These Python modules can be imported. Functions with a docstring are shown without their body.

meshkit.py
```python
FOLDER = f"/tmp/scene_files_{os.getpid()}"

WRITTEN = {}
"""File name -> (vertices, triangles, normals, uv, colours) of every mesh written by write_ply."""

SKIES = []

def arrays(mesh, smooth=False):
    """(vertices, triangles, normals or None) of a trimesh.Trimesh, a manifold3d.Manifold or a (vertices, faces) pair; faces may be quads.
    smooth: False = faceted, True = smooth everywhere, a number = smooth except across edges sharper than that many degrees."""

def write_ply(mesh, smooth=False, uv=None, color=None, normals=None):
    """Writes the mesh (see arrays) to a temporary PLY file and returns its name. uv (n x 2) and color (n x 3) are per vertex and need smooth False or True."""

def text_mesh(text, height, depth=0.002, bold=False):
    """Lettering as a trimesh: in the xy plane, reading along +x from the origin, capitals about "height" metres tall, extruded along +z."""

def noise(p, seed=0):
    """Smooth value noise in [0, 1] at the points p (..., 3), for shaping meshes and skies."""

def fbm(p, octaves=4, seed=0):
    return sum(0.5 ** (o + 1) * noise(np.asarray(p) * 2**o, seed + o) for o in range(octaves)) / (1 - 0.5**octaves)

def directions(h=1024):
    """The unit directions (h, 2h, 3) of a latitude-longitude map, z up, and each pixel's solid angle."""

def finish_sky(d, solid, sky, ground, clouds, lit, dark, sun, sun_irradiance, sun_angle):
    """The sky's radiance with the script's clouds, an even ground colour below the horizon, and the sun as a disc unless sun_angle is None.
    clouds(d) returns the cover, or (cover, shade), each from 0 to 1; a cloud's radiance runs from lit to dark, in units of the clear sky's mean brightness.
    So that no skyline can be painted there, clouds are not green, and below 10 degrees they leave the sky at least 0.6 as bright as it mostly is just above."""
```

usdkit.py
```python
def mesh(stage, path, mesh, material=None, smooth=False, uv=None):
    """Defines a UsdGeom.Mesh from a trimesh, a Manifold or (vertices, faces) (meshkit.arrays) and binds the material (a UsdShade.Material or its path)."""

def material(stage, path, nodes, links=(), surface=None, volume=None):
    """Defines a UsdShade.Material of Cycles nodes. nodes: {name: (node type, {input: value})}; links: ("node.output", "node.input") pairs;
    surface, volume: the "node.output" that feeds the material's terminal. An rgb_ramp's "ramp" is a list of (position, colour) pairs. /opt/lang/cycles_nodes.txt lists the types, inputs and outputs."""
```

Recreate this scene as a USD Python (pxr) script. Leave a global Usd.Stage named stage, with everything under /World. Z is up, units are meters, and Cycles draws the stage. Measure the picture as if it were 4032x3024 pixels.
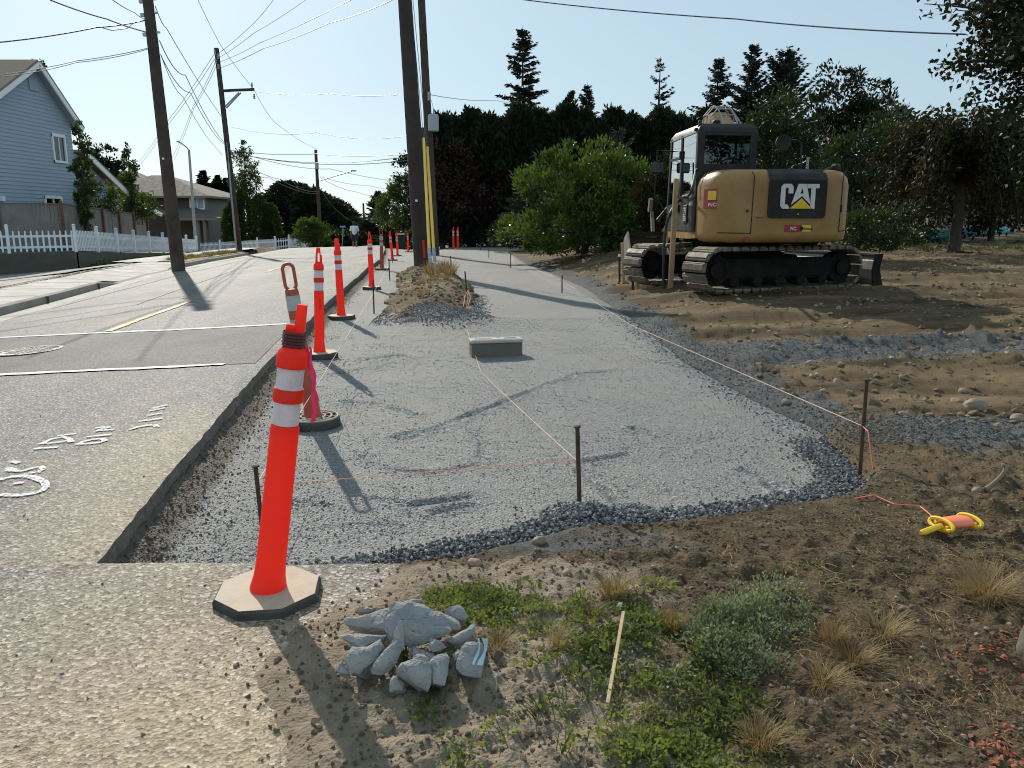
import math, random
import numpy as np
import trimesh, manifold3d, shapely, shapely.affinity
from shapely.geometry import Polygon, LineString
from pxr import Usd, UsdGeom, UsdLux, UsdShade, Sdf, Gf, Vt
import usdkit, meshkit

stage = Usd.Stage.CreateInMemory()
UsdGeom.SetStageUpAxis(stage, UsdGeom.Tokens.z)
UsdGeom.SetStageMetersPerUnit(stage, 1.0)
W = UsdGeom.Xform.Define(stage, '/World')
stage.SetDefaultPrim(W.GetPrim())
UsdGeom.Scope.Define(stage, '/World/Looks')
rng = np.random.default_rng(7)

# ------------------------------------------------------------------ camera, sky, sun, exposure
EYE, FPX, PITCH = 1.42, 3100.0, math.radians(11.70)
cam = UsdGeom.Camera.Define(stage, '/World/camera')
cam.CreateHorizontalApertureAttr(36.0)
cam.CreateVerticalApertureAttr(27.0)
cam.CreateFocalLengthAttr(FPX / 4032 * 36.0)
cam.CreateClippingRangeAttr(Gf.Vec2f(0.05, 5000))
cam.CreateFStopAttr(0.0)
cam.AddTranslateOp().Set(Gf.Vec3d(0, 0, EYE))
cam.AddRotateXOp().Set(90 - math.degrees(PITCH))
cam.CreateExposureAttr(0.12)

SUN_AZ, SUN_EL = math.radians(-25.0), math.radians(31.0)      # direction towards the sun: azimuth from +y to +x
sd = np.array([math.sin(SUN_AZ) * math.cos(SUN_EL), math.cos(SUN_AZ) * math.cos(SUN_EL), math.sin(SUN_EL)])
sky = UsdLux.DomeLight.Define(stage, '/World/sky')
sky.GetPrim().SetCustomDataByKey('kind', 'structure')
usdkit.material(stage, '/World/Looks/sky_air', {
    's': ('sky_texture', {'sky_type': 'single_scattering', 'sun_disc': False, 'sun_elevation': SUN_EL, 'sun_rotation': SUN_AZ,
                          'altitude': 50.0, 'air_density': 1.0, 'aerosol_density': 1.0, 'ozone_density': 1.0}),
    'h': ('hsv', {'saturation': .65}), 'veil': ('mix', {'mix_type': 'mix', 'fac': .6, 'color2': (5.9, 7.9, 9.1)}), 'tint': ('mix', {'mix_type': 'multiply', 'fac': 1.0, 'color2': (.86, 1.0, 1.08)}),   # thin summer haze takes the colour out
    'b': ('background_shader', {'strength': 0.085})}, [('s.color', 'h.color'), ('h.color', 'tint.color1'), ('tint.color', 'veil.color1'), ('veil.color', 'b.color')], surface='b.background')
UsdShade.MaterialBindingAPI.Apply(sky.GetPrim()).Bind(UsdShade.Material.Get(stage, '/World/Looks/sky_air'))
sun = UsdLux.DistantLight.Define(stage, '/World/sun')
sun.CreateIntensityAttr(1.15)
sun.CreateAngleAttr(0.53)
sun.CreateNormalizeAttr(True)
sun.CreateColorAttr(Gf.Vec3f(1.0, 0.93, 0.82))
zc = Gf.Vec3d(*map(float, sd))
rot = Gf.Rotation(Gf.Vec3d(0, 0, 1), zc)
sun.AddOrientOp(UsdGeom.XformOp.PrecisionDouble).Set(Gf.Quatd(rot.GetQuat()))

# ------------------------------------------------------------------ the lie of the land
FW, UPV = np.array([0, math.cos(PITCH), -math.sin(PITCH)]), np.array([0, math.sin(PITCH), math.cos(PITCH)])
def ray(px, py):
    return np.array([(px - 2016) / FPX, 0, 0]) + FW - UPV * (py - 1512) / FPX
def at(px, py, Y):
    """The point at distance Y ahead that the surveyed direction passes through."""
    d = ray(px, py)
    return np.array([0, 0, EYE]) + d * (Y / d[1])
_py = [-20, 0, 5, 8, 11, 15, 21, 29, 36, 42, 55, 58, 80, 120, 300, 4000]
_pz = [0, 0, 0, .05, .08, .1, .1, -.05, -.16, -.24, -.42, -.47, -1.6, -3.2, -7, -60]
def profile(y): return np.interp(y, _py, _pz)
# ------------------------------------------------------------------ helpers
_used = {}
def numbered(parent, name):
    k = (parent, name)
    n = _used.get(k, -1) + 1
    _used[k] = n
    return name if n == 0 else f'{name}_{n:03d}'

def tag(p, label=None, cat=None, group=None, kind=None):
    p = p.GetPrim() if hasattr(p, 'GetPrim') else p
    for k, v in (('label', label), ('category', cat), ('group', group), ('kind', kind)):
        if v:
            p.SetCustomDataByKey(k, v)
    return p

def thing(name, label, cat, loc=(0, 0, 0), rz=0.0, group=None, ry=0.0, rx=0.0, scale=None):
    x = UsdGeom.Xform.Define(stage, '/World/' + numbered('/World', name))
    x.AddTranslateOp().Set(Gf.Vec3d(*map(float, loc)))
    if rz: x.AddRotateZOp().Set(float(rz))
    if ry: x.AddRotateYOp().Set(float(ry))
    if rx: x.AddRotateXOp().Set(float(rx))
    if scale is not None: x.AddScaleOp().Set(Gf.Vec3f(*map(float, scale)))
    tag(x, label, cat, group)
    return x.GetPrim()

class MB:
    """Collects shapes into one mesh."""
    def __init__(s): s.v, s.f, s.n = [], [], 0
    def add(s, v, f=None, M=None):
        if f is None:
            if hasattr(v, 'to_mesh'):
                m = v.to_mesh(); v, f = m.vert_properties[:, :3], m.tri_verts
            else:
                v, f = v.vertices, v.faces
        v = np.asarray(v, float); f = np.asarray(f, int)
        if f.shape[1] == 4: f = np.vstack([f[:, [0, 1, 2]], f[:, [0, 2, 3]]])
        if M is not None: v = v @ M[:3, :3].T + M[:3, 3]
        s.v.append(v); s.f.append(f + s.n); s.n += len(v)
        return s
    def box(s, c, d, R=None, bev=0.0):
        d = np.asarray(d, float)
        if bev:
            a = d / 2; b = a - bev
            pts = np.array([[sx * (a[0] if k == 0 else b[0]), sy * (a[1] if k == 1 else b[1]), sz * (a[2] if k == 2 else b[2])]
                            for sx in (-1, 1) for sy in (-1, 1) for sz in (-1, 1) for k in range(3)])
            m = trimesh.convex.convex_hull(pts); v, f = m.vertices, m.faces
        else:
            v = np.array([[x, y, z] for x in (-.5, .5) for y in (-.5, .5) for z in (-.5, .5)]) * d
            f = np.array([[0, 1, 3, 2], [4, 6, 7, 5], [0, 4, 5, 1], [2, 3, 7, 6], [0, 2, 6, 4], [1, 5, 7, 3]])
        if R is not None: v = v @ np.asarray(R).T
        return s.add(v + np.asarray(c, float), f)
    def bar(s, p0, p1, w, h, up=(0, 0, 1), bev=0.0):
        p0, p1 = np.asarray(p0, float), np.asarray(p1, float)
        d = p1 - p0; L = np.linalg.norm(d); d /= L
        u = np.asarray(up, float)
        if abs(d @ u) > .99: u = np.array([0, 1., 0])
        x = np.cross(d, u); x /= np.linalg.norm(x); z = np.cross(x, d)
        return s.box((p0 + p1) / 2, (w, L, h), np.stack([x, d, z], 1), bev)
    def tube(s, pts, r, n=8, cap=True, closed=False):
        p = np.asarray(pts, float); m = len(p)
        r = np.broadcast_to(np.asarray(r, float), (m,))
        t = (np.roll(p, -1, 0) - np.roll(p, 1, 0)) if closed else np.gradient(p, axis=0)
        t /= np.linalg.norm(t, axis=1, keepdims=True) + 1e-12
        ref = np.eye(3)[int(np.argmin(np.abs(t).max(0) + [.02, .01, 0]))]
        a = np.cross(t, ref); a /= np.linalg.norm(a, axis=1, keepdims=True) + 1e-12
        b = np.cross(t, a); ang = np.arange(n) * 2 * np.pi / n
        v = p[:, None] + r[:, None, None] * (np.cos(ang)[None, :, None] * a[:, None] + np.sin(ang)[None, :, None] * b[:, None])
        v = v.reshape(-1, 3)
        i, j = np.meshgrid(np.arange(m if closed else m - 1), np.arange(n), indexing='ij')
        i2 = (i + 1) % m
        q = np.stack([i * n + j, i * n + (j + 1) % n, i2 * n + (j + 1) % n, i2 * n + j], -1).reshape(-1, 4)[:, ::-1]
        f = [q[:, [0, 1, 2]], q[:, [0, 2, 3]]]
        if cap and not closed:
            k = np.arange(1, n - 1)
            f.append(np.stack([0 * k, k, k + 1], 1)); o = (m - 1) * n
            f.append(np.stack([0 * k + o, k + 1 + o, k + o], 1))
        return s.add(v, np.vstack(f))
    def cyl(s, p0, p1, r0, r1=None, n=16): return s.tube([p0, p1], [r0, r0 if r1 is None else r1], n)
    def lathe(s, prof, n=24, M=None):
        """prof: (radius, z) pairs from bottom to top."""
        p = np.asarray(prof, float); ang = np.arange(n) * 2 * np.pi / n
        v = np.stack([p[:, 0:1] * np.cos(ang), p[:, 0:1] * np.sin(ang), np.repeat(p[:, 1:2], n, 1)], -1).reshape(-1, 3)
        m = len(p); i, j = np.meshgrid(np.arange(m - 1), np.arange(n), indexing='ij')
        q = np.stack([i * n + j, i * n + (j + 1) % n, (i + 1) * n + (j + 1) % n, (i + 1) * n + j], -1).reshape(-1, 4)
        return s.add(v, q, M)
    def prism(s, poly, z0, z1, M=None):
        g = poly if hasattr(poly, 'exterior') else Polygon(poly)
        m = trimesh.creation.extrude_polygon(g, z1 - z0, engine='earcut')
        v = m.vertices.copy(); v[:, 2] += z0
        return s.add(v, m.faces, M)
    def hull(s, pts): m = trimesh.convex.convex_hull(np.asarray(pts, float)); return s.add(m.vertices, m.faces)
    def arrays(s): return np.vstack(s.v), np.vstack(s.f)
    def build(s, name, mat, parent=None, smooth=False, label=None, cat=None, group=None, kind=None):
        return part(parent, name, s.arrays(), mat, smooth, label, cat, group, kind)

def part(parent, name, mesh, mat, smooth=False, label=None, cat=None, group=None, kind=None):
    base = '/World' if parent is None else str(parent.GetPath())
    m = usdkit.mesh(stage, base + '/' + numbered(base, name), mesh, M_[mat] if isinstance(mat, str) else mat, smooth)
    return tag(m, label, cat, group, kind)

def copy_of(src, loc, rz=0.0, label=None, scale=None, group=None, ry=0.0, rx=0.0):
    was = dict(src.GetCustomData())
    name = src.GetName()
    if name[-4] == '_' and name[-3:].isdigit(): name = name[:-4]
    x = UsdGeom.Xform.Define(stage, '/World/' + numbered('/World', name))
    p = x.GetPrim(); p.GetReferences().AddInternalReference(src.GetPath())
    x.ClearXformOpOrder()
    ops = []
    def op(kind, val):
        o = getattr(x, kind)(opSuffix='c'); o.Set(val)
    op('AddTranslateOp', Gf.Vec3d(*map(float, loc))); op('AddRotateZOp', float(rz))
    op('AddRotateYOp', float(ry)); op('AddRotateXOp', float(rx))
    op('AddScaleOp', Gf.Vec3f(*map(float, scale if scale is not None else (1, 1, 1))))
    p.SetInstanceable(True)
    tag(p, label, was.get('category'), group or was.get('group'))
    return p

def lookat(px, py, Y): return at(px, py, Y)
def Rz(a):
    c, s = math.cos(a), math.sin(a); return np.array([[c, -s, 0], [s, c, 0], [0, 0, 1.]])
def Rx(a):
    c, s = math.cos(a), math.sin(a); return np.array([[1, 0, 0], [0, c, -s], [0, s, c]])
def Ry(a):
    c, s = math.cos(a), math.sin(a); return np.array([[c, 0, s], [0, 1, 0], [-s, 0, c]])
def M4(R=np.eye(3), t=(0, 0, 0)):
    m = np.eye(4); m[:3, :3] = R; m[:3, 3] = t; return m
def sstep(a, b, x):
    t = np.clip((x - a) / (b - a), 0, 1); return t * t * (3 - 2 * t)

# ------------------------------------------------------------------ materials
M_ = {}
def mat(name, nodes, links, surface='p.BSDF'):
    M_[name] = usdkit.material(stage, '/World/Looks/' + name, nodes, links, surface=surface); return M_[name]

def plain(name, col, rough=0.6, metal=0.0, var=0.12, scale=6.0, bump=0.0, bscale=40.0, spec=0.4, dirt=None, dirt_amt=0.35, dscale=3.0):
    """A principled surface whose colour drifts a little, with wear and fine relief; object coordinates."""
    c = np.array(col, float)
    nodes = {'tc': ('texture_coordinate', {}), 'n': ('noise_texture', {'scale': scale, 'detail': 6.0, 'roughness': 0.62}),
             'r': ('rgb_ramp', {'ramp': [(0.3, tuple(c * (1 - var))), (0.7, tuple(np.minimum(c * (1 + var), 1)))]}),
             'p': ('principled_bsdf', {'roughness': rough, 'metallic': metal, 'specular_ior_level': spec}),
             'rr': ('map_range', {'from_min': .3, 'from_max': .7, 'to_min': max(rough - .1, .02), 'to_max': min(rough + .1, 1)})}
    links = [('tc.object', 'n.vector'), ('n.fac', 'r.fac'), ('n.fac', 'rr.value'), ('rr.result', 'p.roughness')]
    out = 'r.color'
    if dirt is not None:
        nodes['dn'] = ('noise_texture', {'scale': dscale, 'detail': 8.0, 'roughness': 0.7})
        nodes['dr'] = ('rgb_ramp', {'ramp': [(0.42, (0, 0, 0)), (0.68, (dirt_amt,) * 3)]})
        nodes['dm'] = ('mix', {'mix_type': 'mix', 'color2': tuple(dirt)})
        links += [('tc.object', 'dn.vector'), ('dn.fac', 'dr.fac'), ('dr.color', 'dm.fac'), (out, 'dm.color1')]
        out = 'dm.color'
    links.append((out, 'p.base_color'))
    if bump:
        nodes['bn'] = ('noise_texture', {'scale': bscale, 'detail': 5.0})
        nodes['b'] = ('bump', {'strength': min(bump, 1.0), 'distance': 0.01})
        links += [('tc.object', 'bn.vector'), ('bn.fac', 'b.height'), ('b.normal', 'p.normal')]
    return mat(name, nodes, links)

def leafy(name, c_dark, c_light, trans=0.35, rough=0.45, scale=1.2, tint=(1.25, 1.25, .55), spec=.4):
    """Foliage: each leaf its own tone, clumps drift, light comes through."""
    t = [tuple(np.clip(np.array(c) * tint, 0, 1)) for c in (c_dark, c_light)]
    nodes = {'g': ('geometry', {}), 'n': ('noise_texture', {'scale': scale, 'detail': 3.0}),
             'a': ('math', {'math_type': 'multiply_add', 'value2': 0.45}),
             'r': ('rgb_ramp', {'ramp': [(0.3, c_dark), (0.95, c_light)]}), 'rt': ('rgb_ramp', {'ramp': [(0.3, t[0]), (0.95, t[1])]}),
             'p': ('principled_bsdf', {'roughness': rough, 'specular_ior_level': spec}), 't': ('translucent_bsdf', {}), 'm': ('mix_closure', {'fac': trans})}
    links = [('g.position', 'n.vector'), ('g.random_per_island', 'a.value1'), ('n.fac', 'a.value3'), ('a.value', 'r.fac'), ('a.value', 'rt.fac'),
             ('r.color', 'p.base_color'), ('rt.color', 't.color'), ('p.BSDF', 'm.closure1'), ('t.BSDF', 'm.closure2')]
    return mat(name, nodes, links, surface='m.closure')

plain('rubber', (.025, .025, .027), .75, var=.3, bump=.2, dirt=(.16, .13, .1), dirt_amt=.4)
plain('base_top', (.5, .42, .32), .8, var=.16, scale=9, bump=.15, bscale=60, dirt=(.36, .28, .19), dirt_amt=.5, dscale=7)
mat('orange', {'tc': ('texture_coordinate', {}), 'n': ('noise_texture', {'scale': 7.0, 'detail': 7.0, 'roughness': .7}), 'r': ('rgb_ramp', {'ramp': [(.3, (.9, .08, .045)), (.55, (.85, .08, .05)), (.68, (.66, .1, .07)), (.84, (.45, .12, .085))]}),
    'p': ('principled_bsdf', {'roughness': .45, 'specular_ior_level': .35}), 't': ('translucent_bsdf', {'color': (1.0, .13, .07)}), 'm': ('mix_closure', {'fac': .55})},
    [('tc.object', 'n.vector'), ('n.fac', 'r.fac'), ('r.color', 'p.base_color'), ('p.BSDF', 'm.closure1'), ('t.BSDF', 'm.closure2')], surface='m.closure')   # hollow plastic: the low sun glows through it
plain('orange_old', (.42, .07, .035), .6, var=.2, scale=6, dirt=(.2, .09, .06), dirt_amt=.6, dscale=8)
plain('reflective', (.66, .56, .57), .45, var=.1, scale=14, dirt=(.4, .27, .24), dirt_amt=.65, dscale=9)
plain('reflective_old', (.42, .42, .39), .55, var=.12, scale=12, dirt=(.22, .2, .17), dirt_amt=.6, dscale=8)
plain('tape_dark', (.07, .012, .014), .35, var=.4, scale=30)
plain('ribbon_pink', (.85, .03, .12), .4, var=.1, scale=12)
plain('ink', (.05, .008, .008), .7)
plain('rust', (.055, .035, .024), .75, metal=.2, var=.4, scale=40, bump=.4, bscale=120, dirt=(.12, .06, .03), dirt_amt=.7, dscale=20)
plain('galv', (.42, .44, .46), .5, metal=.5, var=.15, scale=8, dirt=(.25, .22, .18), dirt_amt=.4)
plain('string_orange', (.85, .22, .12), .6)
plain('string_pale', (.8, .55, .4), .6)
plain('lumber', (.44, .29, .15), .7, var=.2, scale=5, bump=.25, bscale=30)
plain('lath', (.46, .35, .2), .7, var=.2, scale=9, bump=.3, bscale=60)
plain('concrete_grey', (.25, .265, .275), .9, var=.3, scale=14, bump=1.0, bscale=110, dirt=(.33, .29, .235), dirt_amt=.75, dscale=9)
plain('concrete_box', (.12, .108, .092), .85, var=.18, scale=8, bump=.4, bscale=60, dirt=(.13, .1, .07), dirt_amt=.6, dscale=5)
plain('concrete_lid', (.4, .37, .33), .8, var=.12, scale=9, bump=.25, bscale=80)
plain('paint_blue', (.36, .46, .48), .6, var=.3, scale=14)
plain('cobble', (.22, .17, .115), .75, var=.2, scale=9, bump=.25, bscale=30, dirt=(.2, .15, .1), dirt_amt=.5)
plain('kerb_grey', (.24, .22, .19), .9, var=.2, scale=2.0, bump=.3, bscale=50, dirt=(.12, .105, .085), dirt_amt=.6, dscale=1.5)
plain('walk_grey', (.42, .39, .35), .85, var=.1, scale=1.5, bump=.2, bscale=60, dirt=(.28, .25, .21), dirt_amt=.5, dscale=.9)
plain('joint_grey', (.2, .185, .165), .9)
plain('wall_dark', (.085, .075, .06), .9, var=.3, scale=1.5, bump=.4, bscale=20, dirt=(.07, .065, .04), dirt_amt=.7, dscale=1.0)
plain('white_vinyl', (.74, .76, .79), .45, var=.04, scale=3, dirt=(.5, .49, .46), dirt_amt=.3)
plain('fence_board', (.2, .18, .165), .85, var=.25, scale=1.7, bump=.3, bscale=14, dirt=(.13, .1, .08), dirt_amt=.5, dscale=1.2)
plain('fence_post', (.13, .062, .035), .85, var=.3, scale=3)
plain('siding_blue', (.3, .36, .43), .7, var=.05, scale=1.2)
plain('siding_tan', (.2, .172, .135), .75, var=.06, scale=1.2)
plain('shingle_brown', (.085, .064, .05), .9, var=.2, scale=1.0)
plain('trim_white', (.72, .72, .7), .55, var=.04)
plain('roof_tan', (.21, .165, .12), .9, var=.25, scale=2.5, bump=.4, bscale=12)
plain('roof_grey', (.11, .095, .085), .9, var=.25, scale=2.0, bump=.4, bscale=10)
plain('blind', (.34, .37, .44), .8, var=.08)
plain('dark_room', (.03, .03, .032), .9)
plain('pole_wood', (.055, .04, .031), .9, spec=.2, var=.35, scale=3.0, bump=.5, bscale=14, dirt=(.11, .09, .075), dirt_amt=.5, dscale=1.2)
plain('pole_dark', (.032, .022, .017), .85, var=.35, scale=3.0, bump=.5, bscale=14, dirt=(.07, .055, .045), dirt_amt=.5, dscale=1.2)
plain('pole_grey', (.3, .3, .3), .6, var=.1)
plain('wire', (.12, .12, .13), .5, metal=.3)
plain('guard_yellow', (.75, .47, .06), .45, var=.08)
plain('transformer', (.33, .36, .38), .5, var=.05)
plain('insulator', (.3, .3, .3), .3)
plain('cat_yellow', (.29, .152, .044), .42, var=.07, scale=2.5, dirt=(.36, .25, .13), dirt_amt=.5, dscale=2.0)
plain('cat_black', (.012, .012, .012), .55, spec=.25, var=.3, scale=3, dirt=(.06, .05, .04), dirt_amt=.5, dscale=2.5)
plain('cab_grey', (.02, .019, .018), .45, spec=.25, var=.2, scale=3, dirt=(.06, .053, .045), dirt_amt=.5, dscale=2.5)
plain('decal_white', (.62, .6, .56), .5)
plain('decal_yellow', (.75, .48, .04), .5)
plain('decal_red', (.3, .03, .035), .5)
plain('steel_worn', (.3, .29, .28), .45, metal=.5, var=.25, scale=4, dirt=(.2, .15, .1), dirt_amt=.6, dscale=3)
plain('track_steel', (.085, .07, .054), .7, metal=.1, var=.35, scale=8, dirt=(.24, .18, .11), dirt_amt=.8, dscale=7)
plain('track_dark', (.011, .01, .0095), .85, var=.4, scale=4, spec=.1, dirt=(.035, .027, .02), dirt_amt=.6, dscale=4)
plain('seat_fabric', (.02, .02, .022), .9)
plain('mirror', (.07, .075, .08), .15, metal=.8)
plain('hose', (.018, .018, .018), .5)
plain('reel_yellow', (.8, .52, .03), .45, var=.08)
plain('skin', (.32, .18, .12), .6)
plain('cloth_white', (.75, .77, .82), .9)
plain('cloth_dark', (.035, .035, .045), .9)
plain('hair_dark', (.03, .022, .018), .8)
plain('bark', (.055, .042, .032), .9, var=.35, scale=6, bump=.7, bscale=14)
plain('twig', (.05, .032, .022), .9, var=.3)
plain('bark_pale', (.2, .17, .13), .9, var=.3)
plain('pipe_teal', (.05, .3, .32), .45, var=.06)
plain('root_pale', (.2, .155, .1), .8, var=.25, scale=10)
plain('sign_blue', (.05, .1, .4), .5)
plain('bin_dark', (.03, .035, .05), .5)
plain('iron', (.09, .085, .08), .6, metal=.5, var=.3, scale=12, bump=.5, bscale=60, dirt=(.2, .18, .15), dirt_amt=.6, dscale=8)
plain('straw', (.34, .24, .11), .8, var=.25, scale=20)
plain('straw_dark', (.24, .16, .08), .85, var=.3, scale=20)
plain('clover_flower', (.7, .68, .6), .8)
plain('mulch', (.3, .09, .05), .85, var=.3, scale=12)
plain('clod', (.125, .09, .058), .95, var=.3, scale=14, bump=.5, bscale=60)
plain('clod_sand', (.2, .145, .09), .95, var=.25, scale=14, bump=.5, bscale=60)
# window glass: lets light through, mirrors the sky at a slant
for nm, tc, fl in (('glass', (.78, .88, .86), .3), ('glass_dark', (.42, .48, .46), .04)):
    mat(nm, {'f': ('fresnel', {'IOR': 1.5}), 'a': ('math', {'math_type': 'multiply_add', 'value2': 1.0, 'value3': fl}),
             't': ('transparent_bsdf', {'color': tc}), 'g': ('glossy_bsdf', {'roughness': .02, 'color': (.95, .97, 1)}), 'm': ('mix_closure', {})},
        [('f.fac', 'a.value1'), ('a.value', 'm.fac'), ('t.BSDF', 'm.closure1'), ('g.BSDF', 'm.closure2')], surface='m.closure')
leafy('leaf_laurel', (.026, .052, .011), (.18, .26, .04), trans=.27, rough=.28, scale=1.5, spec=.5)
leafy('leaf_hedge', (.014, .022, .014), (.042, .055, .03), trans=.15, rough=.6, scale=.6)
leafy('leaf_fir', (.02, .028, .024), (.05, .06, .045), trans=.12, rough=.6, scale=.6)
leafy('leaf_plum', (.032, .015, .013), (.095, .052, .04), trans=.18, rough=.4, scale=.8, tint=(1.3, .8, .6))
leafy('leaf_green', (.014, .025, .008), (.06, .078, .022), trans=.3, rough=.5, scale=.8)
leafy('leaf_bright', (.04, .07, .014), (.14, .18, .04), trans=.4, rough=.45, scale=.9)
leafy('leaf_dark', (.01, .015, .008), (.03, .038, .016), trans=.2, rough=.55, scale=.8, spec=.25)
leafy('leaf_olive', (.014, .014, .006), (.055, .048, .017), trans=.3, rough=.6, scale=.7, spec=.2)
leafy('clover', (.09, .12, .03), (.32, .34, .13), trans=.42, rough=.8, scale=3)
leafy('weed_grey', (.14, .17, .1), (.38, .41, .28), trans=.35, rough=.6, scale=4)
leafy('grass_dry', (.2, .13, .055), (.46, .34, .155), trans=.35, rough=.6, scale=6, tint=(1.1, 1.05, .8))
leafy('grass_green', (.03, .05, .012), (.12, .16, .05), trans=.4, rough=.5, scale=6)
# ------------------------------------------------------------------ ground shape
_ey = [-8, 0, 2.77, 3.6, 5.35, 8.05, 12.1, 16.2, 27.6, 36, 44, 60, 130]
_ex = [-0.3, -1.15, -1.57, -1.705, -1.98, -2.325, -2.79, -3.22, -4.55, -5.8, -7.0, -9.6, -21]
def E(y): return np.interp(y, _ey, _ex)                       # right edge of the asphalt
_ky = [-8, 0, 5, 12.2, 14, 17.5, 19, 24, 30, 40, 60, 130]
_kx = [-5.0, -5.7, -6.5, -7.95, -8.3, -9.0, -9.3, -10.3, -11.4, -13.2, -16.5, -28]
def K(y): return np.interp(y, _ky, _kx)                       # left kerb line
def cross(y): return np.interp(y, [15, 30], [.055, .03])
FRONT = 2.76                                                  # the saw cut across the near end of the gravel
def road_z(x, y):
    return profile(y) + .16 - cross(y) * np.maximum(0, E(y) - x)
def walk_z(y): return road_z(K(y), y) + .13
def land_left(x, y):
    t = np.clip((K(y) - x - 1.5) / 4.6, 0, 1.6)
    return walk_z(y) - .52 * t - np.interp(y, [50, 85, 140], [0, .35, 0]) * np.clip((K(y) - x - 6) / 6, 0, 1)
PATH = Polygon([(1.95, 4.17), (2.06, 5.2), (1.85, 6.3), (1.69, 7.5), (1.64, 9.3), (1.57, 11.7), (1.42, 15.5), (.9, 21.1), (.3, 29), (-.3, 36.3), (.6, 40), (1.6, 43), (1.6, 46), (-1.5, 48), (-5, 52),
                (-8.2, 52), (-7, 44), (-5.8, 36), (-4.5, 27.6), (-3.2, 16.2), (-2.77, 12.1), (-2.3, 8.05), (-1.95, 5.35), (-1.68, 3.6), (-1.55, 2.72),
                (-.72, 2.86), (-.33, 3.0), (-.05, 3.15), (.33, 3.38), (.82, 3.46), (1.22, 3.58), (1.68, 3.8)])
MOUND = Polygon([(-1.55, 10.5), (-1.05, 10.4), (-.75, 11.6), (-.95, 15.5), (-1.5, 19), (-2.0, 22.5), (-2.6, 23), (-2.75, 20), (-2.15, 15.5), (-1.75, 12)])
def sdist(poly, x, y):
    p = shapely.points(np.ravel(x), np.ravel(y))
    d = shapely.distance(p, poly.exterior)
    return np.where(shapely.contains(poly, p), d, -d).reshape(np.shape(x))      # positive inside
for g in (PATH, MOUND): shapely.prepare(g); shapely.prepare(g.exterior)
def lift(x, y): return .24 * sstep(25, 39, y) * sstep(-5.5, -2.8, x)
def nz(x, y, s, o=3, seed=0): return meshkit.fbm(np.stack([np.asarray(x) * s, np.asarray(y) * s, np.zeros_like(x) + .37 * seed], -1), o, seed) - .5
_fy = [-20, 0, 3, 5, 8, 11, 12.5, 16, 20, 28, 40, 60, 100, 160, 4000]
_fz = [.1, .12, .12, .11, .17, .27, .31, .5, .66, .74, .8, .9, .5, -1, -60]
def field_z(y): return np.interp(y, _fy, _fz)
# where loose soil covers the near asphalt: right of this line
_dy = [-8, 1.0, 1.64, 1.9, 2.1, 2.3, 2.45, 2.7, 2.9]
_dx = [-.4, -.52, -.66, -.8, -.83, -.74, -.62, -.56, -.62]
def soil_edge(y): return np.interp(y, _dy, _dx)

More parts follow.
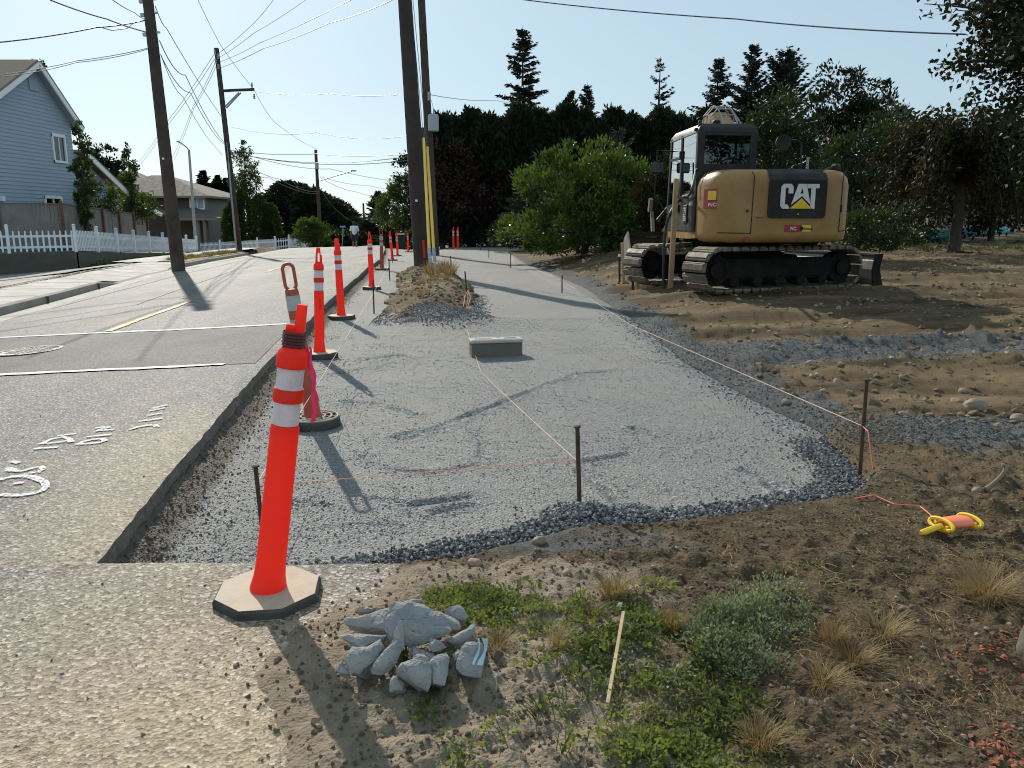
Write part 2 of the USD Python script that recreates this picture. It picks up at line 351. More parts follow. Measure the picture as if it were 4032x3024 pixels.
def mound_h(x, y):
    d = sdist(MOUND, x, y)
    h = (.17 + .16 * nz(x, y, 1.3, 3, 7)) * sstep(-.28, .3, d + nz(x, y, 2.2, 4, 5) * .5)
    pile = .2 * np.exp(-((x + 1.0 + .15 * (y - 10.9)) / .6) ** 2 - ((y - 10.75) / .8) ** 2)      # gravel heaped against its near end
    return h, pile
def _flat(px, py):
    d = ray(px, py); t = -EYE / d[2]; return (d[0] * t, d[1] * t)
_scuff = [[(1600, 1728), (1800, 1660), (1990, 1590), (2250, 1500)], [(1430, 1800), (1530, 1845), (1700, 1862), (1890, 1830)], [(2280, 1850), (2370, 1920), (2430, 1985), (2560, 2010)], [(1360, 1590), (1500, 1600), (1640, 1640)],
          [(1400, 1440), (1560, 1415), (1640, 1425)], [(1310, 1490), (1450, 1470), (1560, 1440)], [(1240, 2090), (1400, 2070), (1560, 2080)], [(2920, 1850), (3010, 1880), (3110, 1960), (3140, 2000)], [(1880, 1700), (1900, 1800)],
          [(1560, 1720), (1640, 1700), (1760, 1690)], [(1480, 1960), (1600, 1990), (1840, 1960)], [(2500, 1690), (2600, 1720)], [(2250, 1490), (2420, 1480)], [(1700, 2020), (1850, 1990)], [(1130, 1980), (1300, 2000)], [(2300, 1820), (2460, 1790)]]
SCUFF = shapely.MultiLineString([[_flat(*q) for q in l] for l in _scuff]); shapely.prepare(SCUFF)
def scuffs(x, y): return shapely.distance(shapely.points(np.ravel(x), np.ravel(y)), SCUFF).reshape(np.shape(x))
def path_z(x, y, d=None):
    d = sdist(PATH, x, y) if d is None else d
    z = profile(y) + lift(x, y) + nz(x, y, .9, 2, 1) * .035 + nz(x, y, 5, 3, 2) * .012 + nz(x, y, 22, 2, 3) * .006
    # scuffs left by boots, rakes and a shovel
    sc = scuffs(x + nz(x, y, 4, 3, 13) * .08, y + nz(x, y, 4, 3, 14) * .1)
    z += (-.016 * np.exp(-(sc / .03) ** 2) + .009 * np.exp(-((sc - .06) / .03) ** 2)) * np.clip(.6 + 3 * nz(x, y, 3, 2, 15), 0, 1.2)
    near = sstep(5.5, 3.5, y) * sstep(-.95, -.6, x)
    z += near * (.035 + .03 * nz(x, y, 2.5, 2, 4)) * np.exp(-((d - .14) / .12) ** 2)          # berm of coarse stone along the near rim
    z += .05 * np.exp(-((x - .36) / .14) ** 2 - ((y - 3.62) / .12) ** 2)
    z += .03 * sstep(5, 7, y) * np.exp(-((d - .2) / .25) ** 2) * (x > 0)
    _, pile = mound_h(x, y)
    z += pile
    trench = np.clip((.16 - (x - E(y))) / .16, 0, 1) * (x > E(y) - .1)                        # slumps a little along the cut
    z += (.085 * trench ** 1.3 + trench * nz(x, y, 9, 4, 17) * .06) * (y > FRONT)
    out = np.maximum(0, -d + nz(x, y, 3, 3, 6) * .12)
    return z - .42 * np.clip(out - .02, 0, 1) - .03 * (d < -.25)
def ground_z(x, y, fine=True):
    d = sdist(PATH, x, y)
    pz = profile(y) + lift(x, y)
    out = np.maximum(0, -d)
    edge = np.interp(y, [3, 8, 12, 20, 30], [.1, .06, .05, .05, .02])
    fz = pz + (field_z(y) - pz) * (1 - sstep(26, 42, y) * (1 - sstep(3, 12, x)))
    k = sstep(0, 1, out / np.interp(y, [4, 9, 14, 30], [.8, 1.6, 2.2, 4]))
    right = pz + edge * sstep(0, .25, out) + (fz - pz - edge) * k
    z = np.where(d > 0, pz - .1 - .2 * sstep(0, .4, d), right - .06 * sstep(.12, 0, out))
    if fine:
        rough = sstep(0, .5, out) * (1 - .4 * sstep(20, 40, y))
        z = z + rough * (nz(x, y, .8, 3, 21) * .14 + nz(x, y, 4.5, 4, 22) * .055 + nz(x, y, 15, 4, 23) * .04 * (.4 + 2.5 * np.clip(nz(x, y, 1.7, 2, 28) + .25, 0, 1)) + nz(x, y, 34, 2, 27) * .03 * (y < 5))
        rut = nz(x * .28 + .1 * y, y * 1.8 - .2 * x, 1.0, 5, 24)                                 # blade and track marks drawn across the field
        z += rough * sstep(5, 8, y) * sstep(40, 25, y) * rut * .26
        clod = np.maximum(0, nz(x, y, 9, 2, 25) - .12) * .35
        z += rough * clod * sstep(.0, .2, nz(x, y, .9, 2, 26) + .1)
    m, _ = mound_h(x, y)
    z = np.where(d > -.4, np.maximum(z, np.where(m > .02, pz + m + (nz(x, y, 4, 4, 31) * .12 if fine else 0), -9)), z)
    # left of the cut the asphalt and the far pavement lie on top
    e, kk = E(y), K(y)
    inroad = (x < e - .0) & (y >= FRONT)
    zl = np.where(x > kk - .02, road_z(x, y) - .35, np.where(x > kk - 1.5, walk_z(y) - .3, land_left(x, y) + .012))
    z = np.where(inroad, zl, z)
    # near end: soil thins out over the asphalt
    nearx = (y < FRONT + .0)
    soil = x - soil_edge(y) + nz(x, y, 2.2, 4, 41) * .34
    rz = road_z(x, y)
    zs = rz - .05 + .06 * sstep(-.12, .22, soil) + (.05 * sstep(.1, .9, soil)) + (0 if not fine else sstep(0, .4, soil) * (nz(x, y, 3, 3, 42) * .06 + nz(x, y, 12, 4, 43) * .055 + nz(x, y, 34, 2, 27) * .022))
    zn = np.where(x < kk - 1.9, land_left(x, y), np.where(x < kk, walk_z(y) - .3, zs))
    # step from the near end up to the open ground to the right
    w = sstep(.35, 1.0, x) * np.ones_like(y)
    zn = zn * (1 - w) + np.maximum(z, zn) * w
    lip = sstep(FRONT + .5, FRONT, y)
    near_full = np.where(d > 0, -9, zn)
    zz = np.where(nearx & (x > -50), np.where(x < -.55, zn, np.maximum(near_full, z)), z)
    strip = (y >= FRONT) & (d <= 0) & (x > -1.0) & (y < 5)
    zz = np.where(strip, np.maximum(zz, pz + .1 + nz(x, y, 4, 4, 44) * .06 - .1 * sstep(.1, 0, out)), zz)
    return zz

def fan(th, r):
    T, R = np.meshgrid(th, r, indexing='xy')
    return R * np.sin(T), R * np.cos(T)
def grid_faces(n, m, wrap=False):
    i, j = np.meshgrid(np.arange(n - 1), np.arange(m if wrap else m - 1), indexing='ij')
    j2 = (j + 1) % m
    q = np.stack([i * m + j, i * m + j2, (i + 1) * m + j2, (i + 1) * m + j], -1).reshape(-1, 4)[:, ::-1]
    return np.vstack([q[:, [0, 1, 2]], q[:, [0, 2, 3]]])
g_ = lambda a, b, n: np.geomspace(a, b, n, endpoint=False)
rad = np.concatenate([[.2, .6], g_(1.1, 6, 300), g_(6, 25, 190), g_(25, 140, 70), [140, 200, 300, 600, 1500, 4000]])
dense = np.radians(np.linspace(-42, 42, 470))
rest = np.radians(np.linspace(42, 318, 26)[1:-1])
th = np.concatenate([dense, rest])
X, Y = fan(th, rad)
Z = ground_z(X, Y)
GV = np.stack([X, Y, Z], -1).reshape(-1, 3)

def P(d): return ('geometry', d)
# ---- soil: dark topsoil near, sandy sub-soil in the field, grey crushed stone spilled beside the path
mat('soil', {
    'g': ('geometry', {}), 'sx': ('separate_xyz', {}),
    'n1': ('noise_texture', {'scale': 1.1, 'detail': 7.0, 'roughness': .65}), 'n2': ('noise_texture', {'scale': 14.0, 'detail': 8.0, 'roughness': .72}),
    'n3': ('noise_texture', {'scale': 90.0, 'detail': 4.0}), 'v': ('voronoi_texture', {'scale': 55.0}),
    'mp': ('mapping', {'scale': (.45, 2.2, 1.0)}), 'n4': ('noise_texture', {'scale': .9, 'detail': 6.0, 'roughness': .6}),
    'top': ('rgb_ramp', {'ramp': [(.32, (.032, .022, .013)), (.52, (.092, .066, .038)), (.75, (.2, .148, .09))]}),
    'sand': ('rgb_ramp', {'ramp': [(.3, (.042, .03, .017)), (.46, (.11, .078, .043)), (.6, (.18, .131, .074)), (.78, (.3, .225, .135))]}),
    'grey': ('rgb_ramp', {'ramp': [(.25, (.04, .041, .042)), (.55, (.1, .101, .1)), (.8, (.19, .186, .176))]}),
    'pale': ('rgb_ramp', {'ramp': [(.25, (.16, .125, .09)), (.6, (.27, .215, .155)), (.8, (.36, .295, .22))]}),
    'fa': ('map_range', {'range_type': 'smoothstep', 'from_min': 4.6, 'from_max': 7.0, 'to_min': 0.0, 'to_max': 1.0}),
    'yy': ('math', {'math_type': 'multiply_add', 'value2': 3.0}),
    'm1': ('mix', {}), 'm2': ('mix', {}), 'm3': ('mix', {}),
    'gq': ('attribute', {'attribute': 'spill'}), 'gn': ('math', {'math_type': 'multiply_add', 'value2': 1.6, 'value3': -.8}), 'ga': ('math', {'math_type': 'add', 'use_clamp': True}),
    'gr': ('map_range', {'range_type': 'smoothstep', 'from_min': .35, 'from_max': .62}),
    'pq': ('attribute', {'attribute': 'dust'}), 'pa': ('math', {'math_type': 'add', 'use_clamp': True}), 'pr': ('map_range', {'range_type': 'smoothstep', 'from_min': .35, 'from_max': .65}),
    'mixv': ('math', {'math_type': 'multiply_add', 'value2': .4}), 
    'b': ('bump', {'strength': .9, 'distance': .012}), 'hh': ('math', {'math_type': 'multiply_add', 'value2': .5}),
    'p': ('principled_bsdf', {'roughness': .95, 'specular_ior_level': .15})},
    [('g.position', 'n1.vector'), ('g.position', 'n2.vector'), ('g.position', 'n3.vector'), ('g.position', 'v.vector'), ('g.position', 'sx.vector'),
     ('g.position', 'mp.vector'), ('mp.vector', 'n4.vector'), ('n2.fac', 'top.fac'), ('n4.fac', 'mixv.value1'), ('n2.fac', 'hh.value1'), ('n3.fac', 'hh.value3'),
     ('n2.fac', 'grey.fac'), ('n2.fac', 'pale.fac'), ('n1.fac', 'yy.value1'), ('sx.y', 'yy.value3'), ('yy.value', 'fa.value'),
     ('n4.fac', 'sand.fac'), ('fa.result', 'm1.fac'), ('top.color', 'm1.color1'), ('sand.color', 'm1.color2'),
     ('n4.fac', 'gn.value1'), ('gn.value', 'ga.value1'), ('gq.fac', 'ga.value2'), ('ga.value', 'gr.value'), ('gr.result', 'm2.fac'), ('m1.color', 'm2.color1'), ('grey.color', 'm2.color2'),
     ('gn.value', 'pa.value1'), ('pq.fac', 'pa.value2'), ('pa.value', 'pr.value'), ('pr.result', 'm3.fac'), ('m2.color', 'm3.color1'), ('pale.color', 'm3.color2'),
     ('m3.color', 'p.base_color'), ('hh.value', 'b.height'), ('b.normal', 'p.normal')])
gm = usdkit.mesh(stage, '/World/ground', (GV, grid_faces(len(rad), len(th), True)), M_['soil'], True)
tag(gm, kind='structure')
dP = sdist(PATH, X, Y)
spill = np.exp(-((np.maximum(0, -dP)) / .55) ** 2) * (X > -.5) * sstep(4.6, 5.6, Y) * sstep(40, 22, Y) * .9
spill = np.maximum(spill, .9 * np.exp(-((Y - 7.7 - .05 * (X - 2)) / .75) ** 2) * sstep(1.6, 2.6, X))
spill = np.maximum(spill, 1.0 * np.exp(-((Y - 4.85) / .5) ** 2) * sstep(2.0, 2.7, X))           # the grey tongue spilled out over the field
spill = np.maximum(spill, .55 * np.exp(-((X - .35) / .9) ** 2 - ((Y - 2.95) / .35) ** 2) * (Y < 3.5))
dust = sstep(1.0, -.1, X) * sstep(3.1, 2.4, Y) * .95
def primvar(m, name, val):
    UsdGeom.PrimvarsAPI(m).CreatePrimvar(name, Sdf.ValueTypeNames.FloatArray, 'vertex').Set(Vt.FloatArray.FromNumpy(np.asarray(val, np.float32).ravel()))
primvar(gm, 'spill', spill); primvar(gm, 'dust', dust)

# ---- gravel path
rp = np.concatenate([g_(2.6, 7, 330), g_(7, 20, 170), g_(20, 60, 80)])
tp = np.radians(np.linspace(-36, 31, 460))
X, Y = fan(tp, rp)
dP = sdist(PATH, X, Y)
Z = path_z(X, Y, dP)
keep = (dP > -.45) & (X > E(Y) - .012) & (Y > FRONT - .03)
F = grid_faces(len(rp), len(tp)); kv = keep.ravel()
F = F[kv[F].all(1)]
idx = np.unique(F); remap = np.full(kv.size, -1); remap[idx] = np.arange(len(idx))
coarse = np.maximum(np.exp(-((dP - .1) / .17) ** 2) * ((Y < 4.6) & (X > -.8) | (X > 1)), np.exp(-((X + 1.0) / .6) ** 2 - ((Y - 10.8) / .9) ** 2))
coarse = np.maximum(coarse * np.where((X > 1.2) & (Y > 4.4), .7, 1), .5 * np.exp(-((X - E(Y)) / .14) ** 2))
coarse = np.maximum(coarse, .85 * np.exp(-(scuffs(X + nz(X, Y, 4, 3, 13) * .1, Y + nz(X, Y, 4, 3, 14) * .12) / .07) ** 2))
coarse = np.maximum(coarse, .9 * np.exp(-(np.maximum(0, -sdist(MOUND, X, Y)) / .35) ** 2) * (Y > 9))
mat('gravel', {
    'g': ('geometry', {}), 'n1': ('noise_texture', {'scale': .7, 'detail': 5.0, 'roughness': .6}), 'v': ('voronoi_texture', {'scale': 75.0}), 'v2': ('voronoi_texture', {'scale': 190.0}),
    'n2': ('noise_texture', {'scale': 30.0, 'detail': 6.0}), 'wn': ('separate_color', {}), 'wn2': ('separate_color', {}),
    'mp': ('mapping', {'scale': (1.0, 1.5, 1.0), 'rotation': (0, 0, .35)}), 'n3': ('noise_texture', {'scale': 1.6, 'detail': 7.0, 'roughness': .7, 'distortion': .6}),
    'fine': ('rgb_ramp', {'ramp': [(.0, (.08, .083, .084)), (.3, (.145, .147, .146)), (.8, (.215, .212, .204)), (1.0, (.42, .41, .39))]}),
    'crs': ('rgb_ramp', {'ramp': [(.0, (.045, .05, .054)), (.4, (.105, .112, .118)), (.8, (.2, .205, .205)), (1.0, (.42, .42, .41))]}),
    'tan': ('rgb_ramp', {'ramp': [(.42, (0, 0, 0)), (.7, (.55, .55, .55))]}), 'far': ('map_range', {'range_type': 'smoothstep', 'from_min': 11.0, 'from_max': 17.0, 'to_min': .35, 'to_max': 1.0}),
    'tm': ('math', {'math_type': 'multiply'}), 'm1': ('mix', {'color2': (.27, .215, .155)}),
    'sx': ('separate_xyz', {}), 'q': ('attribute', {'attribute': 'coarse'}), 'qa': ('math', {'math_type': 'add'}), 'qb': ('math', {'math_type': 'multiply_add', 'value2': 2.2, 'value3': -1.28}),
    'qr': ('map_range', {'range_type': 'smoothstep', 'from_min': .25, 'from_max': .75}), 'm2': ('mix', {}), 'dq': ('attribute', {'attribute': 'slump'}), 'dn': ('noise_texture', {'scale': 25.0, 'detail': 6.0}), 'dr': ('rgb_ramp', {'ramp': [(.3, (.045, .033, .022)), (.7, (.15, .115, .075))]}), 'm3': ('mix', {}),
    'h': ('math', {'math_type': 'multiply_add', 'value2': .55}), 'b': ('bump', {'strength': .75, 'distance': .009}), 'p': ('principled_bsdf', {'roughness': .8, 'specular_ior_level': .35})},
    [('g.position', 'n1.vector'), ('g.position', 'v.vector'), ('g.position', 'v2.vector'), ('g.position', 'n2.vector'), ('g.position', 'sx.vector'), ('g.position', 'mp.vector'), ('mp.vector', 'n3.vector'),
     ('v.color', 'wn.color'), ('v2.color', 'wn2.color'), ('wn2.r', 'fine.fac'), ('wn.r', 'crs.fac'), ('n1.fac', 'tan.fac'), ('tan.color', 'tm.value1'), ('sx.y', 'far.value'), ('far.result', 'tm.value2'),
     ('tm.value', 'm1.fac'), ('fine.color', 'm1.color1'), ('n3.fac', 'qb.value1'), ('qb.value', 'qa.value1'), ('q.fac', 'qa.value2'), ('qa.value', 'qr.value'), ('qr.result', 'm2.fac'),
     ('m1.color', 'm2.color1'), ('crs.color', 'm2.color2'), ('dq.fac', 'm3.fac'), ('g.position', 'dn.vector'), ('dn.fac', 'dr.fac'), ('m2.color', 'm3.color1'), ('dr.color', 'm3.color2'), ('m3.color', 'p.base_color'), ('n2.fac', 'h.value1'), ('v.distance', 'h.value3'), ('h.value', 'b.height'), ('b.normal', 'p.normal')])
pm = usdkit.mesh(stage, '/World/gravel_path', (np.stack([X, Y, Z], -1).reshape(-1, 3)[idx], remap[F]), M_['gravel'], True)
primvar(pm, 'slump', (sstep(.2, .09, X - E(Y) + nz(X, Y, 6, 3, 18) * .14) * .9).ravel()[idx]); primvar(pm, 'coarse', coarse.ravel()[idx]); tag(pm, kind='structure')

# ---- asphalt: chip-seal, dusty at the near end, greyer with polish further on
mat('asphalt', {
    'g': ('geometry', {}), 'sx': ('separate_xyz', {}), 'v': ('voronoi_texture', {'scale': 88.0}), 'sc': ('separate_color', {}), 'n1': ('noise_texture', {'scale': .8, 'detail': 6.0, 'roughness': .6}),
    'n2': ('noise_texture', {'scale': 6.0, 'detail': 6.0}), 'chip': ('rgb_ramp', {'ramp': [(.0, (.03, .03, .03)), (.4, (.088, .086, .083)), (.78, (.18, .174, .164)), (1.0, (.48, .465, .435))]}),
    'sl': ('mapping', {'scale': (1.3, .22, 1.0), 'rotation': (0, 0, .14)}), 'n3': ('noise_texture', {'scale': 1.2, 'detail': 5.0}), 'st': ('rgb_ramp', {'ramp': [(.35, (.72, .72, .72)), (.65, (1.12, 1.12, 1.12))]}),
    'mul': ('mix', {'mix_type': 'multiply', 'fac': 1.0}), 'q': ('attribute', {'attribute': 'dust'}), 'qn': ('math', {'math_type': 'multiply_add', 'value2': 1.7, 'value3': -.85}), 'qa': ('math', {'math_type': 'add', 'use_clamp': True}),
    'dustc': ('rgb_ramp', {'ramp': [(.0, (.17, .13, .085)), (.35, (.32, .25, .165)), (.8, (.42, .335, .225)), (1.0, (.58, .48, .35))]}), 'm': ('mix', {}),
    'v2': ('voronoi_texture', {'scale': 210.0}), 'hs': ('math', {'math_type': 'multiply_add', 'value2': .6}), 'b': ('bump', {'strength': .6, 'distance': .006}), 'p': ('principled_bsdf', {'roughness': .72, 'specular_ior_level': .3})},
    [('g.position', 'v.vector'), ('g.position', 'n1.vector'), ('g.position', 'n2.vector'), ('v.color', 'sc.color'), ('sc.r', 'chip.fac'), ('g.position', 'sl.vector'), ('sl.vector', 'n3.vector'), ('n3.fac', 'st.fac'),
     ('chip.color', 'mul.color1'), ('st.color', 'mul.color2'), ('n1.fac', 'qn.value1'), ('qn.value', 'qa.value1'), ('q.fac', 'qa.value2'), ('qa.value', 'm.fac'), ('mul.color', 'm.color1'), ('sc.r', 'dustc.fac'), ('dustc.color', 'm.color2'),
     ('m.color', 'p.base_color'), ('g.position', 'v2.vector'), ('v2.distance', 'hs.value1'), ('v.distance', 'hs.value3'), ('hs.value', 'b.height'), ('b.normal', 'p.normal')])
plain('cut_face', (.15, .132, .108), .9, var=.4, scale=30, bump=.9, bscale=60, dirt=(.06, .045, .03), dirt_amt=.7, dscale=5)
yr = np.concatenate([np.linspace(FRONT, 6, 130, endpoint=False), np.linspace(6, 16, 120, endpoint=False), np.linspace(16, 60, 90, endpoint=False), np.linspace(60, 130, 15)])
tt = np.concatenate([np.linspace(0, .8, 22, endpoint=False), np.linspace(.8, 1, 14)])
rag = (nz(yr, yr * 0, 9, 3, 51) * .016 + nz(yr, yr * 0, .7, 2, 52) * .04) * sstep(FRONT, FRONT + .4, yr)
er = E(yr) + rag
XR = K(yr)[:, None] * (1 - tt) + er[:, None] * tt; YR = np.repeat(yr[:, None], len(tt), 1)
crumble = -.02 * np.exp(-((XR - er[:, None]) / .05) ** 2) * (nz(XR, YR, 8, 2, 53) + .5)
ZR = road_z(XR, YR) + nz(XR, YR, .5, 2, 54) * .02 + crumble
ext_e = er
yn = np.concatenate([np.linspace(-6, .6, 12, endpoint=False), np.linspace(.6, FRONT, 60)])
xn = np.linspace(0, 1, 60)
XN = K(yn)[:, None] * (1 - xn) + (E(FRONT) + 1.55) * xn; YN = np.repeat(yn[:, None], 60, 1)
ragf = nz(XN[-1], XN[-1] * 0, 5, 3, 55) * .05; YN[-1] += ragf * (XN[-1] > E(FRONT) + .06)
ZN = road_z(XN, YN) + nz(XN, YN, .5, 2, 54) * .02
rb = MB(); rb.add(np.stack([XR, YR, ZR], -1).reshape(-1, 3), grid_faces(len(yr), len(tt)))
rb.add(np.stack([XN, YN, ZN], -1).reshape(-1, 3), grid_faces(len(yn), 60))
rv, rf = rb.arrays()
road = usdkit.mesh(stage, '/World/road', (rv, rf), M_['asphalt'], True); tag(road, kind='structure')
dd = np.concatenate([(sstep(8.0, 3.0, YR) * sstep(1.5, .0, er[:, None] - XR) * .5).ravel(), (sstep(-2.4, -.9, XN) * .5 + .62 * sstep(2.75, 1.7, YN) * sstep(-3.2, -1.4, XN) + .02).ravel()])
primvar(road, 'dust', dd)
fm = MB()                                                   # the sawn and broken face of the asphalt, and the near end's face
lay = np.array([0, .03, .09, .15, .24, .42]); offs = np.array([0, .0, .006, -.004, .01, .05])
FX = er[:, None] + offs + nz(np.repeat(yr[:, None], 6, 1), np.repeat(lay[None], len(yr), 0) * 6, 7, 3, 56) * .02 * (lay > .001)
FZ = ZR[:, -1][:, None] - lay
fm.add(np.stack([FX, np.repeat(yr[:, None], 6, 1), FZ], -1).reshape(-1, 3), grid_faces(len(yr), 6))
sel = XN[-1] > E(FRONT) - .05
fx = XN[-1][sel]; fy = YN[-1][sel]; fz = ZN[-1][sel]
fm.add(np.stack([np.repeat(fx[:, None], 2, 1), np.stack([fy, fy + .03], 1), np.stack([fz, fz - .4], 1)], -1).reshape(-1, 3), grid_faces(len(fx), 2)[:, ::-1])
fm.build('pavement_edge', 'cut_face', None, True, kind='structure')
# ------------------------------------------------------------------ excavator
def excavator():
    ox, oy = 4.06, 13.75
    oz = float(ground_z(np.array([[4.2]]), np.array([[12.9]]), False)[0, 0]) + .0
    ex = thing('excavator', 'yellow and black tracked mini excavator with its rear counterweight turned to the gravel path', 'excavator', (ox, oy, oz), 4.2)
    def pl(x): return -1.42 + .16 * np.abs(np.asarray(x, float) / 1.15) ** 2.6          # the curved tail in plan
    # --- counterweight: plan extruded, top and bottom edges bevelled
    xs = np.linspace(-1.0, 1.0, 25)
    rear = np.stack([xs, pl(xs)], 1)
    def outline(off):
        c1 = [(1.16, -1.0), (1.17, -.3), (1.17, .35)]; c0 = [(-.16, .35), (-.16, -.71), (-1.15, -.71), (-1.155, -.95)]
        p = np.array(list(rear) + [(1.1, -1.2)] + c1 + c0 + [(-1.1, -1.2)])
        g = Polygon(p).buffer(-off, join_style=1) if off else Polygon(p)
        return np.array(g.exterior.coords)[:-1]
    def layers(levels, mb):
        ring0 = np.array(Polygon(outline(0)).exterior.coords)[:-1]
        c = np.array([.1, -.85])
        n = len(ring0); vs = []
        for z, s in levels:
            d = ring0 - c; L = np.linalg.norm(d, axis=1, keepdims=True)
            vs.append(np.c_[c + d * (1 - s / L), np.full(n, z)])
        v = np.vstack(vs); i, j = np.meshgrid(np.arange(len(levels) - 1), np.arange(n), indexing='ij')
        q = np.stack([i * n + j, i * n + (j + 1) % n, (i + 1) * n + (j + 1) % n, (i + 1) * n + j], -1).reshape(-1, 4)
        top = np.stack([np.full(n - 2, (len(levels) - 1) * n), (len(levels) - 1) * n + np.arange(1, n - 1), (len(levels) - 1) * n + np.arange(2, n)], 1)
        bot = np.stack([np.zeros(n - 2, int), np.arange(2, n), np.arange(1, n - 1)], 1)
        mb.add(v, np.vstack([q[:, [0, 1, 2]], q[:, [0, 2, 3]], top, bot]))
    b = MB(); layers([(.76, .12), (.79, .05), (.84, .012), (.9, 0), (1.62, .0), (1.74, .03), (1.83, .11), (1.86, .2)], b)
    b.build('counterweight', 'cat_yellow', ex, 32)
    def panel(x0, x1, z0, z1, off, name, m, rad=.0, label=None, nseg=14):
        """A sheet following the tail, standing OFF proud of it."""
        g = shapely.box(x0, z0, x1, z1)
        if rad: g = g.buffer(-rad).buffer(rad, quad_segs=4)
        p = np.array(g.segmentize(.06).exterior.coords)[:-1]
        t = trimesh.creation.extrude_polygon(g.segmentize(.06), off, engine='earcut')
        t = t.subdivide_to_size(.1)
        v = t.vertices; w = np.c_[v[:, 0], pl(v[:, 0]) + .004 - v[:, 2], v[:, 1]]
        return part(ex, name, (w, t.faces[:, ::-1] if False else t.faces), m, 30, label)
    def seam(pts, name='panel_seam'):
        s = MB()
        for (xa, za), (xb, zb) in zip(pts[:-1], pts[1:]):
            n = max(2, int(abs(xb - xa) / .08) + 1)
            x = np.linspace(xa, xb, n); z = np.linspace(za, zb, n)
            s.tube(np.stack([x, pl(x) - .001, z], 1), .0075, 5)
        s.build(name, 'cat_black', ex)
    panel(-.265, .665, 1.13, 1.70, .022, 'rear_grille_panel', 'cat_black', .06)
    h = MB(); h.box((.2, -.83, 1.79), (.93, .98, .16), bev=.05); h.build('hood', 'cat_black', ex, 30)
    hp = MB()
    gx = np.linspace(-.265, .665, 13)
    hv = np.concatenate([np.c_[gx, pl(gx) - .02, np.full(13, 1.68)], np.c_[gx, pl(gx) + .03, np.full(13, 1.78)], np.c_[gx, pl(gx) + .13, np.full(13, 1.862)], np.c_[gx, pl(gx) + .4, np.full(13, 1.873)]])
    hp.add(hv, grid_faces(4, 13)); hp.build('hood_lip', 'cat_black', ex, 40)
    # lettering on the tail
    def bent(shape_m, off, name, m, label=None):
        v = shape_m.vertices
        part(ex, name, (np.c_[v[:, 0], pl(v[:, 0]) - off - v[:, 2], v[:, 1]], shape_m.faces), m, False, label)
    def letters(polys, depth=.006):
        return trimesh.util.concatenate([trimesh.creation.extrude_polygon(g.segmentize(.03), depth, engine='earcut') for p in polys for g in getattr(p, 'geoms', [p])])
    def cat_shapes(w, h):
        """C, A, T heavy capitals and the triangle that bites into the A."""
        s = h
        C = Polygon([(0, .12), (.1, 0), (.42, 0), (.36, .12), (.30, .17), (.245, .17), (.2, .22), (.2, .8), (.245, .85), (.29, .85), (.33, .8), (.33, .62), (.54, .62), (.54, .88), (.44, 1), (.1, 1), (0, .88)])
        A = Polygon([(.42, 0), (.66, 0), (.93, .44), (1.2, .0), (1.22, 0), (1.08, 1), (.77, 1)]).difference(Polygon([(.84, .56), (.93, .44), (1.0, .56), (.93, .8)]))
        T = Polygon([(1.14, 1), (1.16, .83), (1.33, .83), (1.33, .08), (1.36, 0), (1.53, 0), (1.53, .83), (1.7, .83), (1.7, 1)])
        tri = Polygon([(.36, .0), (.93, .46), (1.4, .0)])
        A = Polygon([(.48, .17), (.75, 1), (1.11, 1), (1.33, .18), (1.17, .3), (.93, .52), (.7, .33)]).difference(Polygon([(.85, .58), (.93, .62), (1.0, .57), (.93, .85)]))
        C2 = C.difference(Polygon([(.33, -.1), (.93, .56), (1.5, -.1)]).buffer(.02))
        T2 = T.difference(Polygon([(.36, -.1), (.93, .5), (1.5, -.1)]).buffer(.02))
        sc = lambda g: shapely.affinity.scale(g, w / 1.7, h, origin=(0, 0))
        return [sc(C2), sc(A), sc(T2)], sc(Polygon([(.42, .03), (.93, .45), (1.4, .03)]))
    word, tri = cat_shapes(.61, .37)
    mv = lambda g, x, z: shapely.affinity.translate(g, x, z)
    bent(letters([mv(g, -.08, 1.27) for g in word]), .022, 'tail_lettering', 'decal_white', 'large pale CAT letters on the black tail panel')
    bent(letters([mv(tri, -.08, 1.262)]), .023, 'tail_triangle', 'decal_yellow')
    bent(letters([Polygon([(.2, 1.18), (.225, 1.18), (.213, 1.205)])]), .022, 'small_mark', 'decal_white')
    # seams, doors, handles
    seam([(-.5, .90), (-.49, 1.76), (-.53, 1.82)]); seam([(-1.0, .912), (-.5, .902)]); seam([(.93, .93), (.945, 1.84)]); seam([(.93, .93), (1.08, .95)])
    
    k = MB(); k.cyl((-.57, pl(-.57) + .01, 1.24), (-.57, pl(-.57) - .012, 1.24), .02); k.build('door_lock', 'cat_black', ex, 30)
    k = MB(); k.box((-.38, pl(-.38) - .006, 1.155), (.12, .02, .03), bev=.006); k.build('badge', 'cat_yellow', ex)
    k = MB(); k.box((.945, pl(.945) - .008, 1.28), (.022, .02, .11), bev=.004); k.build('door_hinge', 'cat_black', ex)
    k = MB(); k.cyl((-.56, pl(-.56) + .006, .81), (-.56, pl(-.56) - .004, .81), .042, n=20); k.build('red_reflector', 'decal_red', ex)
    # hire-company stickers: NC
    panel(.02, .30, .92, 1.03, .006, 'rear_sticker', 'decal_red'); panel(.30, .445, .925, 1.025, .006, 'rear_sticker_patch', 'decal_yellow')
    def txt(s, hgt, x, z, off, name, m, bold=True):
        t = meshkit.text_mesh(s, hgt, .003, bold); t.vertices[:, 0] += x; t.vertices[:, 1] += z
        bent(t, off, name, m)
    txt('NC', .05, .11, .95, .007, 'rear_sticker_text', 'decal_white')
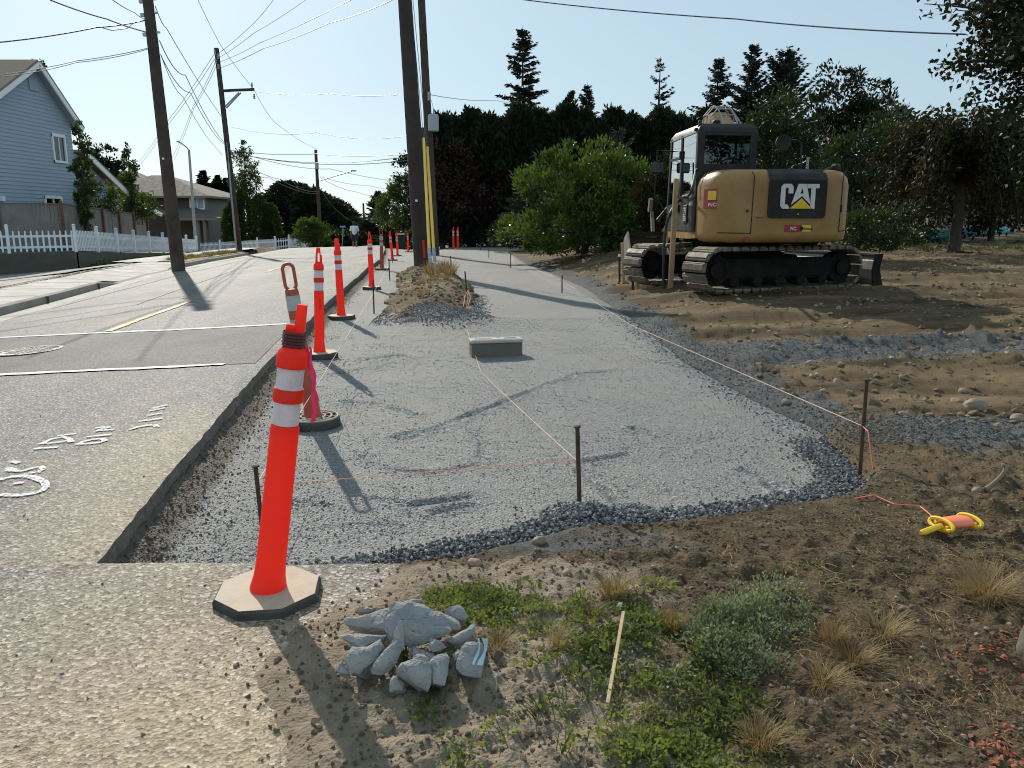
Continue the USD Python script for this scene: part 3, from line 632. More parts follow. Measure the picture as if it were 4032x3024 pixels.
    s = MB(); c = np.array([(.40, .975)]); t = trimesh.creation.cylinder(.03, .004, sections=18); s.add(np.c_[t.vertices[:, 0] + .295, pl(.295) - .008 + t.vertices[:, 2], t.vertices[:, 1] + .975], t.faces); s.build('rear_sticker_roundel', 'cat_black', ex)
    txt('Rental', .035, .335, .955, .007, 'rear_sticker_word', 'cat_black', False)
    xs0, xs1 = -1.155, -1.05
    def corner(x, z):                                            # the sticker wraps the rounded left corner
        return np.c_[x, np.interp(x, [-1.165, -1.1, -1.0], [-1.0, -1.215, pl(-1.0)]) - .006, z]
    q = MB(); gx = np.linspace(-1.15, -1.02, 5); q.add(np.vstack([corner(gx, np.full(5, 1.27)), corner(gx, np.full(5, 1.57))]), grid_faces(2, 5)[:, ::-1]); q.build('corner_sticker', 'decal_red', ex)
    q = MB(); gx = np.linspace(-1.12, -1.03, 5); q.add(np.vstack([corner(gx, np.full(5, 1.405)) - [0, .004, 0], corner(gx, np.full(5, 1.54)) - [0, .004, 0]]), grid_faces(2, 5)[:, ::-1]); q.build('corner_sticker_patch', 'decal_yellow', ex)
    t = meshkit.text_mesh('NC', .05, .002, True); v = corner(-1.12 + t.vertices[:, 0], 1.31 + t.vertices[:, 1]) - np.c_[0 * t.vertices[:, 0], .003 + t.vertices[:, 2], 0 * t.vertices[:, 0]]
    part(ex, 'corner_sticker_text', (v, t.faces), 'decal_white')
    # --- deck skirt under the cab
    d = MB(); d.hull([(x, y, z) for x in (-1.15, -.2) for y in (-.3, .95) for z in (.8, .93)] + [(-1.1, -.95, .83), (-1.1, -.95, .95), (-1.0, 1.1, .82), (-.3, 1.1, .9)])
    d.build('deck_skirt', 'cat_yellow', ex)
    d = MB(); d.box((0, .2, .77), (1.7, 2.2, .12), bev=.03); d.cyl((0, 0, .55), (0, 0, .74), .55, n=28); d.build('slew_ring', 'track_dark', ex, 30)
    d = MB(); d.box((.62, .35, 1.25), (1.0, 1.3, .8), bev=.08); d.build('engine_cover', 'cat_yellow', ex, 30)
    # --- cab: four posts, roof, panels, glass, and what is inside
    cl, cr, zb, zt = -1.17, -.2, .93, 2.6
    yb, yf = -.68, .98
    c = MB()
    c.hull([(x, y, z) for x, y, z in [(cl + .07, yb + .06, zt), (cr - .07, yb + .06, zt), (cl + .07, yf - .12, zt), (cr - .07, yf - .12, zt),
            (cl + .02, yb + .01, zt - .06), (cr - .02, yb + .01, zt - .06), (cl + .02, yf - .04, zt - .07), (cr - .02, yf - .04, zt - .07),
            (cl, yb, zt - .13), (cr, yb, zt - .13), (cl, yf, zt - .15), (cr, yf, zt - .15)]])
    roof = c.build('cab_roof', 'cab_grey', ex, 30)
    k = MB(); k.box((cl + .36, yb + .25, zt + .03), (.12, .14, .09), bev=.02); k.build('roof_beacon', 'cat_black', ex)
    k = MB(); k.box((cl + .05, yb + .1, zt - .02), (.05, .06, .14), bev=.01); k.box((cl - .0, yb + .1, zt - .09), (.07, .05, .05), bev=.01); k.build('work_light', 'cat_black', ex)
    c = MB()                                                   # rear wall with its window opening
    w0, w1, u0, u1 = cl + .115, cr - .105, 1.98, 2.42
    c.box(((cl + w0) / 2, yb + .03, (1.75 + 2.47) / 2), (w0 - cl, .06, .72)); c.box(((w1 + cr) / 2, yb + .03, (1.75 + 2.47) / 2), (cr - w1, .06, .72))
    c.box(((w0 + w1) / 2, yb + .032, (u1 + 2.47) / 2), (w1 - w0, .056, 2.47 - u1)); c.box(((w0 + w1) / 2, yb + .032, (1.75 + u0) / 2), (w1 - w0, .056, u0 - 1.75))
    c.build('cab_rear_wall', 'cab_grey', ex)
    c = MB(); c.box(((w0 + w1) / 2, yb + .035, (u0 + u1) / 2), (w1 - w0, .008, u1 - u0)); c.build('rear_window', 'glass_dark', ex)
    def side(x, name):
        s = MB(); sg = 1 if x > -.6 else -1
        def post(y0, z0, y1, z1, w=.07): s.bar((x, y0, z0), (x, y1, z1), .05, w, up=(0, 1, .01))
        s.hull([(x + a, y, z) for a in (-.02, .02) for y, z in [(yb + .01, zb), (yb + .09, zb), (yb + .09, 2.5), (yb + .01, 2.5)]])
        s.hull([(x + a, y, z) for a in (-.02, .02) for y, z in [(.22, zb), (.29, zb), (.27, 2.5), (.2, 2.5)]])
        s.hull([(x + a, y, z) for a in (-.02, .02) for y, z in [(yf - .0, 1.35), (yf + .06, 1.35), (yf - .05, 2.5), (yf - .13, 2.5)]])
        s.hull([(x + a, y, z) for a in (-.02, .02) for y, z in [(yf - .05, zb), (yf + .02, zb), (yf + .06, 1.36), (yf - .0, 1.36)]])
        s.hull([(x + a, y, z) for a in (-.019, .019) for y, z in [(yb + .02, 1.62), (.25, 1.5), (.25, zb), (yb + .02, zb)]])       # lower rear panel
        s.hull([(x + a, y, z) for a in (-.018, .018) for y, z in [(.25, 1.42), (yf + .03, 1.36), (yf - .02, zb), (.25, zb)]])       # door's lower panel
        s.hull([(x + a, y, z) for a in (-.021, .021) for y, z in [(.25, 2.12), (yf - .04, 2.12), (yf - .04, 2.16), (.25, 2.16)]])
        s.build(name, 'cab_grey', ex)
        g = MB(); g.hull([(x + a, y, z) for a in (-.004, .004) for y, z in [(yb + .08, 1.6), (.22, 1.5), (.22, 2.49), (yb + .08, 2.49)]]); g.build('side_window', 'glass', ex)
        g = MB(); g.hull([(x + a, y, z) for a in (-.004, .004) for y, z in [(.27, 1.42), (yf, 1.37), (yf - .07, 2.49), (.27, 2.49)]]); g.build('door_window', 'glass', ex)
    side(cl + .022, 'cab_left_side'); side(cr - .022, 'cab_right_side')
    k = MB(); k.tube([(cl - .03, yb + .1, 2.0), (cl - .05, yb - .0, 1.85), (cl - .05, yb - .03, 1.5)], .014, 8); k.build('grab_rail', 'cat_black', ex, 30)
    for hz_ in (2.18, 1.3):
        k = MB(); k.box((cl - .012, .245, hz_), (.03, .05, .13), bev=.008); k.build('cab_door_hinge', 'cat_black', ex)
    vent = MB(); vent.box((cl - .006, -.18, 1.2), (.02, .2, .3), bev=.005); vn = vent.build('side_vent', 'cat_black', ex)
    for r in range(7):
        s = MB(); s.box((cl - .019, -.18, 1.1 + .033 * r), (.008, .15, .016)); s.build('vent_slat', 'decal_white', vn)
    def left_text(s, h, y, z, m, name):                          # reads towards the tail on the left flank
        t = meshkit.text_mesh(s, h, .003, True); v = t.vertices
        part(ex, name, (np.c_[cl - .004 - v[:, 2], y - v[:, 0], z + v[:, 1]], t.faces), m)
    left_text('CAT', .1, -.33, 1.47, 'decal_white', 'side_lettering'); left_text('308E', .06, -.36, 1.34, 'decal_white', 'model_number')
    c = MB()                                                    # front frame and floor
    c.bar((cl, yf + .03, 1.36), (cr, yf + .03, 1.36), .05, .05); c.build('cab_front_rail', 'cab_grey', ex); c = MB(); c.box(((cl + cr) / 2, .15, zb + .01), (cr - cl - .03, 1.6, .05)); c.build('cab_floor', 'cab_grey', ex)
    g = MB(); g.hull([(x, y, z) for x in (cl + .05, cr - .05) for y, z in [(yf + .02, 1.4), (yf + .03, 1.4), (yf - .08, 2.46), (yf - .07, 2.46)]]); g.build('windscreen', 'glass', ex)
    s = MB(); s.box((-.7, -.12, 1.45), (.5, .5, .14), bev=.05); s.box((-.7, -.4, 1.8), (.48, .13, .68), Rx(-.12), bev=.055); s.build('seat', 'seat_fabric', ex, 40)
    s = MB(); s.box((-.7, -.455, 2.2), (.3, .11, .2), Rx(-.1), bev=.045); s.build('headrest', 'seat_fabric', ex, 40)
    s = MB(); s.box((-1.0, .1, 1.4), (.14, .6, .3), bev=.03); s.box((-.4, .1, 1.4), (.14, .6, .3), bev=.03); s.cyl((-1.0, .3, 1.5), (-1.0, .34, 1.72), .02, .03); s.cyl((-.4, .3, 1.5), (-.4, .34, 1.72), .02, .03); s.build('control_console', 'seat_fabric', ex, 30)
    # --- mirrors and small gear
    m = MB(); m.tube([(cl + .02, yf - .1, 2.3), (cl - .22, yf + .0, 2.32), (cl - .24, yf + .02, 1.55)], .014, 8); m.tube([(cl - .24, yf + .02, 1.55), (cl + .0, yf, 1.2)], .012, 8); ms = m.build('mirror_bracket', 'cat_black', ex, 30)
    m = MB(); m.box((cl - .22, yf - .02, 2.02), (.24, .05, .18), bev=.02); m.build('mirror_left', 'cab_grey', ex, 30)
    m = MB(); m.box((cl - .22, yf - .047, 2.02), (.2, .006, .14)); m.build('mirror_glass', 'mirror', ex)
    m = MB(); m.tube([(.8, -.1, 1.6), (.82, -.05, 2.0), (.82, .0, 2.38), (.72, .0, 2.42), (.62, .0, 2.42)], .016, 8); m.cyl((.5, -.02, 2.38), (.5, .03, 2.38), .13, .12, n=28); m.build('round_mirror', 'cat_black', ex, 30)
    m = MB(); m.cyl((.68, -.6, 1.85), (.68, -.6, 2.1), .022); m.build('exhaust_stub', 'steel_worn', ex, 30)
    m = MB(); m.box((.92, -1.1, 1.9), (.14, .12, .12), Rz(.5), bev=.03); m.cyl((.75, -1.13, 1.86), (.85, -1.13, 1.89), .03, n=10); m.build('rear_camera', 'cat_black', ex, 30)
    # --- boom with its wire guard, stick, rams and bucket, swung a little to the left
    def boxbeam(path, w, h, name, m, par=ex):
        s = MB()
        for i, (a, bb) in enumerate(zip(path[:-1], path[1:])):
            s.hull([np.array(p) + np.array(o) for p, hh in ((a, h[i]), (bb, h[i + 1])) for o in ((w / 2, 0, hh / 2), (-w / 2, 0, hh / 2), (w / 2, 0, -hh / 2), (-w / 2, 0, -hh / 2))])
        return s.build(name, m, par)
    bp = [(.22, .95, 1.15), (.16, 1.25, 1.95), (.1, 1.55, 2.62), (.02, 1.95, 2.92), (.02, 2.45, 2.9), (-.1, 3.5, 2.5)]
    boom = boxbeam(bp, .26, [.3, .4, .42, .38, .34, .26], 'boom', 'cat_yellow')
    for i in range(7):
        u = i / 6; p = np.array([(1 - u) * .14 + u * .0, 1.28 + u * .75, 2.22 + .88 * math.sin(min(u * 1.25, 1.2) * 1.35) - .1 * u]); g = MB()
        g.tube([p + [-.27, 0, -.3], p + [-.24, 0, .06], p + [-.12, 0, .2], p + [.14, 0, .2], p + [.26, 0, .06], p + [.28, 0, -.3]], .0145, 6); g.build('guard_hoop', 'steel_worn', boom, 30)
    for dx, dz in ((-.25, .05), (-.12, .21), (.14, .21), (.27, .05)):
        g = MB(); pts = [np.array([(1 - u) * .14 + u * .0 + dx, 1.28 + u * .75, 2.22 + .88 * math.sin(min(u * 1.25, 1.2) * 1.35) - .1 * u + dz]) for u in np.linspace(-.02, 1.02, 9)]
        g.tube(pts, .013, 6); g.build('guard_bar', 'steel_worn', boom, 30)
    boxbeam([(-.05, 3.5, 2.7), (-.08, 3.4, 2.3), (-.24, 3.15, 1.4), (-.7, 2.9, .75)], .16, [.3, .34, .24, .18], 'stick', 'cat_yellow')
    r = MB(); r.cyl((.0, 2.2, 3.05), (-.08, 3.1, 2.85), .06); r.cyl((-.08, 3.1, 2.85), (-.12, 3.6, 2.7), .035); r.build('stick_ram', 'cat_black', ex, 30)
    r = MB(); r.cyl((-.15, 3.65, 2.3), (-.4, 3.4, 1.5), .055); r.cyl((-.4, 3.4, 1.5), (-.78, 3.2, 1.1), .03); r.build('bucket_ram', 'cat_black', ex, 30)
    r = MB(); r.bar((-.95, 3.0, 1.25), (-.98, 2.7, .8), .06, .12); r.bar((-.98, 2.95, .8), (-1.02, 2.7, .8), .24, .1); r.box((-1.06, 2.7, 1.4), (.07, .1, .26), Rx(.3)); r.build('bucket_link', 'track_steel', ex)
    prof = [(-.02, .88), (.28, .74), (.42, .4), (.3, .08), (.0, .0), (-.34, .06), (-.44, .3)]
    bx, by = -1.16, 2.55
    k = MB(); n = len(prof)
    pa = np.array([(bx - .37, by + y, z) for y, z in prof]); pb = np.array([(bx + .37, by + y, z) for y, z in prof])
    k.add(np.vstack([pa, pb]), np.vstack([[i, i + 1, n + i + 1] for i in range(n - 1)] + [[i, n + i + 1, n + i] for i in range(n - 1)]))
    k.add(np.vstack([pa * .985 + np.array([bx, by, .4]) * .015, pb * .985 + np.array([bx, by, .4]) * .015]), np.vstack([[i, n + i + 1, i + 1] for i in range(n - 1)] + [[i, n + i, n + i + 1] for i in range(n - 1)]))
    bk = k.build('bucket', 'track_steel', ex)
    for sx in (-.38, .38):
        s = MB(); s.prism(prof, -.015, .015, M4(np.array([[0, 0, 1], [1, 0, 0], [0, 1, 0.]]), (bx + sx, by, 0))); s.build('bucket_side_plate', 'steel_worn', bk)
    for i in range(4):
        s = MB(); s.hull([(bx - .33 + .2 * i + a, by + y, z) for a in (-.04, .04) for y, z in ((-.44, .3), (-.44, .26), (-.38, .28))] + [(bx - .33 + .22 * i, by - .52, .4)]); s.build('bucket_tooth', 'track_steel', bk)
    # --- undercarriage, turned to the right of the house
    U = Rz(math.radians(19)); uo = np.array([-.12, .05, 0])
    def T(p): return np.asarray(p, float) @ U.T + uo
    L, Rr, TH = 1.28, .315, .04
    hgt = .66
    for side_ in (-1, 1):
        yc = side_ * .9
        ctr = hgt / 2
        peri = 2 * (2 * L) + 2 * math.pi * Rr
        N = 40
        f = MB(); f.box(T((0, yc, ctr)), (2 * L - .3, .26, .34), U, .05); f.build('track_frame', 'track_dark', ex)
        for e in (-1, 1):
            w = MB(); a, bq = T((e * L, yc - .11, ctr)), T((e * L, yc + .11, ctr)); w.cyl(a, bq, Rr - .07, n=26); w.cyl(T((e * L, yc - .17, ctr)), T((e * L, yc + .17, ctr)), .12, n=18)
            w.build('sprocket' if e < 0 else 'idler', 'track_dark', ex, 30)
        for q in range(5):
            w = MB(); w.cyl(T((-.9 + .45 * q, yc - .13, .15)), T((-.9 + .45 * q, yc + .13, .15)), .09, n=14); w.build('track_roller', 'track_dark', ex, 30)
        for i in range(N):
            s_ = (i + .5) / N * peri
            if s_ < 2 * L: x, z, an = -L + s_, 2 * Rr, 0.0
            elif s_ < 2 * L + math.pi * Rr:
                q = (s_ - 2 * L) / Rr; x, z, an = L + Rr * math.sin(q), Rr + Rr * math.cos(q), q
            elif s_ < 4 * L + math.pi * Rr: x, z, an = L - (s_ - 2 * L - math.pi * Rr), 0.0, math.pi
            else:
                q = (s_ - 4 * L - math.pi * Rr) / Rr; x, z, an = -L - Rr * math.sin(q), Rr - Rr * math.cos(q), math.pi + q
            x, z = x, z + .02
            Rm = U @ Ry(an); p = T((x, yc, z))
            sh = MB(); sh.box(p, (.155, .56, .05), Rm, .012)
            sh.box(p + Rm @ np.array([.0, 0, .03]), (.1, .53, .03), Rm, .008)
            sh.build('track_shoe', 'track_steel', ex)
    f = MB(); f.box(T((0, 0, .42)), (1.3, 1.5, .24), U, .05); f.build('carbody', 'track_dark', ex)
    a = MB()
    for s_ in (-.45, .45): a.bar(T((.5, s_, .36)), T((2.0, s_, .22)), .12, .14)
    a.build('blade_arm', 'track_dark', ex)
    bl = MB(); prof = [(1.98, .52), (1.93, .42), (1.9, .28), (1.93, .12), (2.02, .0), (2.05, .0), (1.97, .13), (1.945, .28), (1.97, .41), (2.02, .52)]
    bl.prism(prof, -1.15, 1.15, M4(U @ np.array([[1, 0, 0], [0, 0, -1], [0, 1, 0.]]), uo)); bld = bl.build('blade', 'steel_worn', ex)
    for s_ in (-1.16, 1.16):
        e_ = MB(); e_.prism([(1.9, .54), (2.08, .54), (2.02, .3), (2.12, .0), (1.9, .0), (1.86, .28)], -.012, .012, M4(U @ np.array([[1, 0, 0], [0, 0, -1], [0, 1, 0.]]), uo + U @ np.array([0, s_, 0]))); e_.build('blade_end_plate', 'track_dark', bld)
    e_ = MB(); e_.bar(T((1.98, -1.15, .535)), T((1.98, 1.15, .535)), .09, .03); e_.build('blade_top_rim', 'steel_worn', bld)
    return ex
excavator()
# ------------------------------------------------------------------ delineator posts
def ring(mb, r, z0, z1, n=28): mb.lathe([(0, z0), (r, z0), (r, z1), (0, z1)], n)
def octagon(r, a0=22.5): return [(r * math.cos(math.radians(a0 + 45 * k)), r * math.sin(math.radians(a0 + 45 * k))) for k in range(8)]
def base_parts(t, worn=False, rz=0):
    R = M4(Rz(math.radians(rz)))
    b = MB()
    o1, o2 = np.array(octagon(.192)), np.array(octagon(.2))
    v = np.vstack([np.c_[o2, np.full(8, -.0)], np.c_[o2, np.full(8, .047)], np.c_[o1, np.full(8, .056)]])
    f = [[i * 8 + j, i * 8 + (j + 1) % 8, (i + 1) * 8 + (j + 1) % 8] for i in range(2) for j in range(8)] + [[i * 8 + j, (i + 1) * 8 + (j + 1) % 8, (i + 1) * 8 + j] for i in range(2) for j in range(8)]
    f += [[16, 16 + j, 17 + j] for j in range(1, 7)] + [[0, j + 1, j] for j in range(1, 7)]
    b.add(v, np.array(f), R); bp = b.build('base', 'rubber', t)
    tp = MB(); tp.prism([(x * .935, y * .935) for x, y in octagon(.192)] if worn else octagon(.1905), .0562, .0575, R)
    if not worn: tp.build('base_top', 'base_top', bp)
    else:
        for k in range(10):
            a = math.radians(36 * k); rb = MB()
            rb.bar((.085 * math.cos(a), .085 * math.sin(a), .062), (.172 * math.cos(a), .172 * math.sin(a), .06), .016, .014); rb.build('base_rib', 'rubber', bp)
        for rr in (.085, .13, .172):
            g = MB(); g.tube([(rr * math.cos(a), rr * math.sin(a), .062) for a in np.linspace(0, 2 * math.pi, 28, endpoint=False)], .0075, 6, closed=True); g.build('base_ring', 'base_top', bp)
def tall_post(name, label, loc, lean=(0, 0), yaw=0, grp='orange delineator posts along the pavement cut', handle='step', text=None, wrap=False, base=True, scale=1.0):
    t = thing(name, label, 'traffic post', loc, 0, grp, scale=None if isinstance(scale, float) and scale == 1 else ((scale,) * 3 if np.ndim(scale) == 0 else scale))
    if base: base_parts(t, rz=yaw)
    L = M4(Rx(math.radians(-lean[1])) @ Ry(math.radians(lean[0])) @ Rz(math.radians(yaw)), (0, 0, .054))
    def add(prof, nm, m): b = MB(); b.lathe(prof, 30, L); return b.build(nm, m, t, 35)
    add([(0, 0), (.067, 0), (.066, .01), (.058, .05), (.0535, .11), (.0525, .3), (.0505, .648), (.047, .655), (.047, .66), (0, .66)], 'post', 'orange')
    add([(.0462, .656), (.0465, .66), (.0465, .748), (.0462, .75)], 'reflective_band', 'reflective')
    add([(0, .746), (.0515, .746), (.053, .751), (.053, .79), (.0515, .795), (0, .795)], 'collar', 'orange')
    add([(.0462, .79), (.0465, .793), (.0465, .878), (.0462, .88)], 'reflective_band', 'reflective')
    add([(0, .874), (.0515, .874), (.0535, .879), (.0535, .917), (.05, .93), (.037, .947), (.034, .955), (0, .955)], 'collar', 'orange')
    h = MB()
    if handle == 'step':                                     # stepped grip: a tall tongue beside a lower shoulder
        for (x0, x1, z1, dy) in ((-.034, .002, 1.03, .026), (-.002, .034, 1.105, .024)):
            h.hull([(x + (0 if z < 1 else (.004 if x < 0 else -.004)), y * (1 if z < 1 else .8), z) for x in (x0, x1) for y in (-dy, dy) for z in (.945, z1 - .012)] + [(x * .9 + .002, y * .6, z1) for x in (x0, x1) for y in (-dy, dy)])
        hv, hf = h.arrays(); h = MB(); h.add(hv, hf, L); hp = h.build('handle', 'orange', t)
        r = MB(); r.box((-.016, -.0262, .99), (.02, .003, .055)); rv_, rf_ = r.arrays(); r = MB(); r.add(rv_, rf_, L); r.build('handle_recess', 'orange', hp)
    elif handle == 'slot':                                   # same grip with a slot right through
        g = Polygon([(-.034, .945), (.034, .945), (.032, 1.03), (.02, 1.036), (.015, 1.1), (.008, 1.106), (-.016, 1.106), (-.02, 1.1), (-.026, 1.03)]).difference(shapely.box(-.008, .965, .01, 1.05).buffer(.003))
        h.prism(g, -.024, .024, L @ M4(Rx(math.pi / 2))); h.build('handle', 'orange', t)
    else:
        h.tube([(.038 * math.cos(a) * (1), 0, 1.055 + (.07 if math.sin(a) > 0 else -.07) + .038 * math.sin(a)) for a in np.linspace(0, 2 * math.pi, 32, endpoint=False)], .0125, 8, closed=True)
        hv, hf = h.arrays(); h = MB(); h.add(hv, hf, L); h.build('handle_loop', 'orange', t, 40)
    if text:
        m = meshkit.text_mesh(text, .022, .001, False); v = m.vertices                      # stencilled down the post
        x = -(v[:, 1] - .011); z = .58 - v[:, 0]; r_ = np.interp(z, [.3, .648], [.0532, .0512])
        a = x / .052
        w = np.c_[np.sin(a + .1) * r_, -np.cos(a + .1) * r_ - v[:, 2], z]
        b = MB(); b.add(w, m.faces, L); b.build('stencilled_mark', 'ink', t)
    if wrap:
        w = MB(); z_ = .95
        for k in range(5):
            w.lathe([(.0385, z_ + .011 * k), (.0415 + .002 * (k % 2), z_ + .004 + .011 * k), (.0385, z_ + .0115 + .011 * k)], 24, L)
        w.build('tape_wrap', 'tape_dark', t, 40)
    return t, L
def loop_post(label, loc, lean=(0, 0), yaw=0, base='worn', grp=None):
    t = thing('delineator_post', label, 'traffic post', loc, 0, grp)
    if base: base_parts(t, worn=base == 'worn', rz=yaw)
    L = M4(Rx(math.radians(-lean[1])) @ Ry(math.radians(lean[0])) @ Rz(math.radians(yaw)), (0, 0, .054))
    def add(prof, nm, m): b = MB(); b.lathe(prof, 30, L); return b.build(nm, m, t, 35)
    add([(0, 0), (.062, 0), (.055, .06), (.05, .15), (.0475, .5), (.046, .885), (.043, .91), (.03, .915), (0, .915)], 'post', 'orange_old')
    for z in (.6, .765): add([(.0475, z), (.0486, z + .003), (.0478, z + .1), (.0468, z + .103)], 'reflective_band', 'reflective_old')
    h = MB(); h.tube([(.0365 * math.cos(a), 0, .995 + (.052 if math.sin(a) > 0 else -.052) + .0365 * math.sin(a)) for a in np.linspace(0, 2 * math.pi, 36, endpoint=False)], .0115, 8, closed=True)
    hv, hf = h.arrays(); h = MB(); h.add(hv, hf, L); h.build('handle_loop', 'orange_old', t, 40)
    return t
def gz(x, y, path=True):
    x, y = np.array([[float(x)]]), np.array([[float(y)]])
    return float((path_z(x, y) if path else ground_z(x, y))[0, 0])
GRP = 'orange delineator posts along the pavement cut'
near, nearL = tall_post('delineator_post', 'nearest bright orange delineator post, leaning right, dark tape round its handle', (-.835, 2.5, .14), (8.6, .5), 8, wrap=True, scale=(.92, .92, .89))
loop_post('faded orange post with loop handle and black ribbed base, just behind the nearest post', (-1.41, 5.42, gz(-1.41, 5.42)), (-6.5, 0), 15, grp=GRP)
posts = [((-1.975, 7.98), (2.2, 0), 'slot', 'orange post with a slotted handle and lettering down its side, on a pale base', 'N POINT', 20),
         ((-2.38, 10.95), (-1, 0), 'slot', 'orange post on a wide dusty base, just ahead of the lettered post', None, 40),
         ((-2.75, 15.5), (-.5, 0), 'slot', 'orange post whose raised base has an iron pin standing under it', None, 10),
         ((-4.5, 30.0), (-4.5, 0), 'step', 'far orange post leaning left beside a thin iron pin', None, 0),
         ((-5.25, 36.6), (-1.5, 0), 'step', 'upright orange post seen just right of the left-leaning far post', None, 0),
         ((-5.75, 44.2), (-.5, 0), 'step', 'farthest orange post of the row, on a dark plate left of the big pole', None, 0)]
for (x, y), ln, hd, lab, tx, yw in posts:
    tall_post('delineator_post', lab, (x, y, gz(x, y)), ln, yw, handle=hd, text=tx, scale=.955)
loop_post('orange post with loop handle, beside a stub of kerb, halfway down the row', (-3.6, 22.0, gz(-3.6, 22.0)), (.5, 0), 0, base='plain', grp=GRP)
for (x, y, lab) in ((-2.95, 40.3, 'left one of the two orange posts standing together at the dark hedge'), (-2.68, 39.6, 'right one of the two orange posts standing together at the dark hedge'), (-4.35, 40.5, 'orange post half hidden behind the yellow guy guards')):
    tall_post('delineator_post', lab, (x, y, gz(x, y)), (0, 0), 0, handle='step', grp='orange delineator posts near the hedge', scale=.955)
# pink ribbon hanging from the nearest post's handle
top = np.array([-.835, 2.5, .14]) + (nearL @ np.array([.04, .02, .86, 1]))[:3]
for k, (dx, ln, wd) in enumerate(((.0, .25, .013), (.009, .22, .009))):
    u = np.linspace(0, 1, 22); w = MB()
    cx = top[0] + dx + .02 * np.sin(u * 2.2) + .004 * np.sin(u * 17 + k); cy = top[1] - .01 + .012 * np.sin(u * 5 + k * 2); cz = top[2] - .02 - u * ln
    tw = np.sin(u * 3 + k * 1.3) * .8
    a = np.stack([cx - np.cos(tw) * wd / 2, cy - np.sin(tw) * wd / 2, cz], 1); b = np.stack([cx + np.cos(tw) * wd / 2, cy + np.sin(tw) * wd / 2, cz], 1)
    w.add(np.stack([a, b], 1).reshape(-1, 3), grid_faces(22, 2))
    w.build('ribbon', 'ribbon_pink', None, True, 'longer pink flagging ribbon hanging from the taped post handle' if k == 0 else 'shorter pink flagging strand beside the longer ribbon on the taped handle', 'ribbon', 'pink flagging on the nearest post')

def ghit(px, py, up=0.0, t1=60.0):
    t = np.geomspace(1.2, t1, 1500)[:, None]; p = np.array([0, 0, EYE]) + ray(px, py) * t; x, y = p[None, :, 0], p[None, :, 1]
    z = ground_z(x, y, False)[0]; z = np.maximum(z, np.where(p[:, 1] > 2.8, path_z(x, y)[0], -9)); z = np.maximum(z, np.where((p[:, 1] < FRONT) & (p[:, 0] < .9), road_z(p[:, 0], p[:, 1]), -9))
    i = int(np.argmax(p[:, 2] < z + up)); return p[i]
# ------------------------------------------------------------------ iron pins, string lines
def pin(label, x, y, h, lean=(0, 0), r=.0095, cap=True, grp='iron form pins along the string lines', z=None):
    z = gz(x, y) if z is None else z
    t = thing('form_pin', label, 'iron pin', (x, y, z), 0, grp)
    L = M4(Rx(math.radians(-lean[1])) @ Ry(math.radians(lean[0])))
    b = MB(); b.lathe([(0, -.15), (r, -.15), (r, h), (0, h)], 10, L); b.build('shaft', 'rust', t, 40)
    if cap: b = MB(); b.lathe([(0, h - .004), (r * 1.75, h - .002), (r * 1.8, h + .003), (r * 1.2, h + .007), (0, h + .008)], 12, L); b.build('head', 'rust', t, 40)
    return np.array([x, y, z]) + (L @ np.array([0, 0, h, 1]))[:3]
A_ = pin('iron pin with a mushroomed head where two pink strings meet at the front', .335, 3.7, .41, (-2.5, 0), .011)
B_ = pin('tallest iron pin, at the right front corner of the gravel, string dropping beside it', 1.95, 4.22, .56, (-1.0, 0), .011)
C_ = pin('iron pin partly hidden behind the nearest orange post', -1.12, 3.33, .36, (-2, 0), .010)
D_ = pin('leaning iron pin beside the gravel heap, bundle of string tangled round it', -.74, 13.1, .52, (-4, 0), .012, False)
E_ = pin('iron pin on the right edge of the path, nearest to the wooden stakes', .93, 14.7, .33, (0, 0), .012, False)
F_ = pin('iron pin on the right edge where the far shadow crosses the path', -.04, 23.6, .42, (0, 0), .014, False)
G_ = pin('iron pin standing under the raised dusty base of an orange post', -2.02, 11.5, .5, (0, 0), .011, False)
H_ = pin('iron pin in the left strip, between the posts and the weedy mound', -2.78, 18.0, .5, (0, 0), .012, False)
pin('thin iron pin far down the left strip beside the left-leaning post', -4.2, 28.0, .42, (0, 0), .013, False)
pin('short iron pin right of the mound with the big pole', -1.6, 21.0, .42, (-3, 0), .013, False)
pin('short iron pin just right of the guy guards', -3.1, 34.0, .36, (-5, 0), .014, False)
for k, (x, y) in enumerate(((-.9, 31), (-1.5, 38), (.1, 40.2), (.7, 37.5))):
    pin(('small far pin at the path edge left of the earth bank', 'small far pin below the pair of orange posts', 'farthest small pin near the driveway behind the laurel', 'small far pin between the laurel and the pair of posts')[k], x, y, .34, (0, 0), .014, False)
def string(label, pts, m='string_orange', r=.0021, sag=0.0, grp='mason strings between the iron pins', n=24):
    p = np.asarray(pts, float); out = []
    for a, b in zip(p[:-1], p[1:]):
        u = np.linspace(0, 1, n)[:, None]; q = a * (1 - u) + b * u; q[:, 2] -= sag * np.linalg.norm(b - a) * 4 * (u * (1 - u))[:, 0]; out.append(q)
    s = MB(); s.tube(np.vstack([out[0]] + [o[1:] for o in out[1:]]), r, 5); return s.build('mason_string', m, None, True, label, 'string', grp)
sa = lambda P_, d: P_ + np.array([0, 0, -d])
string('pink string from the front pin to the pin behind the nearest post', [sa(A_, .17), sa(C_, .09)], r=.0016)
D0 = np.array([-.72, 13.05, gz(-.72, 13.05) + .22])
string('long pink string running up the path past the concrete box to the leaning pin', [sa(A_, .17), [-.29, 7.2, gz(-.29, 7.2) + .012], [-.6, 10.0, gz(-.6, 10) + .01], D0], 'string_pale', .0017, .002)
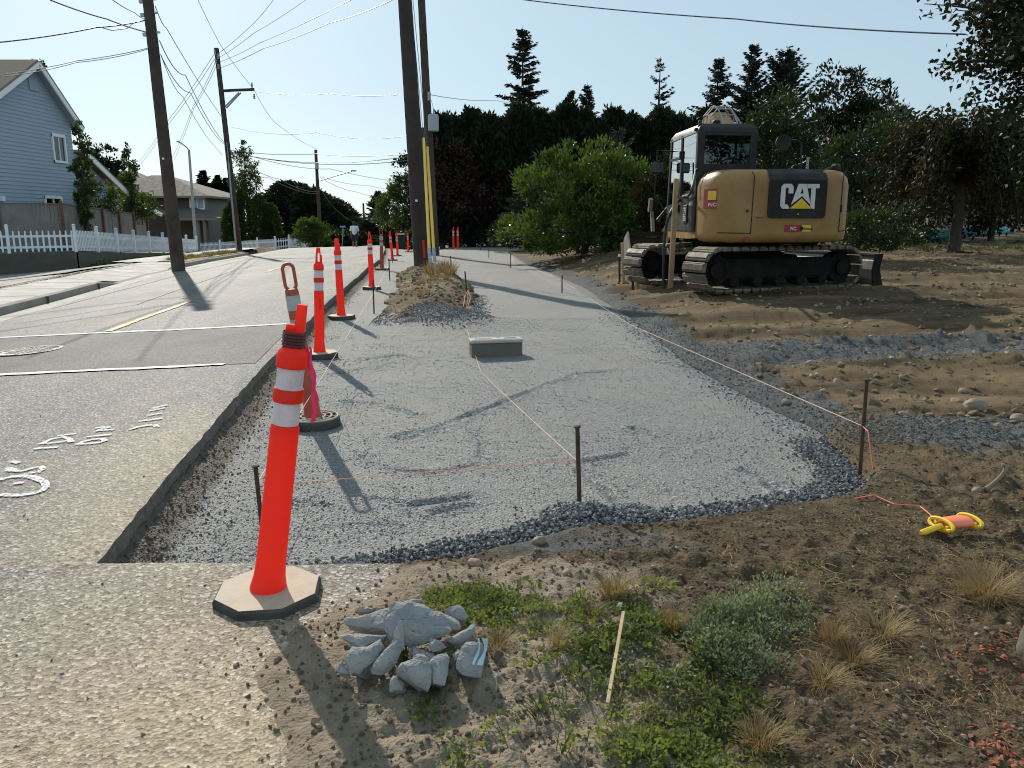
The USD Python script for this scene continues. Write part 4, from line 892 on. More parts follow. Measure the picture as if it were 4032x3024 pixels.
string('taut pink string along the right edge of the gravel from the tall corner pin', [sa(B_, .26), [1.42, 9.5, gz(1.42, 9.5) + .1], sa(E_, .1), sa(F_, .15)], 'string_pale', .0019)
string('pale string slanting from the pin behind the nearest post up the left strip', [sa(C_, .08), sa(G_, .2), sa(H_, .16)], 'string_pale', .0017)
string('loose string end dropping from the tall corner pin to the ground', [sa(B_, .26), [1.935, 4.14, .3], [1.925, 4.02, .12]], r=.0026)
string('string hanging in a loop from the leaning pin', [D0, [-.75, 12.5, .25], [-.74, 12.0, .12], [-.68, 12.1, .12], [-.66, 12.6, .22], D0], r=.004)
tangle = MB(); rr = np.random.default_rng(3)
tangle.tube(np.cumsum(rr.normal(0, .05, (60, 3)) * [1.2, 1.6, .12], 0) * .55 + [-.78, 11.9, .125], .003, 4); tangle.build('string_tangle', 'string_orange', None, True, 'tangled loose string lying on the gravel below the leaning pin', 'string')
RX, RY = ghit(3760, 2075, .02, 12)[:2]
rz0 = gz(RX, RY, False)
gl = [ghit(*q, .0, 12)[:2] for q in ((3365, 1972), (3440, 1960), (3520, 1990), (3620, 1997), (3660, 2025), (3690, 2062))]
string('orange string trailing over the soil from the corner pin to the yellow winder', [(x, y, max(gz(x, y, False), 0) + .012) for x, y in gl], r=.0033, n=6)
def reel():
    t = thing('string_winder', 'yellow plastic string winder wrapped with orange string, lying on the brown soil', 'string winder', (RX, RY, rz0 + .035), 16)
    f = MB()
    for x in (-.075, .075):
        f.tube([(x + .022 * math.cos(a) * .6 + (.02 if x > 0 else -.0) * 0, .062 * math.sin(a), .016 + .018 * math.cos(a)) for a in np.linspace(0, 2 * math.pi, 24, endpoint=False)], .0085, 6, closed=True)
    for y in (-.03, .03): f.bar((-.08, y, .012), (.08, y, .012), .012, .012)
    f.build('frame', 'reel_yellow', t, 30)
    w = MB(); prof = [(0, -.058), (.034, -.058), (.04, -.03), (.041, .03), (.034, .058), (0, .058)]
    w.lathe(prof, 20, M4(Ry(math.pi / 2) @ np.diag([.55, 1.15, 1.0]), (.004, 0, .018))); w.build('wound_string', 'string_orange', t, 40)
    h = MB(); h.tube([(-.085, -.01, .014), (-.13, -.02, .012), (-.2, -.035, .008), (-.215, -.037, .008)], [.012, .013, .013, .008], 8); h.build('grip', 'reel_yellow', t, 30)
reel()

def near_ground(px, py, s): return ghit(px, py, s * .16, 6.0)
# ------------------------------------------------------------------ concrete utility box, wooden stakes by the excavator
def box_():
    x, y = -.17, 8.12; t = thing('utility_box', 'narrow rectangular concrete utility box standing proud of the gravel path', 'utility box', (x, y, gz(x, y) - .02), 12)
    b = MB(); b.box((0, 0, .06), (.53, .18, .2), bev=.008); b.build('box', 'concrete_box', t)
    c = MB(); c.box((0, 0, .178), (.55, .2, .035), bev=.008); l = c.build('rim', 'concrete_lid', t)
    c = MB(); c.box((0, .0, .1975), (.48, .14, .004), bev=.001); l2 = c.build('lid', 'concrete_lid', t)
    for (dx, dy, w, d) in ((.15, -.01, .13, .03), (-.12, -.03, .14, .012), (-.2, .02, .02, .02), (.03, .02, .03, .012)):
        s = MB(); s.box((dx, dy, .2), (w, d, .004)); s.build('lid_slot', 'rubber', l2)
box_()
def stake(label, px, py0, py1, Y, w=.085, th=.038, lean=0.0, m='lumber'):
    p = ghit(px, py1); Y = p[1]; z = p[2]; h = at(px, py0, Y)[2] - z
    t = thing('wooden_stake', label, 'stake', (p[0], Y, z), 20, 'raw wooden stakes by the excavator')
    b = MB(); b.box((0, 0, h / 2 - .1), (w, th, h + .2), Ry(math.radians(lean)), .003); b.build('plank', m, t)
    return p[0], z, h
sx, sz, sh = stake('tallest raw wooden stake, with a black hose bowed beside it at the excavator', 2642, 703, 1140, 11.2, lean=1.0, w=.09)
stake('short raw wooden stake left of the other short one, by a capped pipe', 2452, 955, 1110, 11.8, .06, .03, -4)
stake('short raw wooden stake nearest to the tallest stake, by a capped pipe', 2506, 962, 1142, 11.4, .065, .03, -4)
for k, (px, py0, py1, Y) in enumerate(((2440, 1003, 1105, 11.75), (2492, 995, 1138, 11.35))):
    p = ghit(px, py1); Y = p[1]; z = p[2]; h = at(px, py0, Y)[2] - z
    t = thing('pipe_stub', ('black pipe stub with pale cap beside the left short stake', 'black pipe stub with pale cap beside the right short stake')[k], 'pipe stub', (p[0], Y, z), 0, 'capped pipe stubs by the stakes')
    b = MB(); b.cyl((0, 0, -.1), (-.02, 0, h - .03), .022); b.build('pipe', 'hose', t, 30); b = MB(); b.cyl((-.02, 0, h - .04), (-.021, 0, h + .01), .03, .026); b.build('cap', 'decal_white', t, 30)
hY = ghit(2618, 1142)[1]
hz = [at(2618, 1145, hY), at(2612, 1050, hY), at(2622, 900, hY + .01), at(2650, 820, hY + .05), at(2690, 775, hY + .2), at(2716, 765, 12.2), at(2735, 700, 12.4), at(2745, 670, 12.6)]
hz = np.array(hz); from scipy.interpolate import CubicSpline
cs_ = CubicSpline(np.arange(len(hz)), hz); hh = cs_(np.linspace(0, len(hz) - 1, 50))
s = MB(); s.tube(hh, .024, 10); s.build('hose', 'hose', None, True, 'thick black hose rising from the ground by the tall stake and arching to the cab', 'hose')

# ------------------------------------------------------------------ broken concrete heap
def chunk(seed, size, flat=.35):
    r = np.random.default_rng(seed); m = int(r.integers(5, 8)); a = np.sort((np.arange(m) + r.uniform(-.32, .32, m)) * 2 * math.pi / m); q = np.stack([np.cos(a), np.sin(a) * (.55 + .3 * r.random())], 1) * (.38 + .16 * r.random((m, 1)))
    t = flat * .5; top = q * (.78 + .2 * r.random((m, 1))) + r.normal(0, .03, 2); p = np.vstack([np.c_[q, -t * (.8 + .4 * r.random(m))], np.c_[top, t * (.6 + .8 * r.random(m))]])
    h = trimesh.convex.convex_hull(p).subdivide_to_size(.06)
    v = h.vertices; c = v - v.mean(0); n = unit(c)
    v = v + n * ((meshkit.fbm(v * 7 + seed, 3, seed) - .5) * .09 + (meshkit.fbm(v * 30 + seed, 2, seed) - .5) * .04)[:, None]
    return (v * size), h.faces
def unit(a): return a / (np.linalg.norm(a, axis=-1, keepdims=True) + 1e-9)
Z_ = lambda l: [(1200 + x / 2.013, 2200 + y / 2.013) for x, y in l]
rub = [  # visible face, drop to the ground (px), lean back (deg), yaw, thickness, label
    ([(640, 600), (620, 480), (690, 370), (790, 305), (920, 330), (1000, 390), (1090, 460), (1165, 560), (1130, 600), (1040, 630), (960, 655), (830, 680), (690, 680)], 60, 42, 8, .085, 'largest grey concrete slab, propped upright at the centre of the heap'),
    ([(305, 455), (340, 425), (400, 425), (560, 375), (680, 345), (700, 430), (640, 540), (420, 490), (320, 470)], 30, 74, -5, .05, 'long flat concrete piece at the back left of the heap'),
    ([(275, 575), (430, 560), (560, 562), (660, 570), (620, 600), (520, 625), (470, 662), (420, 660), (300, 600)], 40, 66, -10, .05, 'flat concrete piece with a dark hollow under it, left of the big slab'),
    ([(300, 770), (350, 670), (395, 690), (470, 665), (575, 610), (612, 680), (560, 790), (450, 880), (430, 925), (350, 900), (310, 830)], 12, 48, -14, .08, 'lumpy concrete chunk at the left front of the heap'),
    ([(525, 860), (580, 790), (690, 680), (735, 610), (750, 530), (785, 480), (802, 560), (795, 650), (800, 690), (750, 790), (690, 870), (600, 915), (535, 910)], 22, 30, 22, .06, 'curved pointed concrete shard standing in front of the big slab'),
    ([(715, 870), (760, 810), (860, 770), (870, 740), (940, 715), (985, 760), (1010, 880), (1005, 980), (985, 1040), (900, 1000), (820, 930)], 4, 50, 10, .075, 'wedge of concrete at the very front of the heap'),
    ([(985, 790), (1060, 740), (1130, 720), (1155, 760), (1150, 850), (1130, 900), (1095, 980), (1020, 960), (1000, 870)], 8, 52, 16, .07, 'concrete chunk between the front wedge and the blue-streaked block'),
    ([(1190, 820), (1240, 690), (1290, 648), (1410, 650), (1420, 690), (1415, 770), (1395, 880), (1380, 915), (1230, 900), (1190, 860)], 4, 46, -6, .12, 'blocky concrete piece streaked with pale blue paint, at the right end'),
    ([(1000, 390), (1060, 395), (1130, 420), (1200, 450), (1240, 500), (1220, 530), (1150, 520), (1080, 470)], 40, 70, 10, .05, 'flat concrete piece leaning off the right of the big slab'),
    ([(1120, 390), (1210, 340), (1260, 370), (1300, 440), (1270, 462), (1180, 430)], 30, 60, 14, .05, 'small concrete piece at the far right of the heap'),
    ([(1120, 620), (1170, 580), (1280, 530), (1340, 470), (1352, 570), (1290, 612), (1190, 645)], 25, 62, 10, .045, 'pale scooped concrete piece above the blue-streaked block'),
    ([(815, 690), (870, 672), (950, 685), (1020, 710), (1030, 750), (980, 770), (930, 730), (850, 735)], 40, 66, 0, .045, 'small concrete piece under the front edge of the big slab'),
    ([(1005, 630), (1090, 655), (1140, 690), (1090, 735), (1030, 745), (1000, 700)], 40, 35, 20, .05, 'small dark concrete bit tucked under the big slab\'s right side'),
    ([(670, 960), (690, 890), (760, 910), (790, 960), (770, 1010), (665, 1030)], 2, 60, 0, .05, 'dark small concrete fragment on the soil at the heap\'s front'),
    ([(400, 385), (430, 348), (500, 362), (570, 372), (530, 395), (420, 412)], 10, 50, 0, .04, 'dark small fragment behind the long flat piece'),
    ([(250, 870), (300, 790), (335, 830), (352, 890), (290, 885)], 4, 55, -10, .05, 'small concrete bit at the left foot of the heap'),
    ([(800, 298), (850, 280), (930, 288), (938, 322), (850, 318)], 30, 60, 0, .05, 'tan concrete bit just showing behind the big slab'),
    ([(1160, 740), (1200, 692), (1232, 708), (1218, 760), (1180, 782)], 20, 50, 0, .05, 'tiny grey lump beside the blue-streaked block')]
def slab(pxs, drop, lean, yaw, th, seed):
    pxs = Z_(pxs); lo = max(pxs, key=lambda q: q[1]); g = ghit(lo[0], lo[1] + (drop + 6) / 2.013, .035, 6); Y = g[1] - .01; A0 = at(lo[0], lo[1], Y)
    f, ps = math.radians(lean), math.radians(yaw); n = np.array([math.sin(ps) * math.cos(f), -math.cos(ps) * math.cos(f), math.sin(f)]); o = np.array([0, 0, EYE])
    P = np.array([o + ray(*q) * (((A0 - o) @ n) / (ray(*q) @ n)) for q in pxs]); u = unit(np.cross([0, 0, 1.], n)); w = np.cross(n, u); c = P.mean(0); q2 = np.stack([(P - c) @ u, (P - c) @ w], 1)
    t = trimesh.creation.extrude_polygon(Polygon(q2).buffer(0), th, engine='earcut'); t = t.subdivide_to_size(.022); v = t.vertices.copy(); d = (v[:, 2] / th)
    v[:, :2] *= (.8 + .2 * d + .0)[:, None]; ed = shapely.distance(shapely.points(v[:, :2]), Polygon(q2).exterior)
    v[:, 2] -= np.where(d > .5, .016 * np.exp(-ed / .012), 0) + (d > .5) * ((meshkit.fbm(v * 11 + seed, 4, seed) - .5) * .026 + (meshkit.fbm(v * 45 + seed, 2, seed) - .5) * .014)
    v[:, :2] += (np.stack([meshkit.fbm(v * 16 + seed + k, 3, seed + k) for k in (3, 8)], 1) - .5) * .022
    return c, c + (v[:, 0:1] * u + v[:, 1:2] * w + (v[:, 2:3] - th) * n), t.faces, u, w, n, q2
for k, (pxs, drop, lean, yaw, th, lab) in enumerate(rub):
    c, v, f, u, w, n, q2 = slab(pxs, drop, lean, yaw, th, 60 + k)
    t = thing('concrete_chunk', lab, 'concrete chunk', c, 0, 'broken concrete heap at the corner of the asphalt'); part(t, 'lump', (v - c, f), 'concrete_grey', 35)
    if k == 7:
        for x0, wd in ((.015, .006), (.032, .011)):
            yy = np.linspace(-.02, .05, 14); m = MB(); e = x0 + .006 * np.sin(yy * 60); hw = wd / 2 * (1 + .4 * np.sin(yy * 90 + x0 * 99)); m.add(np.stack([np.stack([e - hw, yy], 1), np.stack([e + hw, yy], 1)], 1).reshape(-1, 2) @ np.stack([u, w]) + n * .006, grid_faces(14, 2)); m.build('paint_streak', 'paint_blue', t)
# ------------------------------------------------------------------ larger loose stones
def cobble(label, x, y, s, seed, path=False, sink=.35, m='cobble'):
    r = np.random.default_rng(seed); i = trimesh.creation.icosphere(3, 1.0); v = i.vertices * (1 + (meshkit.fbm(i.vertices * 1.4 + seed, 3, seed) - .5)[:, None] * .5)
    v = v * np.array([1.0, .75, .6]) * s / 2 @ Rz(r.random() * 6).T
    z = gz(x, y, path); t = part(None, 'cobble', (v + [x, y, z + s * .3 * (1 - sink * 2)], i.faces), m, True, label, 'stone', 'rounded cobbles lying on the soil and gravel')
cl = [((2122, 2130), .085, 'round tan cobble in the dark gravel rim below the front pin'), ((1870, 2200), .07, 'flattish tan cobble half buried where the dark gravel meets the soil'), ((3840, 1592), .2, 'largest flat tan cobble in the grey spill at the right'),
      ((3095, 1583), .1, 'tan cobble just past the right-hand string'), ((3410, 1615), .07, 'small cobble right of the tall corner pin'), ((3560, 1632), .09, 'low cobble between the corner pin and the largest flat cobble'), ((3770, 1565), .12, 'cobble behind the largest flat cobble'),
      ((3795, 1530), .11, 'cobble at the sandy edge above the largest flat cobble'), ((4015, 1640), .14, 'cobble cut by the right edge of view'), ((3240, 1540), .08, 'cobble on the sand between string and spill'), ((2232, 2250), .05, 'small round stone on the pebbly soil above the clover'),
      ((790, 2970), .06, 'pale stone at the bottom left by the soil\'s edge'), ((850, 2985), .05, 'second pale stone at the bottom left, nearer the soil'), ((2340, 3040), .1, 'tan stone half buried at the bottom centre'), ((3160, 1655), .045, 'small stone close to the string near the corner pin')]
for k, ((px, py), s_, lab) in enumerate(cl):
    p = ghit(px, py, .01, 30)
    inp = bool(PATH.contains(shapely.Point(p[0], p[1])))
    cobble(lab, p[0], p[1], s_ * .82, 200 + k, inp)
# wood lath in the weeds, curved root, grey stone at the right edge
b = MB(); a0, a1 = at(2453, 2480, 2.14), at(2392, 2790, 1.78)
a0[2], a1[2] = gz(a0[0], a0[1], False) + .045, gz(a1[0], a1[1], False) + .02
b.bar(a0, a1, .0095, .005, bev=.001); b.build('lath', 'lath', None, False, 'split pale wooden lath lying in the clover', 'lath')
def sweep_thing(name, label, cat, px_pts, Y0, r, m, lift=0.02):
    pts = [];
    for (px, py, Y, dz) in px_pts:
        q = at(px, py, Y); pts.append(q)
    c = CubicSpline(np.arange(len(pts)), np.array(pts))(np.linspace(0, len(pts) - 1, 24)); s = MB(); s.tube(c, np.interp(np.linspace(0, 1, 24), np.linspace(0, 1, len(r)), r), 8); s.build(name, m, None, True, label, cat)
ROOT = ghit(3890, 1935, 0, 12)
sweep_thing('root', 'pale curved root sticking up from the soil at the right', 'root', [(3880, 1928, ROOT[1] - .02, 0), (3925, 1892, ROOT[1], 0), (3958, 1850, ROOT[1] + .01, 0), (3945, 1830, ROOT[1] + .02, 0)], 3.9, [.014, .01, .009, .008], 'root_pale')
cobble('pale fibrous root stump on the soil at the right edge', ROOT[0] - .05, ROOT[1], .07, 300, False, .5, 'root_pale')
i_ = trimesh.creation.icosphere(4, 1.0); v_ = i_.vertices * (1 + (meshkit.fbm(i_.vertices * 1.3 + 7, 4, 9) - .5)[:, None] * .7) * [.12, .12, .2] + [1.56, 1.98, .24]; part(None, 'edge_stone', (v_, i_.faces), 'concrete_box', True, 'dark grey stone with a pale rim cut off by the lower right edge of view', 'stone')
# ------------------------------------------------------------------ kerb, pavement, driveway
def strip(y0, y1, offs, zf, step=.4):
    """Sheet along the kerb line: offs = x offsets from the kerb, zf(k, y) heights."""
    n = int((y1 - y0) / step) + 2; y = np.linspace(y0, y1, n)
    v = np.stack([np.stack([K(y) + o, y, zf(i, y)], 1) for i, o in enumerate(offs)], 1)
    return v.reshape(-1, 3), grid_faces(n, len(offs))[:, ::-1]
def kerb_h(y): return .13 * sstep(18.9, 17.0, y) + .13 * sstep(24.4, 25.2, y) + .012
def kerb_mesh(y0, y1):
    m = MB(); g = lambda y: road_z(K(y), y)
    m.add(*strip(y0, y1, [-.19, -.185, -.17, -.03, -.012, .0, .012], lambda i, y: g(y) + [-.1, kerb_h(y) - .012, kerb_h(y), kerb_h(y), kerb_h(y) - .012, kerb_h(y) * .5, -.1][i], .25)); return m
kb = kerb_mesh(-6, 30); kp = kb.build('kerb', 'kerb_grey', None, 35, kind='structure')
for yj in (7.5, 10.9, 14.1, 17.0):
    j = MB(); j.box((K(yj) - .08, yj, road_z(K(yj), yj) + .07), (.235, .014, .14)); j.build('kerb_joint', 'wall_dark', kp)
gt = MB(); gt.add(*strip(-6, 40, [.02, .33], lambda i, y: road_z(K(y) + .2, y) + .006)); gt.build('gutter', 'walk_grey', None, True, kind='structure')
def wz(i, y): return walk_z(y) - .118 * (sstep(17.5, 19.3, y) * sstep(25.2, 24.2, y)) * [1, .8, .5, 0][i]
sw = MB(); sw.add(*strip(-6, 27, [-.175, -.6, -1.1, -1.65], wz)); sp = sw.build('sidewalk', 'walk_grey', None, True, kind='structure')
for k, yj in enumerate(np.arange(6.5, 27, 1.55)):
    j = MB(); a, b = np.array([K(yj) - .2, yj, wz(0, yj) + .004]), np.array([K(yj) - 1.64, yj - .2, wz(3, yj) + .004]); j.bar(a, b, .01, .003); j.build('pavement_joint', 'joint_grey', sp)
sw = MB(); sw.add(*strip(27, 52, [-1.25, -1.9, -2.75], lambda i, y: walk_z(y) + .006)); sw.build('sidewalk', 'walk_grey', None, True, kind='structure')
dv = MB(); n = 40; y = np.linspace(16.8, 33, n); offs = [-1.5, -2.6, -3.8, -5.2, -7.0, -10]
dv.add(np.stack([np.stack([K(y) + o, y, land_left(K(y) + o, y) + (.035 if o < -2 else -.002) + .01 * nz(K(y) + o, y, .6, 2, 60)], 1) for o in offs], 1).reshape(-1, 3), grid_faces(n, 6)[:, ::-1])
plain('drive_grey', (.2, .19, .18), .8, var=.15, scale=1.3, bump=.4, bscale=50, dirt=(.3, .27, .23), dirt_amt=.6, dscale=.7)
plain('patch_grey', (.14, .135, .13), .8, var=.12, scale=2, bump=.4, bscale=70)
plain('road_white', (.62, .61, .58), .7, var=.12, scale=14, dirt=(.25, .24, .22), dirt_amt=.75, dscale=5)
plain('faint_line', (.2, .195, .185), .75, var=.25, scale=14, dirt=(.11, .11, .105), dirt_amt=.8, dscale=4)
plain('road_yellow', (.5, .3, .07), .7, var=.15, scale=14, dirt=(.2, .17, .12), dirt_amt=.7, dscale=7)
plain('dry_turf', (.33, .24, .12), .95, var=.35, scale=6, bump=.8, bscale=30, dirt=(.12, .12, .05), dirt_amt=.6, dscale=2)
dv.build('driveway', 'drive_grey', None, True, kind='structure')
pt = MB(); ys = np.linspace(20, 25.5, 12); pt.add(np.stack([np.stack([K(ys) + o, ys + (o + 3) * .3, land_left(K(ys) + o, ys + (o + 3) * .3) + .05], 1) for o in (-1.9, -2.8, -3.7)], 1).reshape(-1, 3), grid_faces(12, 3)[:, ::-1]); pt.build('driveway_patch', 'patch_grey', None, True, kind='structure')
# planter strips of dry turf, and the far kerb with its rounded end
tb = MB(); tb.add(*strip(27.2, 40.4, [-.2, -.5, -.9, -1.25], lambda i, y: walk_z(y) + .02 + nz(K(y), y, 2, 2, 61 + i) * .03)); tb.build('verge', 'dry_turf', None, True, kind='structure')
tb = MB(); tb.add(*strip(9.5, 16.6, [-1.66, -2.2, -3.0, -4.0], lambda i, y: (walk_z(y) if i < 1 else land_left(K(y) - [1.66, 2.2, 3.0, 4.0][i], y)) + .05 + nz(K(y), y, 2, 2, 71 + i) * .04)); tb.build('verge', 'dry_turf', None, True, kind='structure')
kc = MB(); yk = np.linspace(29.6, 39.6, 28); kx_, ky_ = list(K(yk)), list(yk)
for a in np.linspace(0, 1.5, 10)[1:]: kx_.append(K(39.6) - 1.2 * (1 - math.cos(a))); ky_.append(39.6 + 1.1 * math.sin(a))
cp = np.stack([kx_, ky_], 1); tn = np.gradient(cp, axis=0); tn /= np.linalg.norm(tn, axis=1, keepdims=True); nr = np.stack([tn[:, 1], -tn[:, 0]], 1)
zz = np.array([walk_z(min(v, 40)) - .13 for v in cp[:, 1]]); rows = []
for o, h in ((-.17, .13), (-.02, .13), (.0, .11), (.015, -.12)): rows.append(np.c_[cp + nr * o, zz + h])
kc.add(np.stack(rows, 1).reshape(-1, 3), grid_faces(len(cp), 4)[:, ::-1]); kc.build('kerb', 'kerb_grey', None, 35, kind='structure')

# ------------------------------------------------------------------ markings (worn sheets 4 mm above the asphalt), sprayed marks, manhole
def road_strip(pts, w, m, name, dz=.006, par=road, jag=.5, seed=0, label=None, fade=None):
    p = np.asarray(pts, float); L = np.r_[0, np.cumsum(np.linalg.norm(np.diff(p, axis=0), axis=1))]
    n = max(4, int(L[-1] / .05)); u = np.linspace(0, L[-1], n); x, y = np.interp(u, L, p[:, 0]), np.interp(u, L, p[:, 1])
    t = np.stack([np.gradient(x), np.gradient(y)], 1); t /= np.linalg.norm(t, axis=1, keepdims=True); nn = np.stack([-t[:, 1], t[:, 0]], 1)
    wl = w / 2 * (1 + jag * 2 * nz(u, u * 0, 6, 3, seed)); wr = w / 2 * (1 + jag * 2 * nz(u, u * 0 + 5, 6, 3, seed + 9))
    if fade is not None: wl, wr = wl * np.interp(u / L[-1], [0, 1], fade), wr * np.interp(u / L[-1], [0, 1], fade)
    a, c, b = np.stack([x, y], 1) + nn * wl[:, None], np.stack([x, y], 1), np.stack([x, y], 1) - nn * wr[:, None]
    v = np.stack([np.c_[q, road_z(q[:, 0], q[:, 1]) + nz(q[:, 0], q[:, 1], .5, 2, 54) * .02 + dz] for q in (a, c, b)], 1).reshape(-1, 3)
    return part(par.GetPrim(), name, (v, grid_faces(n, 3)), m, True, label)
# smoother trench patch across the road, sealed with pale lines on both sides
ya = lambda x: np.interp(x, [-9, -6.23, -2.75, -2.4], [9.6, 9.5, 9.35, 9.33]); yb = lambda x: np.interp(x, [-9, -4.6, -2.28], [7.1, 6.95, 6.86])
gx = np.linspace(0, 1, 40); pv = []
for f in np.linspace(0, 1, 12):
    y0 = yb(-4) * (1 - f) + ya(-4) * f; x = K(y0) + .36 + (E(y0) - .09 - K(y0) - .36) * gx; yy = yb(x) * (1 - f) + ya(x) * f
    pv.append(np.stack([x, yy, road_z(x, yy) + nz(x, yy, .5, 2, 54) * .02 + .004], 1))
mat('patch_asphalt', {
    'g': ('geometry', {}), 'v': ('voronoi_texture', {'scale': 130.0}), 'sc': ('separate_color', {}), 'n1': ('noise_texture', {'scale': 1.1, 'detail': 6.0, 'roughness': .6}),
    'chip': ('rgb_ramp', {'ramp': [(.0, (.045, .045, .045)), (.5, (.112, .109, .104)), (1.0, (.26, .25, .235))]}), 'st': ('rgb_ramp', {'ramp': [(.35, (.75, .75, .75)), (.65, (1.15, 1.13, 1.08))]}), 'mul': ('mix', {'mix_type': 'multiply', 'fac': 1.0}),
    'b': ('bump', {'strength': .4, 'distance': .005}), 'p': ('principled_bsdf', {'roughness': .8, 'specular_ior_level': .25})},
    [('g.position', 'v.vector'), ('g.position', 'n1.vector'), ('v.color', 'sc.color'), ('sc.r', 'chip.fac'), ('n1.fac', 'st.fac'), ('chip.color', 'mul.color1'), ('st.color', 'mul.color2'), ('mul.color', 'p.base_color'), ('v.distance', 'b.height'), ('b.normal', 'p.normal')])
part(road.GetPrim(), 'trench_patch', (np.vstack(pv), grid_faces(12, 40)[:, ::-1]), 'patch_asphalt', True)
xs_ = np.linspace(-8.0, -2.5, 30)
road_strip(np.stack([np.linspace(-7.2, E(9.35) - .15, 20), ya(np.linspace(-7.2, E(9.35) - .15, 20))], 1), .085, 'road_white', 'seal_line', .009, seed=1)
road_strip(np.stack([np.linspace(-6.5, -2.55, 20), yb(np.linspace(-6.5, -2.55, 20))], 1), .095, 'road_white', 'seal_line', .009, seed=2, fade=(1.15, .8))
road_strip([(-4.93, 9.55), (-5.3, 13.0)], .09, 'road_yellow', 'yellow_dash', .009, seed=3)
road_strip([(-6.25, 20.2), (-6.62, 23.8)], .1, 'road_yellow', 'yellow_dash', .009, seed=4)
road_strip([(-7.7, 13.2), (-8.0, 15.2), (-8.9, 22), (-10.3, 30)], .05, 'faint_line', 'faint_edge_line', .008, seed=5, jag=.5, fade=(.6, 1))
road_strip([(-7.0, 11.0), (-6.2, 13), (-7.0, 18), (-8.5, 27)], .03, 'faint_line', 'faint_edge_line', .008, seed=6, jag=.5)
# utility marks sprayed in white on the near asphalt
mat('spray', {'g': ('geometry', {}), 'n': ('noise_texture', {'scale': 60.0, 'detail': 5.0, 'roughness': .7}), 'r': ('rgb_ramp', {'ramp': [(.38, (0, 0, 0)), (.52, (1, 1, 1))]}),
              't': ('transparent_bsdf', {}), 'p': ('principled_bsdf', {'base_color': (.72, .72, .74), 'roughness': .8}), 'm': ('mix_closure', {})},
    [('g.position', 'n.vector'), ('n.fac', 'r.fac'), ('r.color', 'm.fac'), ('t.BSDF', 'm.closure1'), ('p.BSDF', 'm.closure2')], surface='m.closure')
mat('scrape', {'g': ('geometry', {}), 'n': ('noise_texture', {'scale': 45.0, 'detail': 5.0, 'roughness': .75}), 'r': ('rgb_ramp', {'ramp': [(.45, (0, 0, 0)), (.6, (.8, .8, .8))]}),
              't': ('transparent_bsdf', {}), 'p': ('principled_bsdf', {'base_color': (.5, .42, .3), 'roughness': .9}), 'm': ('mix_closure', {})},
    [('g.position', 'n.vector'), ('n.fac', 'r.fac'), ('r.color', 'm.fac'), ('t.BSDF', 'm.closure1'), ('p.BSDF', 'm.closure2')], surface='m.closure')
def rp_(px, py):
    d = ray(px, py)
    for t_ in np.linspace(1, 14, 2600):
        p = np.array([0, 0, EYE]) + d * t_
        if p[2] < road_z(p[0], p[1]): return p[:2]
def spray(px, w=.035, seed=0): road_strip([rp_(*q) for q in px], w, 'spray', 'sprayed_mark', .0065, jag=.35, seed=seed)
for k, q in enumerate([[(0, 1895), (60, 1878), (130, 1880), (180, 1905), (182, 1925), (150, 1945), (70, 1955), (0, 1953)], [(25, 1855), (80, 1862), (125, 1850), (160, 1838), (172, 1850), (150, 1866), (110, 1868)], [(45, 1822), (75, 1828)], [(55, 1908), (95, 1905)], [(30, 1848), (60, 1856)],
                       [(135, 1772), (180, 1768), (230, 1765)], [(160, 1755), (200, 1735), (250, 1725), (280, 1735), (230, 1748), (165, 1752)], [(225, 1722), (300, 1712)], [(270, 1735), (285, 1745)],
                       [(300, 1755), (350, 1735), (400, 1730), (420, 1742), (360, 1750), (305, 1754)], [(340, 1725), (440, 1715)], [(380, 1700), (450, 1695)], [(375, 1690), (450, 1682), (385, 1697)],
                       [(510, 1695), (560, 1680), (610, 1675), (618, 1685)], [(545, 1663), (640, 1650)], [(580, 1640), (640, 1630)], [(590, 1622), (650, 1610)], [(600, 1612), (660, 1598)]]): spray(q, .034 if k else .042, 80 + k)
for k, q in enumerate([[(330, 2140), (400, 2170)], [(280, 2185), (320, 2205)], [(240, 2205), (300, 2235)], [(170, 2240), (205, 2262)], [(210, 2170), (240, 2185)], [(330, 2245), (360, 2262)], [(300, 2130), (320, 2140)]]): road_strip([rp_(*p) for p in q], .022, 'scrape', 'tooth_scrape', .006, jag=.5, seed=120 + k)
mx, my = -5.15, 8.3
mh = thing('manhole_cover', 'round cast iron manhole cover set in the smooth strip of road', 'manhole cover', (mx, my, road_z(mx, my) + nz(np.array(mx), np.array(my), .5, 2, 54) * .02 + .008), 0, ry=-3.1)
b = MB(); b.lathe([(.27, -.05), (.32, -.05), (.32, .004), (.285, .004), (.285, -.006), (.27, -.006)], 40); b.build('frame', 'iron', mh, 30)
b = MB(); b.lathe([(0, -.04), (.28, -.04), (.28, -.001), (0, -.001)], 40); cv = b.build('cover', 'iron', mh, 30)
for i in range(-4, 5):
    for j in range(-4, 5):
        if i * i + j * j < 17: q = MB(); q.box((i * .058, j * .058, .0005), (.034, .034, .005), bev=.001); q.build('stud', 'iron', cv)

